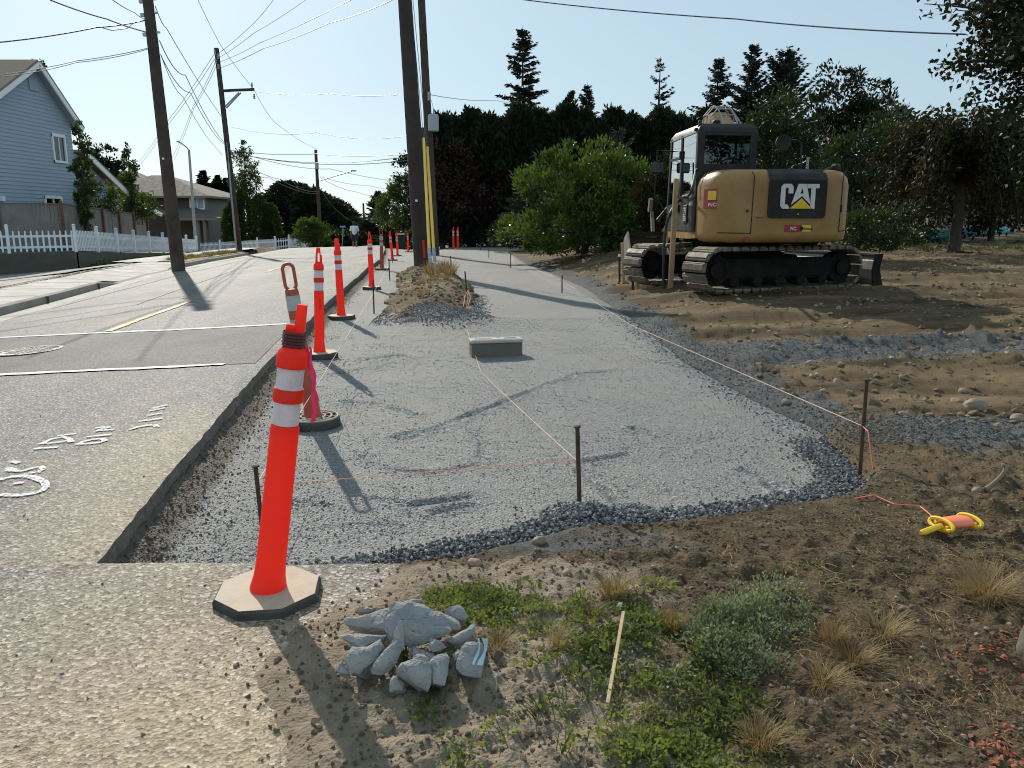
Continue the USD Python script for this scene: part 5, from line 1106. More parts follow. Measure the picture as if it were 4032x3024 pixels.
# ------------------------------------------------------------------ retaining wall and fences on the left
c0, c1, c2 = np.array([-25.5, 29.0]), np.array([-18.3, 33.5]), np.array([-20.75, 52.6])
def wall_run(a, b, zt, zb, n, name='retaining_wall'):
    m = MB(); u = np.linspace(0, 1, n); p = a[None] * (1 - u[:, None]) + b[None] * u[:, None]
    d = (b - a) / np.linalg.norm(b - a); nrm = np.array([d[1], -d[0]])
    r = [np.c_[p + nrm * o, z] for o, z in ((.08, np.interp(u, [0, 1], zb)), (.06, np.interp(u, [0, 1], zt)), (-.25, np.interp(u, [0, 1], zt)), (-.25, np.interp(u, [0, 1], zb)))]
    m.add(np.stack(r, 1).reshape(-1, 3), grid_faces(n, 4)); return m
wm = wall_run(c0, c1, (.12, .14), (-1.2, -1.1), 20); q = wall_run(c1, c2, (.14, -.68), (-1.1, -1.6), 30); v, f = q.arrays(); wm.add(v, f)
wm.build('retaining_wall', 'wall_dark', None, 30, 'low dark stained retaining wall carrying the white picket fence on the left', 'wall')
# raised lot behind the wall
lot = MB(); n = 30; ly = np.linspace(26, 75, n)
lx = np.interp(ly, [29, 33.5, 52.6, 75], [-25.7, -18.5, -20.95, -24]); lz = np.interp(ly, [29, 33.5, 52.6, 75], [.1, .12, -.7, -1.5])
lot.add(np.stack([np.stack([lx - o, ly, lz + o * .004], 1) for o in (0, 4, 12, 40)], 1).reshape(-1, 3), grid_faces(n, 4)[:, ::-1]); lot.build('house_lot', 'dry_turf', None, True, kind='structure')
picket_shape = lambda h: Polygon([(-.034, 0), (.034, 0), (.034, h - .14), (.02, h - .12), (.032, h - .09), (.028, h - .05), (0, h), (-.028, h - .05), (-.032, h - .09), (-.02, h - .12), (-.034, h - .14)])
def picket_run(t, a, b, za, zb, h, spacing, posts, pointed=True, post_h=1.1):
    d = b - a; L = np.linalg.norm(d); ang = math.atan2(d[1], d[0]); R = Rz(ang); n = int(L / spacing)
    for k in range(n):
        u = (k + .5) / n; p = np.r_[a + d * u, za + (zb - za) * u + .05]
        m = MB(); m.prism(picket_shape(h) if pointed else [(-.03, 0), (.03, 0), (.03, h - .02), (.0, h), (-.03, h - .02)], -.011, .011, M4(R @ Rx(math.pi / 2), p)); m.build('picket', 'white_vinyl', t)
    slope = np.r_[d, zb - za]
    for hz_ in (.2, h - .22):
        m = MB(); m.bar(np.r_[a, za + hz_ + .03], np.r_[b, zb + hz_ + .03], .04, .09); v, f = m.arrays(); off = R @ np.array([0, .032, 0]); m = MB(); m.add(v + off, f); m.build('rail', 'white_vinyl', t)
    for u in posts:
        p = np.r_[a + d * u, za + (zb - za) * u]; m = MB(); m.box(p + [0, 0, post_h / 2], (.115, .115, post_h), R); pp = m.build('post', 'white_vinyl', t)
        m = MB(); m.box(p + [0, 0, post_h + .012], (.15, .15, .028), R, .006); q_ = p + [0, 0, post_h]; m.hull([q_ + R @ np.array([x, y, .026]) for x in (-.06, .06) for y in (-.06, .06)] + [q_ + [0, 0, .07]]); m.build('post_cap', 'white_vinyl', pp)
pf = thing('picket_fence', 'white picket fence on the retaining wall in front of the blue house', 'fence')
picket_run(pf, c0, c1, .12, .14, .86, .205, [.72, 1.0])
for k in range(8):
    a, b = c1 + (c2 - c1) * k / 8, c1 + (c2 - c1) * (k + 1) / 8
    picket_run(pf, a, b, .14 - .82 * k / 8, .14 - .82 * (k + 1) / 8, .86, .16, [1.0])
# board fence behind it
def board_run(t, a, b, za, zb, h, seed):
    d = b - a; L = np.linalg.norm(d); R = Rz(math.atan2(d[1], d[0])); n = int(L / .14); r = np.random.default_rng(seed)
    for k in range(n):
        u = (k + .5) / n; m = MB(); m.box(np.r_[a + d * u, za + (zb - za) * u + h / 2] + R @ np.array([0, r.normal(0, .004), r.normal(0, .006)]), (.136, .018, h), R); m.build('board', 'fence_board', t)
    m = MB(); m.bar(np.r_[a, za + h + .012], np.r_[b, zb + h + .012], .11, .03); m.build('cap_rail', 'fence_board', t)
    m = MB(); m.box(np.r_[b, zb + h / 2 + .06] + R @ np.array([0, -.06, 0]), (.13, .1, h + .14), R); m.build('post', 'fence_post', t)
bf = thing('board_fence', 'weathered grey board fence with reddish posts behind the white pickets', 'fence')
w0, w1, w2 = np.array([-25.6, 31.4]), np.array([-19.5, 34.9]), np.array([-21.3, 46.8])
for k in range(3): board_run(bf, w0 + (w1 - w0) * k / 3, w0 + (w1 - w0) * (k + 1) / 3, .32, .32, 1.83, 400 + k)
for k in range(5): board_run(bf, w1 + (w2 - w1) * k / 5, w1 + (w2 - w1) * (k + 1) / 5, .32 - .42 * k / 5, .32 - .42 * (k + 1) / 5, 1.83, 410 + k)

# ------------------------------------------------------------------ blue gabled house
def blue_house():
    t = thing('blue_house', 'two storey blue-grey clapboard house with white rake boards and a steep gable', 'house')
    X0 = -21.87; sx = .03
    def P_(u, z, out=0.0): return np.array([X0 + sx * (u - 37.95) + out, u, z])       # u runs along the gable wall (away from us)
    pk, el, er = (37.95, 8.4), (33.2, 5.6), (40.6, 6.2)
    zb = -.6
    course = .17; n = int((8.9 - zb) / course)
    wins = [(38.87, 39.97, 4.16, 5.46), (37.76, 39.15, 1.3, 2.56)]
    for k in range(n):
        z0, z1 = zb + k * course, zb + (k + 1) * course
        def lim(z):
            a = el[0] if z <= el[1] else np.interp(z, [el[1], pk[1]], [el[0], pk[0]]); b = er[0] if z <= er[1] else np.interp(z, [er[1], pk[1]], [er[0], pk[0]]); return a, b
        a, b = lim(z0)
        if b - a < .05: continue
        segs = [(a, b)]
        for (wa, wb, wz0, wz1) in wins:
            if z1 > wz0 + .05 and z0 < wz1 - .05: segs = [s for (p, q) in segs for s in ((p, min(q, wa + .05)), (max(p, wb - .05), q)) if s[1] - s[0] > .02]
        a1, b1 = lim(z1)
        for (p, q) in segs:
            pa, qa = (a1 if p == a else p), (b1 if q == b else q)
            m = MB(); m.hull([P_(p, z0, .024), P_(q, z0, .024), P_(pa, z1, .006), P_(qa, z1, .006), P_(p, z0, -.02), P_(q, z0, -.02), P_(pa, z1, -.02), P_(qa, z1, -.02)]); m.build('siding_board', 'siding_blue', t)
    # body behind the gable
    m = MB(); m.hull([P_(u, z, o) for u, z in ((el[0] + .02, zb), (er[0] - .02, zb), (el[0] + .02, el[1]), (er[0] - .02, er[1]), (pk[0], pk[1] - .03)) for o in (-.2, -9)]); 
    body = m.build('house_body', 'siding_blue', t)
    m = MB()
    for (a, b) in ((pk, er), (pk, el)):                       # roof slabs running back from the gable
        d = np.array(b) - np.array(a); L = np.linalg.norm(d); d /= L; e = np.array(b) + d * .55
        nrm = np.array([-d[1], d[0]]); nrm *= np.sign(nrm[1])
        pts = [np.array(a), e]
        m2 = MB(); m2.hull([P_(*(p + nrm * h), o) for p in pts for h in (.05, .2) for o in (.42, -9.2)]); m2.build('roof_slope', 'roof_tan', t)
        m2 = MB(); m2.hull([P_(*(p + nrm * h), o) for p in pts for h in (-.12, .1) for o in (.36, .43)]); m2.build('rake_board', 'trim_white', t)
        m2 = MB(); m2.hull([P_(*(p + nrm * h), o) for p in pts for h in (.0, .05) for o in (.36, .02)]); m2.build('soffit', 'siding_blue', t)
    m = MB(); m.box(P_(37.95, 7.5, .03), (.06, .7, .5)); m.build('gable_vent', 'siding_blue', t)
    m = MB(); m.box(P_(34.77, 2.35, .06), (.12, .25, .22), bev=.02); m.build('wall_vent', 'trim_white', t)
    m = MB(); m.box((-24.6, 35.6, 7.42), (1.2, .7, .12), Rx(math.radians(30))); m.build('roof_light', 'trim_white', t)
    for (wa, wb, z0, z1) in wins:
        f = MB(); w = .11
        f.box(P_((wa + wb) / 2, z1 - w / 2 + .03, .04), (.07, wb - wa, w + .04)); f.box(P_((wa + wb) / 2, z0 + w / 2, .04), (.07, wb - wa, w)); f.box(P_(wa + w / 2, (z0 + z1) / 2, .039), (.07, w, z1 - z0)); f.box(P_(wb - w / 2, (z0 + z1) / 2, .039), (.07, w, z1 - z0)); f.box(P_((wa + wb) / 2, (z0 + z1) / 2, .03), (.05, .06, z1 - z0))
        win = f.build('window', 'trim_white', t)
        g = MB(); g.box(P_((wa + wb) / 2, (z0 + z1) / 2, .015), (.012, wb - wa - .12, z1 - z0 - .12)); g.build('pane', 'glass_dark', win)
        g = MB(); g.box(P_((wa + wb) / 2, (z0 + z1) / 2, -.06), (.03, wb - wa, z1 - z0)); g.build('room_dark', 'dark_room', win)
    # lower wing to the right with its own rake
    a, b = (41.0, 4.75), (44.9, 2.85)
    m = MB(); m.hull([P_(u, z, o) for u, z in ((40.8, zb), (43.6, zb), (40.8, 4.7), (43.6, 3.35)) for o in (.0, -8)]); m.build('wing_body', 'siding_blue', t)
    d = np.array(b) - np.array(a); d /= np.linalg.norm(d); nrm = np.array([-d[1], d[0]])
    m = MB(); m.hull([P_(*(np.array(p) + nrm * h), o) for p in (a, b) for h in (.06, .2) for o in (.45, -8)]); m.build('roof_slope', 'roof_tan', t)
    m = MB(); m.hull([P_(*(np.array(p) + nrm * h), o) for p in (a, b) for h in (-.14, .1) for o in (.4, .47)]); m.build('rake_board', 'trim_white', t)
    m = MB(); m.bar(P_(43.76, zb, .2), P_(43.76, 3.25, .2), .28, .28, up=(0, 1, 0)); m.build('porch_post', 'trim_white', t)
    m = MB(); m.bar(P_(43.76, 2.3, .2), P_(43.76, 2.44, .2), .38, .38, up=(0, 1, 0)); m.build('porch_post_band', 'trim_white', t)
    m = MB(); m.box(P_(42.4, 1.4, .03), (.06, .14, 1.8)); m.build('corner_trim', 'trim_white', t)
blue_house()

# ------------------------------------------------------------------ brown two-storey house further on
def brown_house():
    t = thing('brown_house', 'brown two storey house with a hipped roof and columned porch beyond the lamp post', 'house')
    Y0, Y1 = 85.0, 97.0
    ax = lambda px, Y=Y0: (px - 2016) / 3100 * Y * 1.0
    az = lambda py, Y=Y0: float(at(2016, py, Y)[2])
    xl, xr = ax(455), ax(843); zg, ze = -2.6, az(772)
    n = int((ze - zg) / .24)
    for k in range(n):
        z0 = zg + .24 * k; m = MB(); m.hull([(x, Y0 - o, z) for x in (xl, xr) for o, z in ((.03, z0), (0, z0), (.008, z0 + .24), (0, z0 + .24))]); m.build('siding_course', 'shingle_brown', t)
        m = MB(); m.hull([(xr + o, y, z) for y in (Y0 + .1, Y1) for o, z in ((.03, z0), (0, z0), (.008, z0 + .24), (0, z0 + .24))]); m.build('siding_course', 'siding_tan', t)
    m = MB(); m.box(((xl + xr) / 2, (Y0 + Y1) / 2, (zg + ze) / 2), (xr - xl - .04, Y1 - Y0 - .04, ze - zg)); m.build('house_body', 'siding_tan', t)
    m = MB(); m.box((xr - .02, Y0 - .02, (zg + ze) / 2), (.22, .22, ze - zg)); m.build('corner_trim', 'siding_tan', t)
    o = .6; zr = az(690, 91); m = MB()
    m.hull([(xl - o, Y0 - o, ze), (xr + o, Y0 - o, ze), (xl - o, Y1 + o, ze), (xr + o, Y1 + o, ze), (ax(640, 91), 91, zr), (ax(705, 91), 91, zr)]); m.build('roof', 'roof_grey', t)
    # taller cross hip at the left
    m = MB(); xa, xb = ax(330), ax(640)
    m.hull([(xa - o, Y0 + 1 - o, ze), (xb, Y0 + 1 - o, ze), (xa - o, Y1 + 2, ze), (xb, Y1 + 2, ze), (ax(500, 91), 91, az(672, 91)), (ax(545, 91), 93, az(672, 93))]); m.build('roof', 'roof_grey', t)
    m = MB(); m.box(((xa + xl) / 2, Y0 + 7, (zg + ze) / 2), (xl - xa, 11, ze - zg)); m.build('house_wing', 'shingle_brown', t)
    m = MB(); m.box(((xa + xr) / 2, Y0 - o + .02, ze - .1), (xr - xa + 1.2, .1, .22)); m.box((xr + o - .02, (Y0 + Y1) / 2, ze - .1), (.1, Y1 - Y0 + 1.2, .22)); m.build('gutter', 'siding_tan', t)
    def window(px0, px1, py0, py1, Y):
        x0, x1, z1, z0 = ax(px0, Y), ax(px1, Y), az(py0, Y), az(py1, Y); w = .16; f = MB()
        for c, d in ((((x0 + x1) / 2, Y - .06, z1), (x1 - x0 + 2 * w, .1, w)), (((x0 + x1) / 2, Y - .06, z0), (x1 - x0 + 2 * w, .1, w)), ((x0 - w / 2, Y - .059, (z0 + z1) / 2), (w, .1, z1 - z0)), ((x1 + w / 2, Y - .059, (z0 + z1) / 2), (w, .1, z1 - z0)), (((x0 + x1) / 2, Y - .058, (z0 + z1) / 2), (.08, .08, z1 - z0))): f.box(c, d)
        wn = f.build('window', 'trim_white', t); g = MB(); g.box(((x0 + x1) / 2, Y - .05, (z0 + z1) / 2), (x1 - x0, .02, z1 - z0)); g.build('pane', 'blind', wn)
    window(785, 832, 779, 822, Y0)
    g = MB(); g.box((xr + .05, 91.0, -.6), (.1, 1.2, 1.6)); w = g.build('window', 'trim_white', t); g = MB(); g.box((xr + .07, 91.0, -.6), (.1, .9, 1.3)); g.build('pane', 'blind', w)
    # porch
    zp0, zp1 = az(858, 82), az(815, 82); m = MB()
    m.hull([(ax(655, 80), 81.5, zp0), (ax(866, 80), 81.5, zp0), (ax(866, 80), 85, zp0), (ax(655, 80), 85, zp0), (ax(700), 85, zp1), (ax(800), 85, zp1)]); m.build('porch_roof', 'roof_grey', t)
    m = MB(); m.box(((ax(655, 80) + ax(866, 80)) / 2, 81.6, zp0 - .12), (ax(866, 80) - ax(655, 80), .16, .26)); m.build('porch_beam', 'siding_tan', t)
    for px in (804, 830): m = MB(); m.lathe([(.2, zg), (.2, zp0 - .4), (.26, zp0 - .3), (.26, zp0 - .1)], 14, M4(np.eye(3), (ax(px, 82), 82, 0))); m.box((ax(px, 82), 82, (zg - .6) / 2 - .4), (.55, .55, 1.2)); m.build('porch_column', 'siding_tan', t, 35)
    m = MB(); m.hull([(ax(px_, 81), Yy, az(py_, 81)) for px_, py_ in ((560, 795), (668, 842)) for Yy in (80.6, 84)] + [(ax(px_, 81), Yy, az(py_ + 9, 81)) for px_, py_ in ((560, 795), (668, 842)) for Yy in (80.6, 84)]); m.build('wing_roof', 'roof_grey', t)
    m = MB(); m.bar((ax(560, 80.5), 80.5, az(800, 80.5)), (ax(668, 80.5), 80.5, az(848, 80.5)), .08, .25); m.build('wing_rake', 'trim_white', t)
brown_house()
rf = thing('far_house', 'dark brown roof of a house behind the trees at the far right', 'house')
m = MB(); q = [at(3730, 560, 46), at(3860, 500, 46), at(3960, 500, 46), at(4300, 600, 46)]
m.hull([p + [0, dy, dz] for p in q for dy in (0, 7) for dz in (0,)] + [at(3700, 900, 46), at(4300, 900, 46), at(3700, 900, 46) + [0, 7, 0]]); m.build('roof', 'roof_tan', rf)
# far picket fence either side of the second pole
ff = thing('picket_fence', 'far white picket fence stepping down behind the second utility pole', 'fence')
ak = lambda px, py, Y: np.array([at(px, py, Y)[0], Y])
pts = [(790, 992, 80), (868, 990, 78), (935, 988, 76), (1015, 985, 72), (1085, 982, 69), (1140, 976, 70), (1200, 984, 74), (1260, 988, 80)]
for (a, b) in zip(pts[:-1], pts[1:]):
    A, B = at(*a), at(*b); picket_run(ff, A[:2], B[:2], A[2] - .05, B[2] - .05, .9, .2, [1.0], False, 1.12)
# ------------------------------------------------------------------ utility poles, lamps, wires
def pole(label, base, top, r0, r1, m='pole_wood', name='utility_pole', grp=None):
    b, tp = np.array(base, float), np.array(top, float); t = thing(name, label, 'utility pole' if name == 'utility_pole' else 'street lamp', b, 0, grp)
    s = MB(); u = np.linspace(-.03, 1, 14)[:, None]; s.tube((tp - b) * u, np.interp(u[:, 0], [0, 1], [r0, r1]), 18); s.build('shaft', m, t, 40); return t, b, tp
def tp_(px, py, Y): return at(px, py, Y)
tL, bL, kL = pole('tall brown utility pole at the left kerb in front of the board fence', (*at(700, 1036, 23.2)[:2], at(700, 1036, 23.2)[2]), at(572, -90, 23.2), .19, .135)
g = MB(); d = kL - bL; g.cyl(d * .38 + [0, -.17, 0], d * .38 + [.0, -.2, 0], .03, n=12); g.build('tag', 'trim_white', tL)
for u, px in ((.92, 575), (.875, 580), (.81, 588)):
    g = MB(); q = d * u; g.box(q + [-.17, 0, 0], (.14, .08, .09)); g.box(q + [.17, 0, .06], (.12, .05, .05)); g.build('clamp', 'galv', tL)
t2, b2, k2 = pole('brown utility pole with one side arm, second on the left', at(942, 990, 44), at(852, 190, 44), .17, .12)
d = k2 - b2
arm0, arm1 = at(868, 358, 44) - b2, at(1000, 352, 43.6) - b2
g = MB(); g.bar(arm0, arm1, .11, .13); g.build('cross_arm', 'pole_wood', t2)
g = MB(); g.bar(at(886, 420, 44) - b2, at(940, 365, 43.8) - b2, .06, .06); g.bar(at(892, 425, 44.2) - b2, at(948, 365, 44) - b2, .06, .06); g.build('arm_brace', 'galv', t2)
for px, py in ((992, 335), (1001, 380), (846, 205), (858, 222), (850, 240), (860, 262)):
    g = MB(); q = at(px, py, 43.7) - b2; g.lathe([(0, -.12), (.06, -.12), (.035, -.04), (.07, 0), (.035, .05), (.05, .12), (0, .12)], 10, M4(np.eye(3), q)); g.build('insulator', 'insulator', t2, 30)
g = MB(); g.tube([at(900, 640, 43.7) - b2, at(925, 930, 43.7) - b2, at(932, 985, 43.7) - b2], .045, 8); g.tube([at(893, 560, 43.75) - b2, at(934, 985, 43.75) - b2], .02, 6); g.build('conduit', 'pole_grey', t2, 30)
t3, b3, k3 = pole('third utility pole with a long lamp arm, in front of the dark conifers', at(1264, 975, 72), at(1243, 590, 72), .17, .13)
g = MB(); g.tube([at(1258, 712, 71.8) - b3, at(1330, 690, 71.5) - b3, at(1385, 675, 71.2) - b3], .045, 8); a_ = g.build('lamp_arm', 'galv', t3, 30)
g = MB(); g.hull([at(1385 + dx, 673 + dy, 71.2 + dz) - b3 for dx, dy in ((-3, -4), (18, -3), (20, 2), (-3, 3)) for dz in (-.15, .15)]); g.build('lamp_head', 'galv', a_)
g = MB(); g.cyl(at(1247, 642, 71.7) - b3, at(1248, 665, 71.7) - b3, .17); g.build('cable_box', 'transformer', t3, 30)
t4, b4, k4 = pole('farthest small utility pole above the hedge at the crest', at(1436, 900, 150), at(1430, 800, 150), .22, .16)
tR, bR, kR = pole('big dark utility pole rising from the weedy mound, nearest on the right', at(1663, 1018, 20.5), at(1590, -60, 20.5), .225, .165, 'pole_dark')
g = MB(); q = at(1640, 790, 20.27) - bR; g.box(q, (.06, .02, .05)); g.build('tag', 'trim_white', tR)
t5, b5, k5 = pole('grey utility pole carrying a transformer, right behind the big dark pole', (*at(1712, 1000, 33)[:2], at(1712, 1000, 33)[2]), at(1655, -80, 33), .19, .14, 'pole_wood')
g = MB(); q = at(1706, 482, 32.7) - b5; g.lathe([(0, -.33), (.2, -.33), (.215, -.3), (.215, .24), (.19, .3), (.06, .32), (0, .32)], 20, M4(np.eye(3), q)); tr = g.build('transformer', 'transformer', t5, 35)
g = MB(); g.cyl(q + [.02, 0, .3], q + [.02, 0, .52], .035, .02); g.tube([q + [.02, 0, .5], q + [-.05, 0, .8], q + [-.15, 0, 1.0]], .01, 5); g.build('bushing', 'insulator', tr, 30)
g = MB(); g.box(at(1690, 378, 32.7) - b5, (.12, .1, .3)); g.cyl(at(1686, 395, 32.7) - b5, at(1694, 368, 32.6) - b5, .04); g.build('fuse_cutout', 'transformer', t5, 30)
# guy wires with yellow guards
for k, (p0, p1, p2, lab) in enumerate((((1668, 545), (1690, 985), (1700, 1100), 'left yellow guy wire guard running down to its anchor beside the big dark pole'), ((1682, 580), (1708, 985), (1718, 1085), 'right yellow guy wire guard, shorter top, running down to its anchor'))):
    Yt, Yb = 20.2, 17.2 + k * .5
    a, c = at(*p0, Yt), at(*p1, Yb + .5); e = at(*p2, Yb); t = thing('guy_guard', lab, 'guy guard', e, 0, 'guy wires of the big dark pole')
    g = MB(); g.tube([a - e, c - e], .034, 10); g.build('guard', 'guard_yellow', t, 30)
    g = MB(); g.tube([a - e, at(1612 + 8 * k, -60, 20.5) - e], .008, 5); g.build('guy_wire', 'wire', t)
    g = MB(); g.tube([c - e, (0, 0, -.1)], .016, 8); rd = g.build('anchor_rod', 'galv', t, 30)
    for u in (.0, .18, .36): g = MB(); q = (c - e) * (1 - u); g.box(q, (.075, .06, .13), bev=.012); g.build('clamp', 'galv', rd)
# lath stake with an orange face leaning on the big pole
b = MB(); a, c = at(1672, 1015, 20.1), at(1666, 945, 20.15); b.bar(a, c, .06, .02); b.build('lath', 'orange', None, False, 'orange marked lath leaning on the big dark pole', 'lath')
# street lamp by the brown house
tS, bS, kS = pole('tall grey street lamp with a curved arm in front of the brown house', (*at(768, 930, 66)[:2], -2.2), at(744, 590, 66), .14, .09, 'pole_grey', 'street_lamp')
g = MB(); g.tube([at(744, 592, 66) - bS, at(735, 580, 66) - bS, at(712, 563, 66) - bS, at(703, 560, 66) - bS], .05, 8); a_ = g.build('lamp_arm', 'pole_grey', tS, 30)
g = MB(); g.hull([at(694 + dx, 557 + dy, 66 + dz) - bS for dx, dy in ((0, -3), (14, -3), (15, 4), (1, 3)) for dz in (-.2, .2)]); g.build('lamp_head', 'galv', a_)
def wire(label, pts, r=.009, sag=.0, n=26):
    s = MB(); p = [np.asarray(q, float) for q in pts]
    for a, b in zip(p[:-1], p[1:]):
        u = np.linspace(0, 1, n)[:, None]; q = a * (1 - u) + b * u; q[:, 2] -= sag * 4 * (u * (1 - u))[:, 0]; s.tube(q, r, 5)
    s.build('overhead_wire', 'wire', None, True, label, 'wire', None)
A = at
wire('heavy wire from the upper left corner to the left pole\'s clamp', [A(198, 0, 16), A(420, 75, 19.5), A(582, 128, 23.1)], .017, .02)
wire('wire looping to the left pole from the left edge, upper one', [A(-20, 168, 17), A(380, 108, 20.5), A(578, 78, 23.1)], .016, .03)
wire('short slack loop of wire below the left pole\'s upper clamp', [A(395, 107, 20.6), A(440, 120, 21.3), A(500, 112, 22), A(530, 88, 22.4)], .011, .0, 6)
wire('wire from the top edge to the left pole\'s upper clamp', [A(430, -10, 15), A(530, 50, 20), A(575, 78, 23.1)], .01, .02)
wire('twin service wire from the left edge to the left pole, upper strand', [A(-40, 300, 18), A(300, 240, 21), A(592, 187, 23.1)], .009, .03)
wire('twin service wire from the left edge to the left pole, lower strand', [A(-40, 306, 18), A(300, 246, 21), A(593, 190, 23.1)], .009, .05)
wire('wire from the left pole\'s right side, top, to the second pole low down', [A(612, 25, 23.1), A(655, 110, 25), A(880, 470, 43.8)], .012, .1)
wire('lower wire from the left pole to the second pole with a hanging tag', [A(628, 160, 23.1), A(730, 295, 28), A(884, 562, 43.8)], .014, .25)
wire('second lower wire from the left pole to the second pole', [A(632, 215, 23.1), A(750, 365, 29), A(884, 568, 43.8)], .013, .25)
wire('slack wire sagging from the left pole to the second pole', [A(634, 218, 23.1), A(720, 380, 28), A(860, 590, 40), A(884, 595, 43.8)], .01, .2)
wire('crossing wire from the second pole\'s top down to the left, first', [A(848, 205, 43.8), A(665, 470, 55), A(545, 640, 75)], .013, .1)
wire('crossing wire from the second pole\'s top down to the left, second', [A(848, 228, 43.8), A(670, 480, 55), A(550, 650, 75)], .013, .1)
wire('crossing wire from the second pole down behind the lamp, first', [A(848, 245, 43.8), A(760, 420, 55), A(680, 620, 80)], .013, .1)
wire('crossing wire from the second pole down behind the lamp, second', [A(850, 262, 43.8), A(764, 425, 55), A(686, 630, 80)], .013, .1)
wire('top wire from the second pole to the upper middle, first', [A(858, 212, 43.8), A(1000, 90, 40), A(1090, -20, 37)], .011, .05)
wire('top wire from the second pole to the upper middle, second', [A(860, 228, 43.8), A(1000, 130, 38), A(1230, -20, 33)], .011, .05)
wire('top wire from the second pole to the upper middle, third', [A(862, 245, 43.8), A(1020, 170, 37), A(1420, -20, 28)], .011, .05)
wire('top wire from the second pole to the upper middle, fourth', [A(864, 268, 43.8), A(1040, 190, 36), A(1300, 90, 29), A(1545, 0, 24)], .012, .05)
wire('long thin wire from the top edge past the second pole\'s arm', [A(775, -10, 30), A(870, 180, 37), A(1000, 352, 43.6)], .01, .05)
wire('thin wire from the arm\'s end away to the third pole', [A(1000, 352, 43.6), A(1080, 480, 55), A(1243, 585, 72)], .012, .15)
wire('thin wire from the arm sloping up to the right behind the big pole', [A(1003, 360, 43.6), A(1300, 368, 38), A(1600, 370, 33)], .01, .1)
wire('thin high wire running right from the transformer pole over the spruce', [A(1690, 372, 33), A(1950, 395, 50), A(2250, 440, 75)], .013, .1)
wire('thin wire from the second pole across to the big pole', [A(903, 497, 43.8), A(1250, 522, 36), A(1640, 530, 30)], .01, .2)
for k, (y0, ym, y1, lab) in enumerate(((592, 606, 604, 'upper cable of the bundle between second pole and big pole'), (600, 640, 612, 'middle cable of the bundle between second pole and big pole'), (598, 645, 628, 'lower cable of the bundle between second pole and big pole'))):
    wire(lab, [A(908, y0, 43.8), A(1240, ym, 50), A(1640, y1, 36)], .016, .12)
wire('cable from the second pole sloping down to the third pole, upper', [A(906, 600, 43.8), A(1100, 705, 56), A(1255, 755, 72)], .018, .25)
wire('cable from the second pole sloping down to the third pole, lower', [A(906, 615, 43.8), A(1060, 700, 54), A(1255, 762, 72)], .016, .3)
wire('cable from the bundle dipping down to the far right behind the pole', [A(1000, 618, 46), A(1300, 665, 60), A(1650, 720, 80)], .016, .2)
wire('cable from the third pole to the right, upper', [A(1262, 695, 72), A(1450, 730, 90), A(1700, 765, 110)], .018, .2)
wire('cable from the third pole to the right, lower', [A(1262, 700, 72), A(1400, 755, 90), A(1620, 800, 110)], .018, .2)
wire('sagging service cable from the third pole to the hedge', [A(1266, 750, 72), A(1340, 840, 75), A(1440, 892, 80)], .02, .2)
wire('thick cable crossing the upper right sky to the overhanging tree', [A(2030, -5, 26), A(2900, 75, 22), A(3800, 135, 17)], .017, .05)
wire('faint wire low in the right hand gap of sky', [A(3570, 448, 30), A(3700, 440, 29), A(3900, 430, 28)], .007, .02)
# ------------------------------------------------------------------ sign, bins, teal pipes, pedestrian
t = thing('street_sign', 'small blue street name sign on a thin post by the shrubs at the crest', 'sign', (*at(1346, 960, 66)[:2], at(1346, 985, 66)[2]))
bo = at(1346, 985, 66); g = MB(); g.cyl((0, 0, 0), at(1350, 890, 66) - bo, .04, n=8); g.build('post', 'galv', t, 30)
g = MB(); g.box(at(1348, 893, 65.9) - bo, (.45, .04, .2)); g.build('sign_plate', 'sign_blue', t); g = MB(); g.box(at(1348, 893, 65.9) - bo + [0, -.025, 0], (.36, .006, .05)); g.build('sign_lettering', 'decal_white', t)
bo = at(1588, 985, 52)
for k, (px, lab) in enumerate(((1578, 'left dark wheeled bin beyond the far posts'), (1600, 'right dark wheeled bin beyond the far posts'))):
    q = at(px, 985, 52 + k * .5); t = thing('wheeled_bin', lab, 'bin', q, 10)
    g = MB(); g.hull([(x * s, y * s, z) for z, s in ((.05, .8), (.95, 1)) for x in (-.27, .27) for y in (-.3, .3)]); g.build('bin_body', 'bin_dark', t); g = MB(); g.box((0, 0, 1.0), (.6, .68, .07), Rx(.05), .02); g.build('lid', 'bin_dark', t)
    g = MB(); g.cyl((-.3, .22, .1), (.3, .22, .1), .1); g.build('wheel', 'rubber', t, 30)
for k in range(9):
    rr_, cc = (0, k) if k < 4 else ((1, k - 4) if k < 7 else (2, k - 7))
    a, b = at(3655 + 18 * cc + rr_ * 4, 935 - 9 * rr_, 27 + cc * .32), at(3900 + 30 * cc, 905 - 9 * rr_ + cc * 2, 30 + cc * .35)
    b[2] += .0; s = MB(); d = (b - a); u = d / np.linalg.norm(d)
    for r0 in ((.085, .0, 1.0), (.1, .0, .04)): s.tube([a + d * r0[1], a + d * r0[2]], r0[0], 12)
    s.build('pipe', 'pipe_teal', None, 30, ('teal plastic pipe, row %s of the stack, %s across, behind the drooping tree' % (('bottom', 'middle', 'top')[rr_], ('nearest', 'second', 'third', 'fourth')[cc])), 'pipe', 'teal pipes stacked beyond the field')
q = at(3635, 935, 27); t = thing('bollard', 'short pale bollard left of the teal pipes', 'bollard', q); g = MB(); g.lathe([(0, -.1), (.075, -.1), (.075, .3), (.085, .31), (.085, .34), (.07, .36), (.07, .42), (.05, .47), (0, .48)], 16); g.build('post', 'galv', t, 35); g = MB(); g.lathe([(.078, .12), (.08, .12), (.08, .2), (.078, .2)], 16); g.build('band', 'trim_white', t, 35)
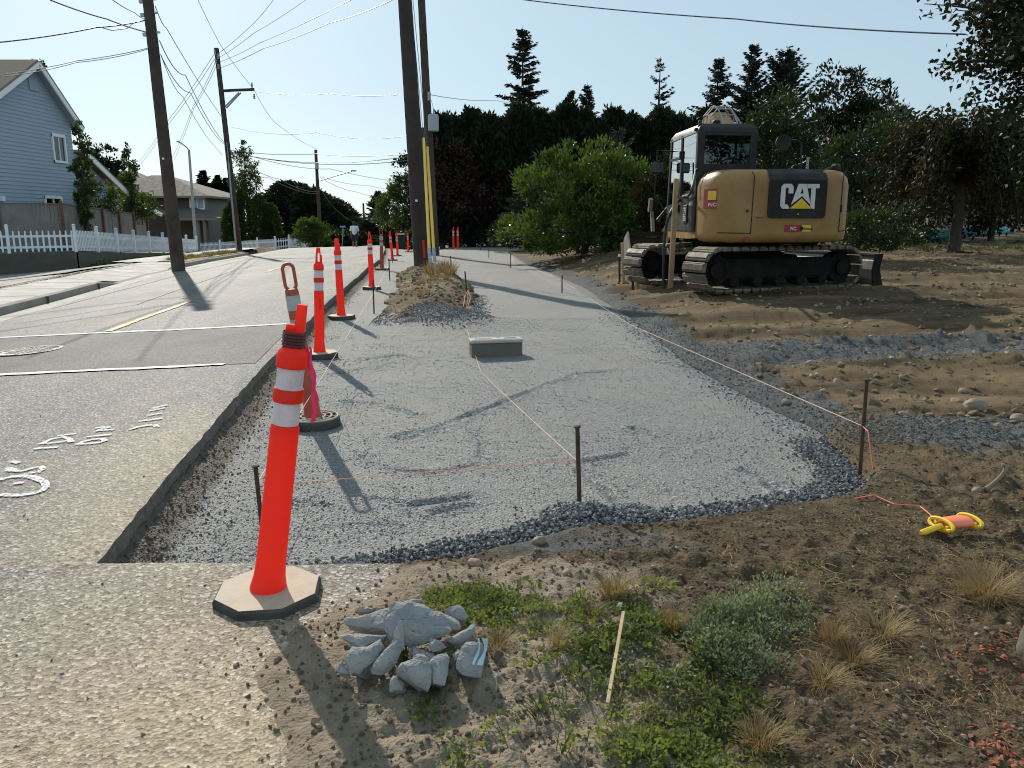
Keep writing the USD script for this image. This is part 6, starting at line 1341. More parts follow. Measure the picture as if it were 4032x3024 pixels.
def person():
    o = at(1398, 977, 55); t = thing('person', 'person in a white T-shirt and dark shorts walking away on the road near the crest', 'person', o, 6)
    def chain(bones):
        m = None
        for (p, r, q, s) in bones:
            a = manifold3d.Manifold.sphere(r, 20).translate(list(map(float, p))); b = manifold3d.Manifold.sphere(s, 20).translate(list(map(float, q))); h = manifold3d.Manifold.batch_hull([a, b]); m = h if m is None else m + h
        return m
    J = dict(neck=(0, 0, 1.48), head=(0, .01, 1.63), chest=(0, 0, 1.3), hip=(0, 0, .95), sl=(-.19, 0, 1.4), sr=(.19, 0, 1.4), el=(-.26, -.04, 1.13), er=(.26, .05, 1.13), wl=(-.25, .08, .9), wr=(.25, .16, .92), hl=(-.1, 0, .92), hr=(.1, 0, .92), kl=(-.11, .12, .5), kr=(.11, -.04, .5), al=(-.11, .08, .09), ar=(.12, -.26, .15))
    body = chain([(J['head'], .1, (0, .02, 1.66), .1), (J['head'], .085, (0, .03, 1.57), .07), (J['neck'], .055, (0, 0, 1.56), .055), (J['chest'], .15, J['hip'], .14), (J['sl'], .075, J['sr'], .075), (J['sl'], .06, J['el'], .045), (J['el'], .044, J['wl'], .03), (J['sr'], .06, J['er'], .045), (J['er'], .044, J['wr'], .03),
                  (J['wl'], .035, (-.25, .12, .8), .022), (J['wr'], .035, (.25, .2, .83), .022), (J['hl'], .1, J['kl'], .062), (J['hr'], .1, J['kr'], .062), (J['kl'], .06, J['al'], .042), (J['kr'], .06, J['ar'], .042), (J['al'], .05, (-.12, .22, .04), .035), (J['ar'], .05, (.12, -.13, .06), .035)])
    part(t, 'body', body, 'skin', 40)
    part(t, 'shirt', chain([(J['chest'], .185, (0, 0, .98), .165), (J['sl'], .1, J['sr'], .1), (J['sl'], .085, (-.25, -.02, 1.2), .075), (J['sr'], .085, (.25, .02, 1.2), .075), (J['chest'], .18, (0, 0, 1.36), .16)]), 'cloth_white', 40)
    part(t, 'shorts', chain([((-.06, 0, .93), .14, (.06, 0, .93), .14), (J['hl'], .125, (-.11, .09, .56), .1), (J['hr'], .125, (.11, -.02, .56), .1)]), 'cloth_dark', 40)
    part(t, 'hair', chain([((0, -.01, 1.68), .105, (0, -.03, 1.64), .1)]), 'hair_dark', 40)
    part(t, 'shoe', chain([((-.11, .06, .06), .055, (-.12, .22, .05), .042)]), 'cloth_dark', 40); part(t, 'shoe', chain([((.12, -.27, .1), .055, (.12, -.13, .05), .042)]), 'cloth_dark', 40)
person()
# ------------------------------------------------------------------ trees and shrubs
def unit(a): return a / (np.linalg.norm(a, axis=-1, keepdims=True) + 1e-9)
def leafmesh(P, D, L, Wd, r, mb=None, fold=.0):
    """Leaves as narrow diamonds, each an island of its own."""
    P = np.asarray(P, float); n = len(P); D = unit(np.asarray(D, float))
    S = unit(np.cross(D, r.normal(0, 1, (n, 3)))); N = np.cross(S, D)
    L = np.broadcast_to(np.asarray(L, float), (n,))[:, None]; Wd = np.broadcast_to(np.asarray(Wd, float), (n,))[:, None]
    v = np.stack([P, P + D * L * .45 + S * Wd / 2 + N * fold * L, P + D * L, P + D * L * .45 - S * Wd / 2 + N * fold * L], 1).reshape(-1, 3)
    k = np.arange(n)[:, None] * 4; f = np.vstack([k + [0, 1, 2], k + [0, 2, 3]])
    mb = mb or MB(); mb.add(v, f); return mb
def limb(mb, a, b, r0, r1, r, wob=.06, n=7, sides=8):
    a, b = np.asarray(a, float), np.asarray(b, float); u = np.linspace(0, 1, n)[:, None]
    p = a * (1 - u) + b * u + r.normal(0, wob * np.linalg.norm(b - a) / 3, (n, 3)) * np.sin(u * math.pi) ; mb.tube(p, np.linspace(r0, r1, n), sides); return p
def broadleaf(name, label, cat, base, lobes, leafm, n, L, seed, trunk=(.12, .3), barkm='bark', up=.2, group=None, wr=.5, gap=.35, stems=1, fold=.08, clump=.34, lift=0):
    """lobes: (dx, dy, z, rx, ry, rz) ellipsoids; leaves sit in many small clumps spread through their outer shell."""
    r = np.random.default_rng(seed); t = thing(name, label, cat, base, 0, group); lobes = [np.array(l, float) for l in lobes]
    vol = np.array([l[3] * l[4] * l[5] for l in lobes]) ** .67; vol /= vol.sum(); tw = MB(); P, D, S = [], [], []
    top = max(l[2] for l in lobes)
    for s in range(stems):
        a = s * 2.4; e = np.array([.12 * math.cos(a) * (stems > 1), .12 * math.sin(a) * (stems > 1), -.1]); hub = np.array([.3 * math.cos(a) * (stems > 1), .3 * math.sin(a) * (stems > 1), top * trunk[1]])
        limb(tw, e, hub, trunk[0], trunk[0] * .6, r, .04)
        for l in lobes[s::stems]:
            c = l[:3]; limb(tw, hub, c, trunk[0] * .55, trunk[0] * .2, r, .12)
            for _ in range(5): limb(tw, c * .75 + hub * .25, c + unit(r.normal(0, 1, 3) + [0, 0, .3]) * l[3:] * .8, trunk[0] * .22, trunk[0] * .05, r, .12, 5, 5)
    for l, w in zip(lobes, vol):
        nc = max(8, int(60 * w * (n / 6000) ** .5 * 2.0)); d = unit(r.normal(0, 1, (nc, 3))); rad_ = (1 - gap + gap * r.random((nc, 1)) ** .5) * (1 + .14 * r.normal(0, 1, (nc, 1)))
        c = l[:3] + d * l[3:] * rad_
        per = int(n * w / nc); idx = np.repeat(np.arange(nc), per); cs = clump * float(np.cbrt(l[3] * l[4] * l[5])) * (.6 + .8 * r.random(nc))
        q = r.normal(0, 1, (len(idx), 3)); q = unit(q) * (r.random((len(idx), 1)) ** .6)
        p = c[idx] + q * cs[idx][:, None] * [1, 1, .75]; P.append(p); D.append(unit(d[idx] * .6 + q * .6 + r.normal(0, .5, (len(idx), 3)) + [0, 0, up]))
    P, D = np.vstack(P), np.vstack(D); k = P[:, 2] > .02 - lift; P, D = P[k], D[k]
    tw.build('trunk', barkm, t, 40)
    leafmesh(P, D, L * (.7 + .6 * r.random(len(P))), L * wr * (.8 + .4 * r.random(len(P))), r, fold=fold).build('crown', leafm, t)
    return t
def conifer(name, label, base, h, R, seed, leafm='leaf_fir', dens=1.0, z0=.12, droop=.35, lean=(0, 0), sparse=0.0, group=None, L=.32, top=.9, cat='tree', power=.85):
    r = np.random.default_rng(seed); t = thing(name, label, cat, base, 0, group); tw = MB(); P, D, Ls = [], [], []
    ln = np.array([lean[0], lean[1], 0.]); tw.tube(np.array([[0, 0, -.3], [0, 0, h * .5], [0, 0, h]]) + np.array([0, .3, 1])[:, None] * ln * h, [h * .016 + .03, h * .009 + .02, .012], 8)
    z = h * z0
    while z < h * .985:
        u = (z - h * z0) / (h * (1 - z0)); Rm = R * (1 - u) ** power * (.65 + .55 * r.random()) + .12
        for _ in range(max(3, int((5 + 3 * r.random()) * dens))):
            if r.random() < sparse: continue
            a = r.random() * 2 * math.pi; bl = Rm * (.55 + .6 * r.random()); n = max(4, int(bl / .16))
            s = np.linspace(.08, 1, n)[:, None]; el = .25 - droop * .9 * (1 - u) + .5 * u
            d = np.array([math.cos(a), math.sin(a), 0.]); o = np.array([0, 0, z]) + ln * z * (z / h)
            line = o + d * s * bl + np.array([0, 0, 1]) * (s * bl * el - droop * (s ** 2) * bl * .55 + .12 * bl * s ** 4)
            tw.tube(line[[0, n // 2, -1]], [.02 + .012 * bl, .012, .004], 4)
            m = int(6 + 4 * r.random()); pp = np.repeat(line, m, 0); sd = np.array([-d[1], d[0], 0.])
            side = r.choice([-1, 1], len(pp))[:, None] * r.random((len(pp), 1))
            dd = unit(d * (.5 + .4 * r.random((len(pp), 1))) + sd * side * 1.0 + np.array([0, 0, -1]) * (droop * .9 * r.random((len(pp), 1)) - .1) + r.normal(0, .15, (len(pp), 3)))
            P.append(pp + r.normal(0, .03, pp.shape)); D.append(dd); Ls.append(L * (1.15 - .5 * np.repeat(s[:, 0], m)) * (.6 + .7 * r.random(len(pp))) * (.55 + .6 * min(1, bl)))
        z += h * (.016 + .022 * r.random()) / dens ** .5 * (1.1 - .45 * u)
    P.append(np.array([[ln[0] * h, ln[1] * h, h * .97]] * 6)); D.append(np.tile([0, 0, 1.], (6, 1)) + r.normal(0, .25, (6, 3))); Ls.append(np.full(6, .3))
    P, D, Ls = np.vstack(P), np.vstack(D), np.concatenate(Ls)
    tw.build('trunk', 'bark', t, 40); leafmesh(P, D, Ls, Ls * .36, r).build('crown', leafm, t); return t
def column(name, label, base, h, R, seed, leafm, n, L=.26, group=None, cat='tree', spiky=1.0, wr=.35, shape=None, ragged=.25, upw=.9):
    """Dense upright tree: sprays pointing up and out all over a tall body with feathery leaders on top."""
    r = np.random.default_rng(seed); t = thing(name, label, cat, base, 0, group); tw = MB(); tw.tube([[0, 0, -.3], [0, 0, h * .93]], [.12 + h * .006, .02], 8); tw.build('trunk', 'bark', t, 40)
    shape = shape or [(0, .75), (.15, 1), (.55, .95), (.8, .7), (.93, .36), (1, .04)]
    u = r.random(n) ** .9; a = r.random(n) * 2 * math.pi
    lump = 1 + ragged * 2 * nz(np.cos(a) * 1.3 + seed, np.sin(a) * 1.3 + u * h * .9, 1.3, 3, seed)
    lump = lump * (1 + ragged * 1.6 * nz(np.cos(a) * 3.5 + seed, np.sin(a) * 3.5 + u * h * 2.2, 1.3, 2, seed + 1)); rad_ = R * np.interp(u, *zip(*shape)) * (.7 + .3 * r.random(n) ** .6 + .3 * r.random(n) ** 8) * lump
    P = np.stack([np.cos(a) * rad_, np.sin(a) * rad_, u * h * .97], 1); D = np.stack([np.cos(a), np.sin(a), np.full(n, upw)], 1) + r.normal(0, .3, (n, 3)); Ls = L * (.6 + .8 * r.random(n))
    for k in range(int(9 * spiky)):                            # leaders
        aa = r.random() * 6.28; rr_ = R * .55 * r.random(); zt = h * (.86 + .17 * r.random()); zb = h * .7; m = 70
        uu = r.random(m); c = np.array([math.cos(aa) * rr_, math.sin(aa) * rr_, 0.]); w = (1 - uu) * R * .3 + .02; b = r.random(m) * 6.28
        P = np.vstack([P, c + np.stack([np.cos(b) * w, np.sin(b) * w, zb + (zt - zb) * uu], 1)]); D = np.vstack([D, np.stack([np.cos(b) * .5, np.sin(b) * .5, np.full(m, .9)], 1)]); Ls = np.r_[Ls, np.full(m, L * .8)]
    leafmesh(P, D, Ls, Ls * wr, r).build('crown', leafm, t); return t
def gnd(px, py, Y, pyc=None):
    p = at(px, py, Y); return (p[0] if pyc is None else at(px, pyc, Y)[0], p[1], p[2])
def hgt(py_top, py_base, Y): return (at(2016, py_top, Y)[2] - at(2016, py_base, Y)[2])

# the tall dark hedge across the back
protos = []
HG = 'tall dark cypresses of the hedge at the back'
hl = 'dark feathery cypress, one of the unbroken tall hedge behind the laurel'
k = 0
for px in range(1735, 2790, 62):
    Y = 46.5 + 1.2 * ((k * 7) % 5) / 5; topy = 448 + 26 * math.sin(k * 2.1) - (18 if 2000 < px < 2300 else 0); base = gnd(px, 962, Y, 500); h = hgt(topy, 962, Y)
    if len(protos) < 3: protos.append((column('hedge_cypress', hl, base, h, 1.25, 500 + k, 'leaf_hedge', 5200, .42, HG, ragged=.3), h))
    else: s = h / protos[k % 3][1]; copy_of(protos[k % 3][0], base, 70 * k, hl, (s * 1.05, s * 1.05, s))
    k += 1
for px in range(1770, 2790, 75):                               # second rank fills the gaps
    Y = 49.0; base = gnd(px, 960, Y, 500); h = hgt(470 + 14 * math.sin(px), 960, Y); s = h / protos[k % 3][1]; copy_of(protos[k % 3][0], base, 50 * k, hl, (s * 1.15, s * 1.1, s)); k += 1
# conifers that stand above it
conifer('spruce', 'tallest lone spruce, rising far above the hedge left of centre', gnd(2058, 960, 62, 270), hgt(100, 960, 62), 3.1, 21, dens=.95, z0=.3, droop=.5, L=.42, sparse=.1)
conifer('spruce', 'small pointed spruce just right of the leaning hedge top', gnd(2312, 960, 60, 380), hgt(328, 960, 60), 1.7, 22, dens=1.0, z0=.35, droop=.35, L=.36)
conifer('spruce', 'thin airy spruce standing alone left of the excavator cab', gnd(2597, 960, 58, 330), hgt(222, 960, 58), 3.2, 23, dens=.6, z0=.35, droop=.25, sparse=.3, L=.32, power=1.1)
column('leaning_cypress', 'leaning cypress top bent to the right above the hedge', (gnd(2190, 960, 52)), hgt(470, 960, 52), .9, 24, 'leaf_hedge', 3000, .4)
ll = thing('bent_tree_top', 'dark bent tree tip leaning right over the hedge beside the small spruce', 'tree', at(2200, 470, 52)); r = np.random.default_rng(25); n = 1500; u = r.random(n); a = r.random(n) * 6.28
ax_ = at(2248, 372, 52) - at(2200, 470, 52); w = .42 * (1 - u * .75); leafmesh(u[:, None] * ax_ + np.stack([np.cos(a) * w, np.sin(a) * w, np.sin(a + 1) * w * .5], 1), ax_ + r.normal(0, .6, (n, 3)), .3, .1, r).build('crown', 'leaf_hedge', ll)
g = MB(); g.tube([(0, 0, -2), ax_ * .9], [.08, .02], 6); g.build('trunk', 'bark', ll)
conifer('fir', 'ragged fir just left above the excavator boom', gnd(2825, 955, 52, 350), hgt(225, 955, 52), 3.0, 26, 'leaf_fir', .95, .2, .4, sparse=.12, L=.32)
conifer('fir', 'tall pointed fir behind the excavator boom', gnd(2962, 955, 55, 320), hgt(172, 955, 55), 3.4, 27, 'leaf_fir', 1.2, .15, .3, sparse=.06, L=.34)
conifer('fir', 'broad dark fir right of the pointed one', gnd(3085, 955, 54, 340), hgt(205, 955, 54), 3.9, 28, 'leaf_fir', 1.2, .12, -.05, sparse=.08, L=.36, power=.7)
# laurel
lb = gnd(2290, 985, 24)
broadleaf('laurel_bush', 'big round glossy green laurel bush left of the excavator', 'bush', lb, [(-.55, -.2, 1.2, 1.65, 1.5, 1.15), (.75, 0, 1.25, 1.6, 1.5, 1.15), (.05, .1, 2.05, 1.35, 1.3, 1.15), (-.9, 0, 1.85, .95, .95, .9), (.95, .1, 1.85, .95, .95, .85), (-1.4, -.3, .6, .8, .8, .6), (1.4, 0, .6, .9, .8, .6), (0, -.6, .7, 1.6, 1.0, .7)],
          'leaf_laurel', 24000, .155, 31, (.06, .25), up=.75, wr=.4, gap=.22, stems=4, clump=.24, lift=.3)
broadleaf('purple_plum', 'purple leaved plum tree with several bare stems, right of the big pole', 'tree', gnd(1800, 968, 46, 750), [(-.9, 0, 3.5, 1.7, 1.6, 1.6), (1.0, 0, 3.6, 1.8, 1.6, 1.5), (0, .3, 4.7, 1.6, 1.6, 1.4), (1.9, 0, 3.0, 1.1, 1.2, 1.1), (-.2, -.5, 2.9, 1.8, 1.3, 1.0)],
          'leaf_plum', 15000, .2, 32, (.13, .38), up=0, stems=5, gap=.5, clump=.3)
broadleaf('shrub', 'low clipped dark shrub under the plum tree, left part', 'shrub', gnd(1790, 968, 47), [(-1.0, 0, .6, 1.1, .8, .75), (.8, 0, .55, 1.2, .8, .8)], 'leaf_dark', 5000, .14, 33, (.04, .3), group=None)
broadleaf('shrub', 'pale leaved shrub between the plum tree and the laurel', 'shrub', gnd(2010, 972, 36), [(0, 0, .8, .75, .7, .75), (.6, 0, .5, .6, .6, .5), (-.4, 0, .45, .6, .5, .5)], 'leaf_green', 3500, .13, 34, (.03, .3))
broadleaf('shrub', 'yellow green shrub behind the plum tree stems', 'shrub', gnd(1850, 950, 48), [(0, 0, 1.2, 1.3, .9, .9), (-1.3, 0, .9, .9, .8, .8)], 'leaf_green', 4000, .16, 35, (.04, .3))
broadleaf('small_tree', 'golden green tree between the laurel and the excavator cab', 'tree', gnd(2610, 985, 21), [(.1, 0, 1.2, .75, .7, .9), (.35, .1, 2.1, .6, .6, .75), (-.15, 0, .6, .7, .6, .6)], 'leaf_olive', 6000, .12, 36, (.05, .3), up=.3)
s_ = conifer('sapling', 'bare spindly conifer sapling poking up behind the laurel', gnd(2432, 950, 26.5), hgt(522, 950, 26.5), .8, 37, 'leaf_fir', .5, .55, -.35, sparse=.35, L=.16)
# right hand side
broadleaf('maple', 'mid green tree directly behind the excavator cab', 'tree', gnd(3080, 960, 33, 560), [(-.3, 0, 3.2, 1.5, 1.4, 1.7), (.8, 0, 3.0, 1.5, 1.4, 1.6), (0, 0, 4.9, 1.1, 1.2, 1.4), (.6, 0, 1.5, 1.7, 1.4, 1.2)], 'leaf_green', 13000, .17, 41, (.12, .3), gap=.45)
broadleaf('poplar', 'dark round topped tree rising right of the round mirror', 'tree', gnd(3310, 960, 36, 460), [(-.8, 0, 4.2, 1.5, 1.4, 1.8), (.6, 0, 4.6, 1.5, 1.4, 1.7), (.1, 0, 6.0, 1.4, 1.4, 1.5), (-.2, 0, 2.4, 2.1, 1.5, 1.5)], 'leaf_dark', 13000, .19, 42, (.14, .3), gap=.5, clump=.3)
broadleaf('poplar', 'dark loose tree at the right with sky showing through its top', 'tree', gnd(3500, 960, 38, 480), [(-.4, 0, 4.6, 1.2, 1.3, 1.5), (.7, 0, 4.1, 1.3, 1.3, 1.6), (.0, 0, 5.8, 1.0, 1.0, 1.2), (.2, 0, 2.5, 2.0, 1.5, 1.5)], 'leaf_dark', 11000, .19, 43, (.13, .3), gap=.5, clump=.3)
broadleaf('maple', 'green leaning tree in front of the dark poplars', 'tree', gnd(3440, 955, 29), [(-.7, 0, 2.6, 1.3, 1.2, 1.3), (.5, 0, 3.1, 1.4, 1.2, 1.3), (0, 0, 1.4, 1.6, 1.2, 1.1), (1.2, 0, 2.3, 1.1, 1.1, 1.1)], 'leaf_green', 13000, .16, 44, (.1, .3), gap=.45)
def weeping(name, label, base, h, R, seed, leafm, n):
    r = np.random.default_rng(seed); t = thing(name, label, 'tree', base); tw = MB(); limb(tw, (0, 0, -.1), (.05, 0, h * .55), .16, .1, r); P, D = [], []
    for _ in range(70):
        a = r.random() * 6.28; e = R * (.4 + .6 * r.random()); zt = h * (.72 + .3 * r.random()) ; s = np.linspace(0, 1, 12)[:, None]; d = np.array([math.cos(a), math.sin(a), 0.])
        drop = zt * (.35 + .5 * r.random()); line = np.array([0, 0, h * .5]) * (1 - np.minimum(1, s * 3)) + np.array([0, 0, zt]) * np.minimum(1, s * 3) + d * e * s ** .8 - np.array([0, 0, 1]) * drop * s ** 2.6
        tw.tube(line, np.linspace(.03, .006, 12), 4); m = n // 70; i = r.random(m) ** .7 * 11; k0 = i.astype(int); f = (i - k0)[:, None]; p = line[k0] * (1 - f) + line[np.minimum(k0 + 1, 11)] * f
        P.append(p + r.normal(0, .12, p.shape)); D.append(d * .4 + np.array([0, 0, -.5]) + r.normal(0, .5, p.shape))
    tw.build('trunk', 'bark', t, 40); leafmesh(np.vstack(P), np.vstack(D), .15 * (.6 + .8 * r.random(sum(map(len, P)))), .06, r, fold=.05).build('crown', leafm, t)
weeping('weeping_tree', 'drooping olive tree with a dark single trunk in the grass strip at the right', gnd(3753, 985, 20), 3.35, 2.3, 45, 'leaf_olive', 17000)
broadleaf('maple', 'olive green tree at the right behind the drooping tree', 'tree', gnd(3900, 950, 27), [(-1.0, 0, 2.3, 1.6, 1.3, 1.5), (.8, 0, 2.5, 1.7, 1.3, 1.6), (2.4, 0, 2.6, 1.6, 1.3, 1.8), (0, 0, 1.3, 2.2, 1.3, 1.0)], 'leaf_olive', 14000, .17, 46, (.12, .25), gap=.4)
broadleaf('shrub', 'leafy shrub with pale blooms behind the excavator blade', 'shrub', gnd(3370, 985, 17.5), [(-.4, 0, .35, .7, .6, .45), (.35, 0, .4, .7, .6, .5), (.9, .2, .5, .5, .5, .5)], 'leaf_green', 4000, .1, 47, (.03, .3))
broadleaf('shrub', 'dark shrub beneath the green leaning tree right of the excavator', 'shrub', gnd(3500, 960, 24), [(-.6, 0, .6, 1.0, .8, .8), (.6, 0, .55, .9, .8, .75)], 'leaf_dark', 4500, .12, 48, (.03, .3))
for k, (px, w_) in enumerate(((2880, 1.6), (2700, 1.4), (3250, 1.7))):
    broadleaf('shrub', ('dark undergrowth behind the excavator tracks, middle', 'dark undergrowth between the small golden tree and the excavator', 'dark undergrowth right behind the counterweight')[k], 'shrub', gnd(px, 962, 30 + k), [(-.8, 0, .7, w_, 1, 1.0), (.8, 0, .8, w_, 1, 1.1)], 'leaf_dark', 4500, .16, 140 + k, (.03, .3))
# near tree whose boughs hang into the upper right corner
def near_tree():
    r = np.random.default_rng(51); b = np.array([8.6, 8.8, .15]); t = thing('overhanging_tree', 'small leaved tree at the right whose dark boughs hang into the upper corner', 'tree', b); tw = MB(); P, D = [], []
    limb(tw, (0, 0, -.1), (-.3, 0, 2.4), .2, .14, r); hub = np.array([-.3, 0, 2.4])
    ends = [(3690, 255, 8.9), (3640, 15, 8.3), (3740, 250, 9.2), (3830, 130, 8.6), (3780, 420, 9.0), (3745, 245, 9.4), (3700, 478, 9.3), (3790, 270, 8.8), (3860, 330, 9.2), (3900, 60, 8.6), (3930, 200, 9), (3900, 440, 9.0), (3950, 500, 9.3), (3760, 40, 8.4), (3980, 350, 9.2), (4000, 120, 9), (3860, 20, 8.4), (4010, 560, 9.3), (4020, 700, 9.4), (3990, 640, 9.1)]
    for k in range(30): ends.append((3960 + 420 * r.random(), -250 + 900 * r.random(), 7.6 + 3 * r.random()))
    for k in range(34): ends.append((3790 + 420 * r.random() ** .7, -160 + 420 * r.random() * (.4 + .6 * r.random()), 7.8 + 2.5 * r.random()))
    for k, (px, py, Y) in enumerate(ends):
        e = at(px, py, Y) - b; mid = hub * .4 + e * .6 + [0, 0, .35]; u = np.linspace(0, 1, 16)[:, None]; line = (1 - u) ** 2 * hub + 2 * u * (1 - u) * mid + u ** 2 * e
        tw.tube(line, np.linspace(.035, .004, 16), 5); m = 300 if k < 20 else 560; i = (.35 + .65 * r.random(m) ** .8) * 15; k0 = np.minimum(i.astype(int), 14); f = (i - k0)[:, None]; p = line[k0] * (1 - f) + line[k0 + 1] * f
        sp = (.05 + .16 * (1 - i / 15))[:, None] + .03; P.append(p + r.normal(0, 1, p.shape) * sp); D.append(r.normal(0, 1, p.shape) + [0, 0, -.3])
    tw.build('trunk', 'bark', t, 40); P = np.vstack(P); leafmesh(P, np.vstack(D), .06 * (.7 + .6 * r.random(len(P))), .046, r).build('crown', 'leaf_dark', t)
near_tree()
# left hand side
def slim(label, base, h, R, seed):
    q = np.random.default_rng(seed); lb = [(R * .3 * q.normal(), R * .3 * q.normal(), h * u, R * w, R * w, h * .085) for u, w in ((.1, .75), (.2, .9), (.3, .75), (.4, .95), (.5, .6), (.58, .8), (.68, .62), (.78, .55), (.87, .4), (.95, .25))]
    lb += [(R * 1.0 * s_, 0, h * z, R * .38, R * .38, h * .05) for s_, z in ((-1, .28), (.9, .36), (-.85, .6), (.8, .72))]
    broadleaf('columnar_tree', label, 'tree', base, lb, 'leaf_slim', 3400, .14, seed, (.06, .5), up=.3, gap=.6, clump=.45, wr=.6)
leafy('leaf_slim', (.035, .058, .018), (.13, .17, .05), trans=.35, rough=.5, scale=.9)
slim('slim ragged upright tree in front of the blue house wall', gnd(325, 900, 37, 660), hgt(478, 900, 37), .4, 61)
slim('slim ragged upright tree between the blue house and the brown house', gnd(512, 905, 45, 700), hgt(570, 905, 45), .48, 62)
broadleaf('shrub', 'green bush under the slim tree by the blue house porch', 'shrub', gnd(395, 850, 41), [(0, 0, .8, .9, .7, .8)], 'leaf_bright', 2500, .15, 63, (.04, .3))
broadleaf('shrub', 'bright bush right of the second slim tree', 'shrub', gnd(560, 880, 46), [(0, 0, .9, .7, .7, .8), (-.7, 0, .8, .7, .6, .7)], 'leaf_bright', 2500, .16, 64, (.04, .3))
broadleaf('dark_pine', 'dark rounded pine behind the two houses', 'tree', gnd(415, 900, 78, 640), [(-.5, 0, 5.2, 1.5, 1.5, 1.8), (.8, 0, 4.7, 1.5, 1.5, 1.5), (0, 0, 6.4, 1.2, 1.2, 1.4), (.9, 0, 3.5, 1.6, 1.5, 1.3)], 'leaf_dark', 5000, .3, 65, (.2, .4))
for k, (px, ty) in enumerate(((133, 228), (163, 235))):
    column('poplar_tree', ('left slim poplar tip showing over the blue house roof', 'right slim poplar tip showing over the blue house roof')[k], gnd(px, 800, 62, 250), hgt(ty, 800, 62), .5, 66 + k, 'leaf_green', 1500, .25, None, ragged=.9, wr=.6, upw=.6)
broadleaf('birch', 'tall wispy birch with hanging twigs right of the second pole', 'tree', gnd(965, 975, 84, 700), [(0, 0, 8.2, 1.0, 1.0, 2.0), (.6, 0, 6.4, 1.3, 1.1, 1.7), (-.6, 0, 6.0, 1.1, 1.0, 1.6), (.1, 0, 9.6, .5, .5, 1.0)], 'leaf_slim', 4200, .24, 68, (.14, .35), up=-.6, gap=.8, clump=.35)
for k, (px, ty, R_, lab) in enumerate(((965, 745, 1.15, 'left upright hornbeam behind the far picket fence'), (1030, 765, 1.0, 'middle upright hornbeam behind the far picket fence'), (1075, 800, .8, 'right smaller upright hornbeam behind the far picket fence'), (925, 790, .9, 'upright hornbeam close to the second pole'))):
    column('upright_hornbeam', lab, gnd(px, 985, 82), hgt(ty, 985, 82), R_, 70 + k, 'leaf_slim', 5000, .28, None, ragged=.35, wr=.55, upw=.6, spiky=.7)
for k, (px, ty) in enumerate(((815, 672), (870, 690), (905, 700))):
    conifer('far_conifer', ('left far dark conifer above the brown house roof', 'middle far dark conifer above the brown house roof', 'right far dark conifer touching the second pole')[k], gnd(px, 900, 115), hgt(ty, 900, 115), 2.3, 75 + k, 'leaf_dark', .9, .1, .2, L=.55)
for k, (px, ty, R_) in enumerate(((1095, 770, 2.2), (1135, 712, 2.6), (1190, 722, 2.7), (1235, 740, 2.6), (1290, 775, 2.6), (1340, 800, 2.3), (1385, 862, 1.9), (1160, 800, 3.0), (1260, 820, 3.0))):
    column('dark_cypress', 'dark spreading cypress in the black clump behind the third pole', gnd(px, 985, 90 + 2 * (k % 3)), hgt(ty, 985, 90 + 2 * (k % 3)), R_, 80 + k, 'leaf_hedge', 4200, .6, 'dark cypress clump behind the third pole', ragged=.5, shape=[(0, .8), (.2, 1), (.5, .95), (.75, .8), (.9, .5), (1, .1)], upw=.5)
broadleaf('shrub', 'bright yellow green bush at the foot of the third pole', 'shrub', gnd(1238, 990, 66), [(-.2, 0, 1.3, 1.15, 1.0, 1.25), (.4, 0, .9, 1.1, 1.0, 1.0), (-.1, 0, 2.1, .7, .7, .7)], 'leaf_bright', 5200, .2, 91, (.06, .3), up=.6)
for k, (px, ty, m_) in enumerate(((1300, 925, 'leaf_olive'), (1345, 900, 'leaf_green'), (1420, 915, 'leaf_olive'), (1462, 935, 'leaf_green'))):
    h = hgt(ty, 990, 68); broadleaf('shrub', ('low rough shrub left of the street sign', 'rough shrub right behind the street sign', 'shrub right beside the walking person', 'small shrub at the road\'s crest right of the person')[k], 'shrub', gnd(px, 990, 68), [(0, 0, h * .5, 1.0, .9, h * .5), (.5, 0, h * .35, .9, .8, h * .4)], m_, 3000, .2, 92 + k, (.04, .3))
for k in range(4):
    px = 1455 + 40 * k; broadleaf('hedge_section', 'stretch of dark clipped hedge beyond the crest of the road', 'hedge', gnd(px, 990, 80), [(0, 0, 1.6, 1.1, .9, 1.7)], 'leaf_hedge', 3600, .25, 100 + k, (.05, .3), 'bark', group='dark clipped hedge beyond the crest')
conifer('spruce', 'small pale spruce above the hedge beyond the crest', gnd(1497, 950, 105), hgt(752, 950, 105), 2.4, 111, 'leaf_fir', 1.0, .1, .3, L=.5)
broadleaf('maple', 'green tree left of the big dark pole beyond the crest', 'tree', gnd(1590, 985, 62), [(-.7, 0, 3.0, 1.5, 1.3, 1.5), (.7, 0, 3.6, 1.5, 1.3, 1.6), (.2, 0, 4.7, 1.1, 1.1, 1.1), (1.3, 0, 2.2, 1.0, 1.0, 1.2)], 'leaf_slim', 7500, .22, 112, (.12, .35))
broadleaf('maple', 'dark leafed branch tree peeping out left of the big dark pole', 'tree', gnd(1660, 975, 50), [(-.3, 0, 4.6, 1.1, 1.1, 1.0), (.5, 0, 3.6, 1.2, 1.1, 1.3), (.2, 0, 2.2, 1.0, 1.0, 1.2)], 'leaf_dark', 5000, .2, 113, (.12, .35))
broadleaf('shrub', 'pale dry shrub by the wheeled bins', 'shrub', gnd(1545, 990, 56), [(0, 0, .55, .6, .6, .6)], 'leaf_olive', 1800, .15, 114, (.03, .3)); broadleaf('shrub', 'small green shrub touching the big dark pole\'s left foot', 'shrub', gnd(1628, 980, 46), [(0, 0, .5, .45, .5, .6)], 'leaf_green', 1500, .14, 115, (.03, .3))
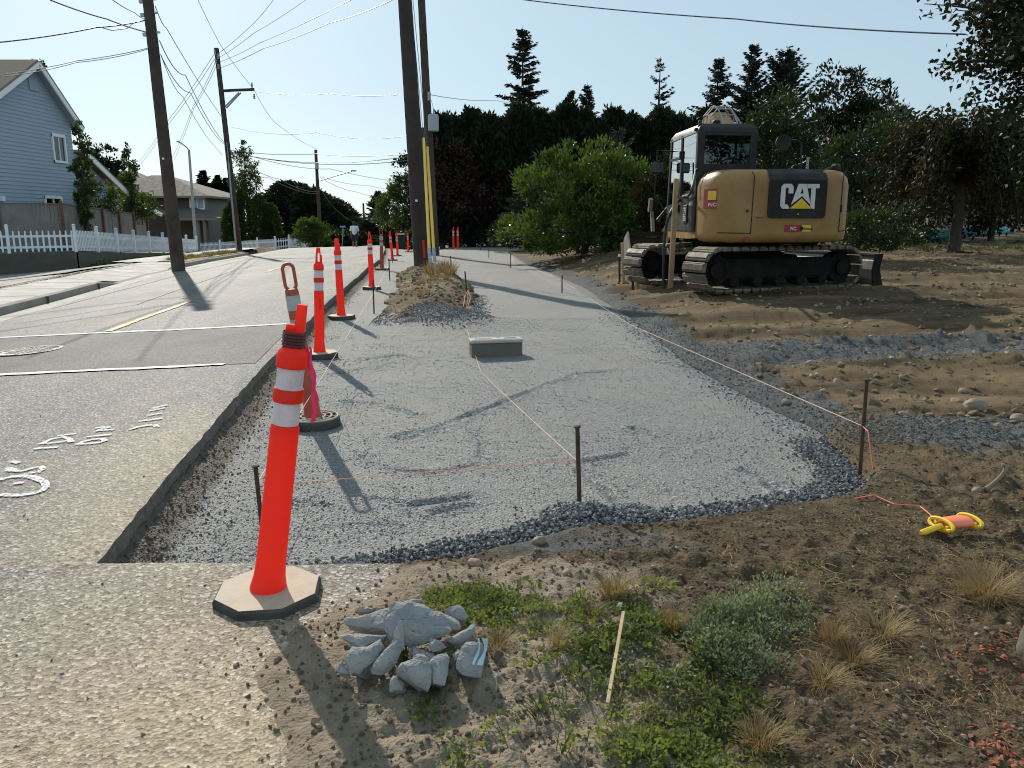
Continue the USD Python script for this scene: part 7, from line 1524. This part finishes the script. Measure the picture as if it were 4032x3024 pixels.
for k, px in enumerate((2150, 2500)): broadleaf('shrub', ('dark low growth under the left of the laurel', 'dark low growth under the right of the laurel')[k], 'shrub', gnd(px, 975, 27), [(0, 0, .8, 1.6, .9, .9)], 'leaf_dark', 3500, .15, 116 + k, (.03, .3))
# ------------------------------------------------------------------ loose stones, soil crumbs, weeds
def instancer(name, protos, pos, scale, rz=None, tilt=.4, seed=0, kind='stuff', label=None, cat=None, pick=None):
    r = np.random.default_rng(seed); n = len(pos)
    pi = UsdGeom.PointInstancer.Define(stage, '/World/' + numbered('/World', name)); base = str(pi.GetPath())
    paths = []
    for k, (m, mt) in enumerate(protos):
        q = usdkit.mesh(stage, f'{base}/{"piece" if k == 0 else "piece_%03d" % k}', m, M_[mt], False); paths.append(q.GetPath())
    pi.CreatePrototypesRel().SetTargets(paths)
    pi.CreateProtoIndicesAttr(Vt.IntArray.FromNumpy((r.integers(0, len(protos), n) if pick is None else pick).astype(np.int32)))
    pi.CreatePositionsAttr(Vt.Vec3fArray.FromNumpy(np.asarray(pos, np.float32)))
    s = np.asarray(scale, np.float32); s = np.repeat(s[:, None], 3, 1) if s.ndim == 1 else s
    pi.CreateScalesAttr(Vt.Vec3fArray.FromNumpy(np.ascontiguousarray(s)))
    a = r.random(n) * 2 * math.pi; ax = np.stack([np.cos(a), np.sin(a)], 1); th_ = r.normal(0, tilt, n) / 2; y = (r.random(n) * 2 * math.pi if rz is None else rz) / 2
    q = np.stack([np.cos(th_) * np.cos(y), np.sin(th_) * ax[:, 0], np.sin(th_) * ax[:, 1], np.cos(th_) * np.sin(y)], 1); q /= np.linalg.norm(q, axis=1, keepdims=True)
    pi.CreateOrientationsAttr(Vt.QuathArray([Gf.Quath(float(w), float(x), float(yy), float(z)) for w, x, yy, z in q]))
    return tag(pi, label, cat, None, kind)
def pebble(seed, flat=.6, n=14, sub=False):
    r = np.random.default_rng(seed); p = unit(r.normal(0, 1, (n, 3))) * [.5, .5 * (.6 + .35 * r.random()), .5 * flat] * (.85 + .3 * r.random((n, 1))); m = trimesh.convex.convex_hull(p); return (m.vertices, m.faces)
for nm, c in (('stone_mid', (.155, .158, .158)), ('stone_light', (.3, .297, .287)), ('stone_dark', (.07, .075, .08)), ('stone_tan', (.26, .21, .15)), ('stone_brown', (.13, .095, .065))):
    plain(nm, c, .8, var=.35, scale=25, spec=.3)
gz_v = lambda x, y: path_z(x[None], y[None])[0]
r = np.random.default_rng(9)
def chunk_simple(seed):
    v, f = pebble(seed, .75, 22); m = trimesh.Trimesh(v, f).subdivide(); v = m.vertices; return v * (1 + .5 * (meshkit.fbm(v * 4 + seed, 2, seed) - .5)[:, None]), m.faces
# stones worked loose over the whole gravel bed, denser and coarser along its rim
def sample_path(n, ymax, ymin=2.75, p=1.6):
    y = ymin + (ymax - ymin) * r.random(n) ** p; x = E(y) + (2.3 - E(y)) * r.random(n); d = sdist(PATH, x[None], y[None])[0]; return x, y, d
x, y, d = sample_path(62000, 11, p=2.0); k = (d > .0) & (x > E(y) + .02); x, y, d = x[k], y[k], d[k]
pt_ = nz(x, y * 1.3, 1.4, 3, 130) + .9 * np.exp(-(scuffs(x, y) / .1) ** 2) * .5; k = r.random(len(x)) < .25 + 2.2 * np.clip(pt_ + .12, 0, .34); x, y = x[k], y[k]
s = (.006 + .009 * r.random(len(x)) ** 2.5) * (1 + .03 * y)
gp = [(pebble(700 + i, .55), m) for i, m in enumerate(('stone_mid', 'stone_light', 'stone_mid', 'stone_light', 'stone_light', 'stone_mid'))]
instancer('loose_gravel', gp, np.stack([x, y, gz_v(x, y) + s * .12], 1), s, seed=1, label='fine loose grey stones strewn over the flat gravel bed', cat='gravel')
x, y, d = sample_path(90000, 5.2, 2.6, 1.1); w = np.where(x > -.95, np.exp(-((d - .1) / .1) ** 2) * (y < 5.0), 0) + .9 * np.exp(-((x - .36) / .16) ** 2 - ((y - 3.6) / .14) ** 2)
k = r.random(len(x)) < w * 1.15; x, y = x[k], y[k]; s = .011 + .017 * r.random(len(x)) ** 1.6
zc = np.maximum(gz_v(x, y), ground_z(x[None], y[None])[0])
instancer('crushed_stone_rim', [(pebble(720 + i, .75), m) for i, m in enumerate(('stone_mid', 'stone_dark', 'stone_mid', 'stone_light', 'stone_dark'))], np.stack([x, y, zc + s * .2 + .012 * r.random(len(x))], 1), s, tilt=.8, seed=2, label='coarse dark crushed stone heaped along the front rim of the gravel', cat='gravel')
x = 1.0 + 3.6 * r.random(45000); y = 4.6 + 7.5 * r.random(45000) ** 1.3; d = sdist(PATH, x[None], y[None])[0]
w = .6 * np.exp(-((d + .12) / .25) ** 2) + (.45 * np.exp(-((y - 7.7) / .7) ** 2) * (x > 1.6) + .6 * np.exp(-((y - 4.85) / .4) ** 2) * (x > 2.1)) * (d < 0); k = r.random(len(x)) < w; x, y = x[k], y[k]; s = (.008 + .012 * r.random(len(x)) ** 1.8) * (1 + .03 * y)
zc = np.maximum(gz_v(x, y), ground_z(x[None], y[None])[0])
instancer('crushed_stone_spill', [(pebble(720 + i, .75), m) for i, m in enumerate(('stone_mid', 'stone_dark', 'stone_mid', 'stone_dark'))], np.stack([x, y, zc + s * .15], 1), s, tilt=.7, seed=3, label='dark crushed stone spilled along the right edge and over the sandy field', cat='gravel')
x = -1.9 + 2.1 * r.random(42000); y = 9.3 + 5 * r.random(42000); _, ph = mound_h(x[None], y[None]); k = r.random(len(x)) < np.clip((ph[0] - .03) * 6, 0, 1) + .35 * np.exp(-((sdist(MOUND, x[None], y[None])[0] + .25) / .13) ** 2); x, y = x[k], y[k]; s = .012 + .014 * r.random(len(x))
instancer('crushed_stone_heap', [(pebble(720 + i, .75), m) for i, m in enumerate(('stone_mid', 'stone_dark', 'stone_mid', 'stone_dark'))], np.stack([x, y, np.maximum(gz_v(x, y), ground_z(x[None], y[None])[0]) + s * .1], 1), s, tilt=.7, seed=4, label='dark crushed stone heaped at the near end of the weedy mound', cat='gravel')
# soil crumbs and pebbles in the foreground, clods across the field
gv = lambda x, y: ground_z(x[None], y[None])[0]
n = 85000; y = 1.25 + 4.2 * r.random(n) ** 1.5; x = -1.2 + 5.2 * r.random(n); d = sdist(PATH, x[None], y[None])[0]
soil = x - soil_edge(y) + nz(x, y, 2.2, 4, 41) * .34; k = (d < -.02) & ((y > FRONT) | (soil > .02 + .25 * r.random(n))) & ((y < FRONT) | (x > .2)) & (r.random(n) < .35 + 1.6 * np.clip(nz(x, y, 2.2, 3, 131) + .1, 0, .4)); x, y = x[k], y[k]
s = .004 + .018 * r.random(len(x)) ** 3
z = np.maximum(gv(x, y), np.where(y < FRONT, road_z(x, y), -9))
instancer('soil_crumbs', [(pebble(740 + i, .7), m) for i, m in enumerate(('stone_brown', 'clod', 'clod', 'clod', 'stone_tan', 'stone_brown', 'clod', 'clod'))], np.stack([x, y, z + s * .12], 1), s, tilt=.6, seed=5, label='crumbs of soil and small pebbles scattered over the bare foreground earth', cat='soil')
n = 1500; x = -1.0 + 4.6 * r.random(n); y = 1.6 + 3.6 * r.random(n); d = sdist(PATH, x[None], y[None])[0]; k = (d < -.08) & ((x > .25) | (y < 2.3) & (x > soil_edge(y))); x, y = x[k], y[k]; s = .01 + .032 * r.random(len(x)) ** 3
instancer('soil_clods', [(chunk_simple(800 + i), m) for i, m in enumerate(('clod', 'clod', 'clod'))], np.stack([x, y, gv(x, y) + s * .1], 1), s, tilt=.8, seed=6, label='dark lumps of dug topsoil in the foreground', cat='soil')
n = 14000; y = 5 + 20 * r.random(n) ** 1.3; x = 1.2 + (2 + .75 * y) * r.random(n); d = sdist(PATH, x[None], y[None])[0]; k = (d < -.25) & (r.random(n) < .25 + 2 * np.clip(nz(x * .5, y * 1.6, .8, 3, 132) + .08, 0, .4)); x, y = x[k], y[k]; s = .02 + .07 * r.random(len(x)) ** 3
instancer('field_clods', [(pebble(760 + i, .7, 18), m) for i, m in enumerate(('clod_sand', 'clod', 'clod_sand', 'stone_tan'))], np.stack([x, y, gv(x, y) + s * .1], 1), s, tilt=.6, seed=7, label='sandy clods and stones over the dug field', cat='soil')
n = 2000; x = -3.6 + 3.4 * r.random(n); y = 1.3 + 5 * r.random(n) ** 1.3; k = (x < E(y) - .05) | ((y < FRONT - .03) & (x < soil_edge(y) + .05)); x, y = x[k], y[k]; s = .004 + .01 * r.random(len(x)) ** 4
k = r.random(len(x)) < .25 + .75 * sstep(2.2, .3, soil_edge(np.minimum(y, 2.7)) - x); x, y, s = x[k], y[k], s[k]
instancer('grit', [(pebble(780 + i, .7), m) for i, m in enumerate(('stone_tan', 'stone_dark', 'stone_mid', 'stone_light', 'stone_brown'))], np.stack([x, y, road_z(x, y) + nz(x, y, .5, 2, 54) * .02 + s * .2], 1), s, seed=8, label='loose grit on the dusty asphalt at the near corner', cat='grit')
n = 2600; y = FRONT + .05 + 12 * r.random(n) ** 1.6; x = E(y) + .02 + .2 * np.abs(r.normal(0, .6, n)); s = .006 + .02 * r.random(n) ** 3
instancer('cut_rubble', [(pebble(790 + i, .7), m) for i, m in enumerate(('stone_dark', 'clod', 'clod', 'stone_brown'))], np.stack([x, y, gz_v(x, y) + s * .15], 1), s, tilt=.8, seed=9, label='crumbled asphalt and stones lying at the foot of the pavement cut', cat='rubble')
# ---- weeds
def clump_leaves(seed, n, R, h, L, wr, upw):
    q = np.random.default_rng(seed); a = q.random(n) * 6.28; rr_ = R * q.random(n) ** .5; P = np.stack([np.cos(a) * rr_, np.sin(a) * rr_, h * (.15 + .85 * q.random(n)) * (1 - .6 * (rr_ / R) ** 2)], 1)
    m = leafmesh(P, np.stack([np.cos(a), np.sin(a), np.full(n, upw)], 1) + q.normal(0, .5, (n, 3)), L * (.6 + .8 * q.random(n)), L * wr * (.7 + .6 * q.random(n)), q, fold=.12)
    for k in range(n // 9):
        b = q.random() * 6.28; m.tube([(0, 0, 0), (math.cos(b) * R * .4, math.sin(b) * R * .4, h * .5), (math.cos(b) * R * .8, math.sin(b) * R * .8, h * .8)], [.0012, .001, .0006], 3, False)
    return m.arrays()
def blades(seed, n, R, h, spread, w=.0028, curl=.5):
    q = np.random.default_rng(seed); m = MB(); a = q.random(n) * 6.28; rr_ = R * q.random(n) ** .7; b = a + q.normal(0, .6, n); hh_ = h * (.45 + .65 * q.random(n)); sp = spread * (.3 + q.random(n))
    s = np.linspace(0, 1, 5); base = np.stack([np.cos(a) * rr_, np.sin(a) * rr_, np.zeros(n)], 1); d = np.stack([np.cos(b), np.sin(b), np.zeros(n)], 1); sd = np.stack([-np.sin(b), np.cos(b), np.zeros(n)], 1)
    line = base[:, None] + d[:, None] * (sp[:, None] * s ** 1.5)[..., None] * h + np.array([0, 0, 1]) * (hh_[:, None] * (s - curl * sp[:, None] * .45 * s ** 3))[..., None]
    ww = w * np.array([1, .95, .8, .5, .08]); v = np.stack([line - sd[:, None] * ww[None, :, None], line + sd[:, None] * ww[None, :, None]], 2).reshape(-1, 3)
    k = np.arange(n)[:, None, None] * 10; j = np.arange(4)[None, :, None] * 2; f = (k + j + np.array([0, 1, 3, 2])).reshape(-1, 4); m.add(v, f); return m.arrays()
def near_pts(px, py): return ghit(px, py, .01, 8)
def patch(polys, n, seed):
    q = np.random.default_rng(seed); out = []
    for pl_ in polys:
        g0 = Polygon([near_pts(*c)[:2] for c in pl_]).buffer(.03); a = g0.bounds; m = int(n * g0.area) + 1; P = np.stack([a[0] + (a[2] - a[0]) * q.random(m * 4), a[1] + (a[3] - a[1]) * q.random(m * 4)], 1)
        k = shapely.contains_xy(g0, P[:, 0], P[:, 1]); dd = shapely.distance(shapely.points(P), g0.exterior); k &= q.random(len(P)) < np.clip(.3 + dd / .1, 0, 1) * np.clip(.55 + 2.4 * nz(P[:, 0], P[:, 1], 5, 3, seed), 0, 1); out.append(P[k][:m])
    return np.vstack(out)
clv = [(clump_leaves(900 + i, 42, .05, .045, .015, .95, .4), 'clover') for i in range(4)]
p = patch([[(1640, 2330), (1850, 2280), (2000, 2350), (2420, 2360), (2560, 2390), (2560, 2560), (2300, 2530), (1980, 2470), (1700, 2420)], [(2480, 2720), (2760, 2600), (3060, 2800), (3100, 3024), (2480, 3024), (2420, 2880)]], 700, 1)
instancer('clover_patch', clv, np.c_[p, gv(p[:, 0], p[:, 1]) - .004], .36 + .48 * r.random(len(p)), tilt=.25, seed=10, label='green clover spreading over the soil in the foreground', cat='clover')
p = patch([[(1500, 2560), (2000, 2520), (2500, 2560), (2900, 2620), (2950, 3024), (1700, 3024)], [(1600, 2300), (2600, 2330), (2900, 2600), (2300, 2700)]], 150, 2)
instancer('sparse_weeds', clv + [(blades(930 + i, 16, .02, .06, .7, .0014), 'grass_green') for i in range(2)] + [(clump_leaves(935, 26, .045, .035, .013, .6, .5), 'weed_grey')], np.c_[p, gv(p[:, 0], p[:, 1]) - .004], .5 + .7 * r.random(len(p)), tilt=.3, seed=11, label='thin scattering of small weeds between the clover patches', cat='weeds')
p = patch([[(2800, 2390), (2930, 2310), (3100, 2340), (3180, 2480), (3110, 2640), (2850, 2680), (2720, 2560)]], 650, 3)
instancer('silvery_weeds', [(clump_leaves(940 + i, 54, .05, .085, .014, .5, .9), 'weed_grey') for i in range(3)], np.c_[p, gv(p[:, 0], p[:, 1]) - .004], .55 + .55 * r.random(len(p)), tilt=.2, seed=12, label='silvery green bushy weed patch right of the clover', cat='weeds')
p = patch([[(1950, 2380), (2450, 2380), (2500, 2520), (1950, 2480)], [(2480, 2560), (2800, 2560), (2700, 2700), (2500, 2660)], [(1920, 2640), (2030, 2640), (2010, 2720), (1930, 2720)]], 22, 4)
fl = MB(); q = np.random.default_rng(5); leafmesh(np.array([[0, 0, .055]] * 26) + q.normal(0, .003, (26, 3)), q.normal(0, 1, (26, 3)), .007, .003, q, fl); fl.tube([(0, 0, 0), (.004, 0, .03), (0, 0, .055)], .0008, 3, False)
instancer('clover_blooms', [(fl.arrays(), 'clover_flower')], np.c_[p, gv(p[:, 0], p[:, 1])], .8 + .5 * r.random(len(p)), seed=13, label='small white clover blooms dotted among the green', cat='flowers')
def strawp(seed, n=3):
    q = np.random.default_rng(seed); m = MB()
    for _ in range(n):
        c = np.cumsum(q.normal(0, .02, (5, 3)) * [1, 1, .12] + np.array([.028, 0, 0]) @ Rz(q.random() * 6.28).T, 0); c[:, 2] = np.abs(c[:, 2]) + .004; m.tube(c, [.0009, .0011, .001, .0008, .0004], 3, False)
    return m.arrays()
p = patch([[(3000, 2200), (4032, 2150), (4032, 3024), (3050, 3024), (3150, 2650)], [(2750, 2000), (4000, 2000), (4032, 2300), (2700, 2250)]], 330, 6)
instancer('straw_litter', [(strawp(950 + i), m) for i, m in enumerate(('straw', 'straw_dark', 'straw_dark', 'straw', 'twig'))], np.c_[p, gv(p[:, 0], p[:, 1]) + .003], .3 + .6 * r.random(len(p)), tilt=.12, seed=14, label='dry straw and rootlets strewn over the brown soil at the right', cat='straw')
p = patch([[(3760, 2560), (4032, 2480), (4032, 2860), (3830, 2800)], [(3880, 2850), (4032, 2820), (4032, 3024), (3880, 3024)]], 3000, 7)
ch = MB(); ch.hull([(-.009, 0, 0), (.008, .002, .001), (.003, -.003, .002), (-.002, .003, .003), (.0, 0, -.001)])
ch2 = MB(); ch2.hull([(-.005, -.003, 0), (.006, .003, .002), (.002, -.005, .001), (-.002, .004, .004), (0, 0, -.002)])
instancer('bark_mulch', [(ch.arrays(), 'mulch'), (ch2.arrays(), 'mulch')], np.c_[p, gv(p[:, 0], p[:, 1]) + .004], .7 + .8 * r.random(len(p)), tilt=.6, seed=15, label='reddish bark chips in the lower right corner by the stone', cat='mulch')
tufts = [((2420, 2330), 240, .05, .13, .9, 'large blond grass tuft leaning at the top of the clover'), ((2330, 2400), 120, .03, .1, 1.0, 'blond grass tuft below the largest one'), ((2650, 2460), 170, .035, .13, .55, 'upright straw coloured tuft left of the silvery weeds'), ((1960, 2520), 120, .03, .1, 1.2, 'straw coloured tuft right behind the blue-streaked block'), ((2200, 2545), 70, .03, .09, 1.1, 'thin dry tuft in the clover left of the lath'),
         ((3280, 2500), 170, .04, .11, .6, 'blond tuft right of the silvery weeds'), ((3240, 2660), 120, .04, .12, 1.4, 'flattened pale tuft below the blond one'), ((2590, 2290), 80, .03, .07, 1.0, 'small tuft on the soil above the clover, right of the largest'), ((3880, 2330), 260, .07, .2, 1.5, 'wide sprawling mat of dry stalks at the right'), ((3480, 2480), 120, .05, .14, 1.5, 'tangled dry stalks in the middle right'),
         ((3360, 2570), 120, .04, .15, 1.3, 'dry stalks between the blond tuft and the mat'), ((3090, 2240), 50, .025, .05, 1.0, 'tiny tan tuft near the soil lumps'), ((2830, 2180), 50, .02, .05, 1.1, 'tiny straw wisp on the dark soil near the rim'), ((3000, 2900), 130, .05, .1, 1.0, 'greenish dry tuft at the lower right of the clover')]
for k, ((px, py), n, R_, h_, sp, lab) in enumerate(tufts):
    p = near_pts(px, py); t = thing('grass_tuft', lab, 'grass tuft', (p[0], p[1], gz(p[0], p[1], False) - .005)); part(t, 'blades', blades(960 + k, int(n * 1.7), R_ * .9, h_ * .6, sp * .9, .0009), 'grass_dry')
# dry grass on the mound round the big pole
q = np.random.default_rng(8); n = 90; x = -1.9 + 1.4 * q.random(n); y = 11.5 + 9 * q.random(n); k = sdist(MOUND, x[None], y[None])[0] > .0; x, y = x[k] , y[k]
wgt = np.exp(-((y - 17.5) / 2.5) ** 2); k = q.random(len(x)) < .15 + wgt; x, y = x[k], y[k]
instancer('mound_grass', [(blades(980 + i, 60, .14, .42, .6, .006), 'grass_dry') for i in range(3)], np.stack([x, y, gv(x, y) - .02], 1), (.3 + .6 * q.random(len(x))) * (.4 + .7 * np.exp(-((y - 17.5) / 2.5) ** 2)), tilt=.15, seed=16, label='tall dry grass on the mound at the foot of the big pole', cat='grass')
n = 2600; x = -2.9 + 2.4 * q.random(n); y = 10.2 + 12 * q.random(n); k = sdist(MOUND, x[None], y[None])[0] > -.05; x, y = x[k], y[k]; s = .015 + .07 * q.random(len(x)) ** 3
instancer('mound_clods', [(chunk_simple(970 + i), m) for i, m in enumerate(('clod', 'clod_sand', 'stone_brown'))], np.stack([x, y, gv(x, y) + s * .1], 1), s, tilt=.7, seed=21, label='crumbled earth over the mound round the big pole', cat='soil')
n = 700; y = 18 + 14 * q.random(n); x = 3 + 11 * q.random(n); k = np.abs(y - 20.3 - .1 * x) < .9; x, y = x[k], y[k]
instancer('grass_strip', [(blades(985 + i, 40, .15, .16, .7, .006), 'grass_green') for i in range(2)], np.stack([x, y, gv(x, y) - .02], 1), .6 + .8 * q.random(len(x)), seed=17, label='strip of green grass behind the field under the drooping tree', cat='grass')
yv = 10 + 30 * q.random(500); xv = K(yv) - .4 - .8 * q.random(500); k = ((yv > 28) | (yv < 16) & (xv < K(yv) - 0)) ; yv = yv[k]; xv = np.where(yv < 17, K(yv) - 1.8 - 2 * q.random(k.sum()), xv[k])
zv = np.where(yv < 17, land_left(xv, yv) + .05, walk_z(yv) + .02); instancer('verge_grass', [(blades(990 + i, 40, .12, .12, .8, .006), m) for i, m in enumerate(('grass_dry', 'grass_dry', 'grass_green'))], np.stack([xv, yv, zv], 1), .5 + .8 * q.random(len(xv)), seed=18, label='sparse dry grass on the verges beyond the far kerb', cat='grass')
u = q.random(60); wp = (c1[None] * (1 - u[:, None]) + c2[None] * u[:, None]) + [.35, 0]; instancer('wall_weeds', [(clump_leaves(995, 40, .18, .2, .07, .6, .6), 'leaf_bright')], np.c_[wp, [float(land_left(a_, b_)) for a_, b_ in wp]], .5 + q.random(60), seed=19, label='weeds growing along the foot of the retaining wall', cat='weeds')
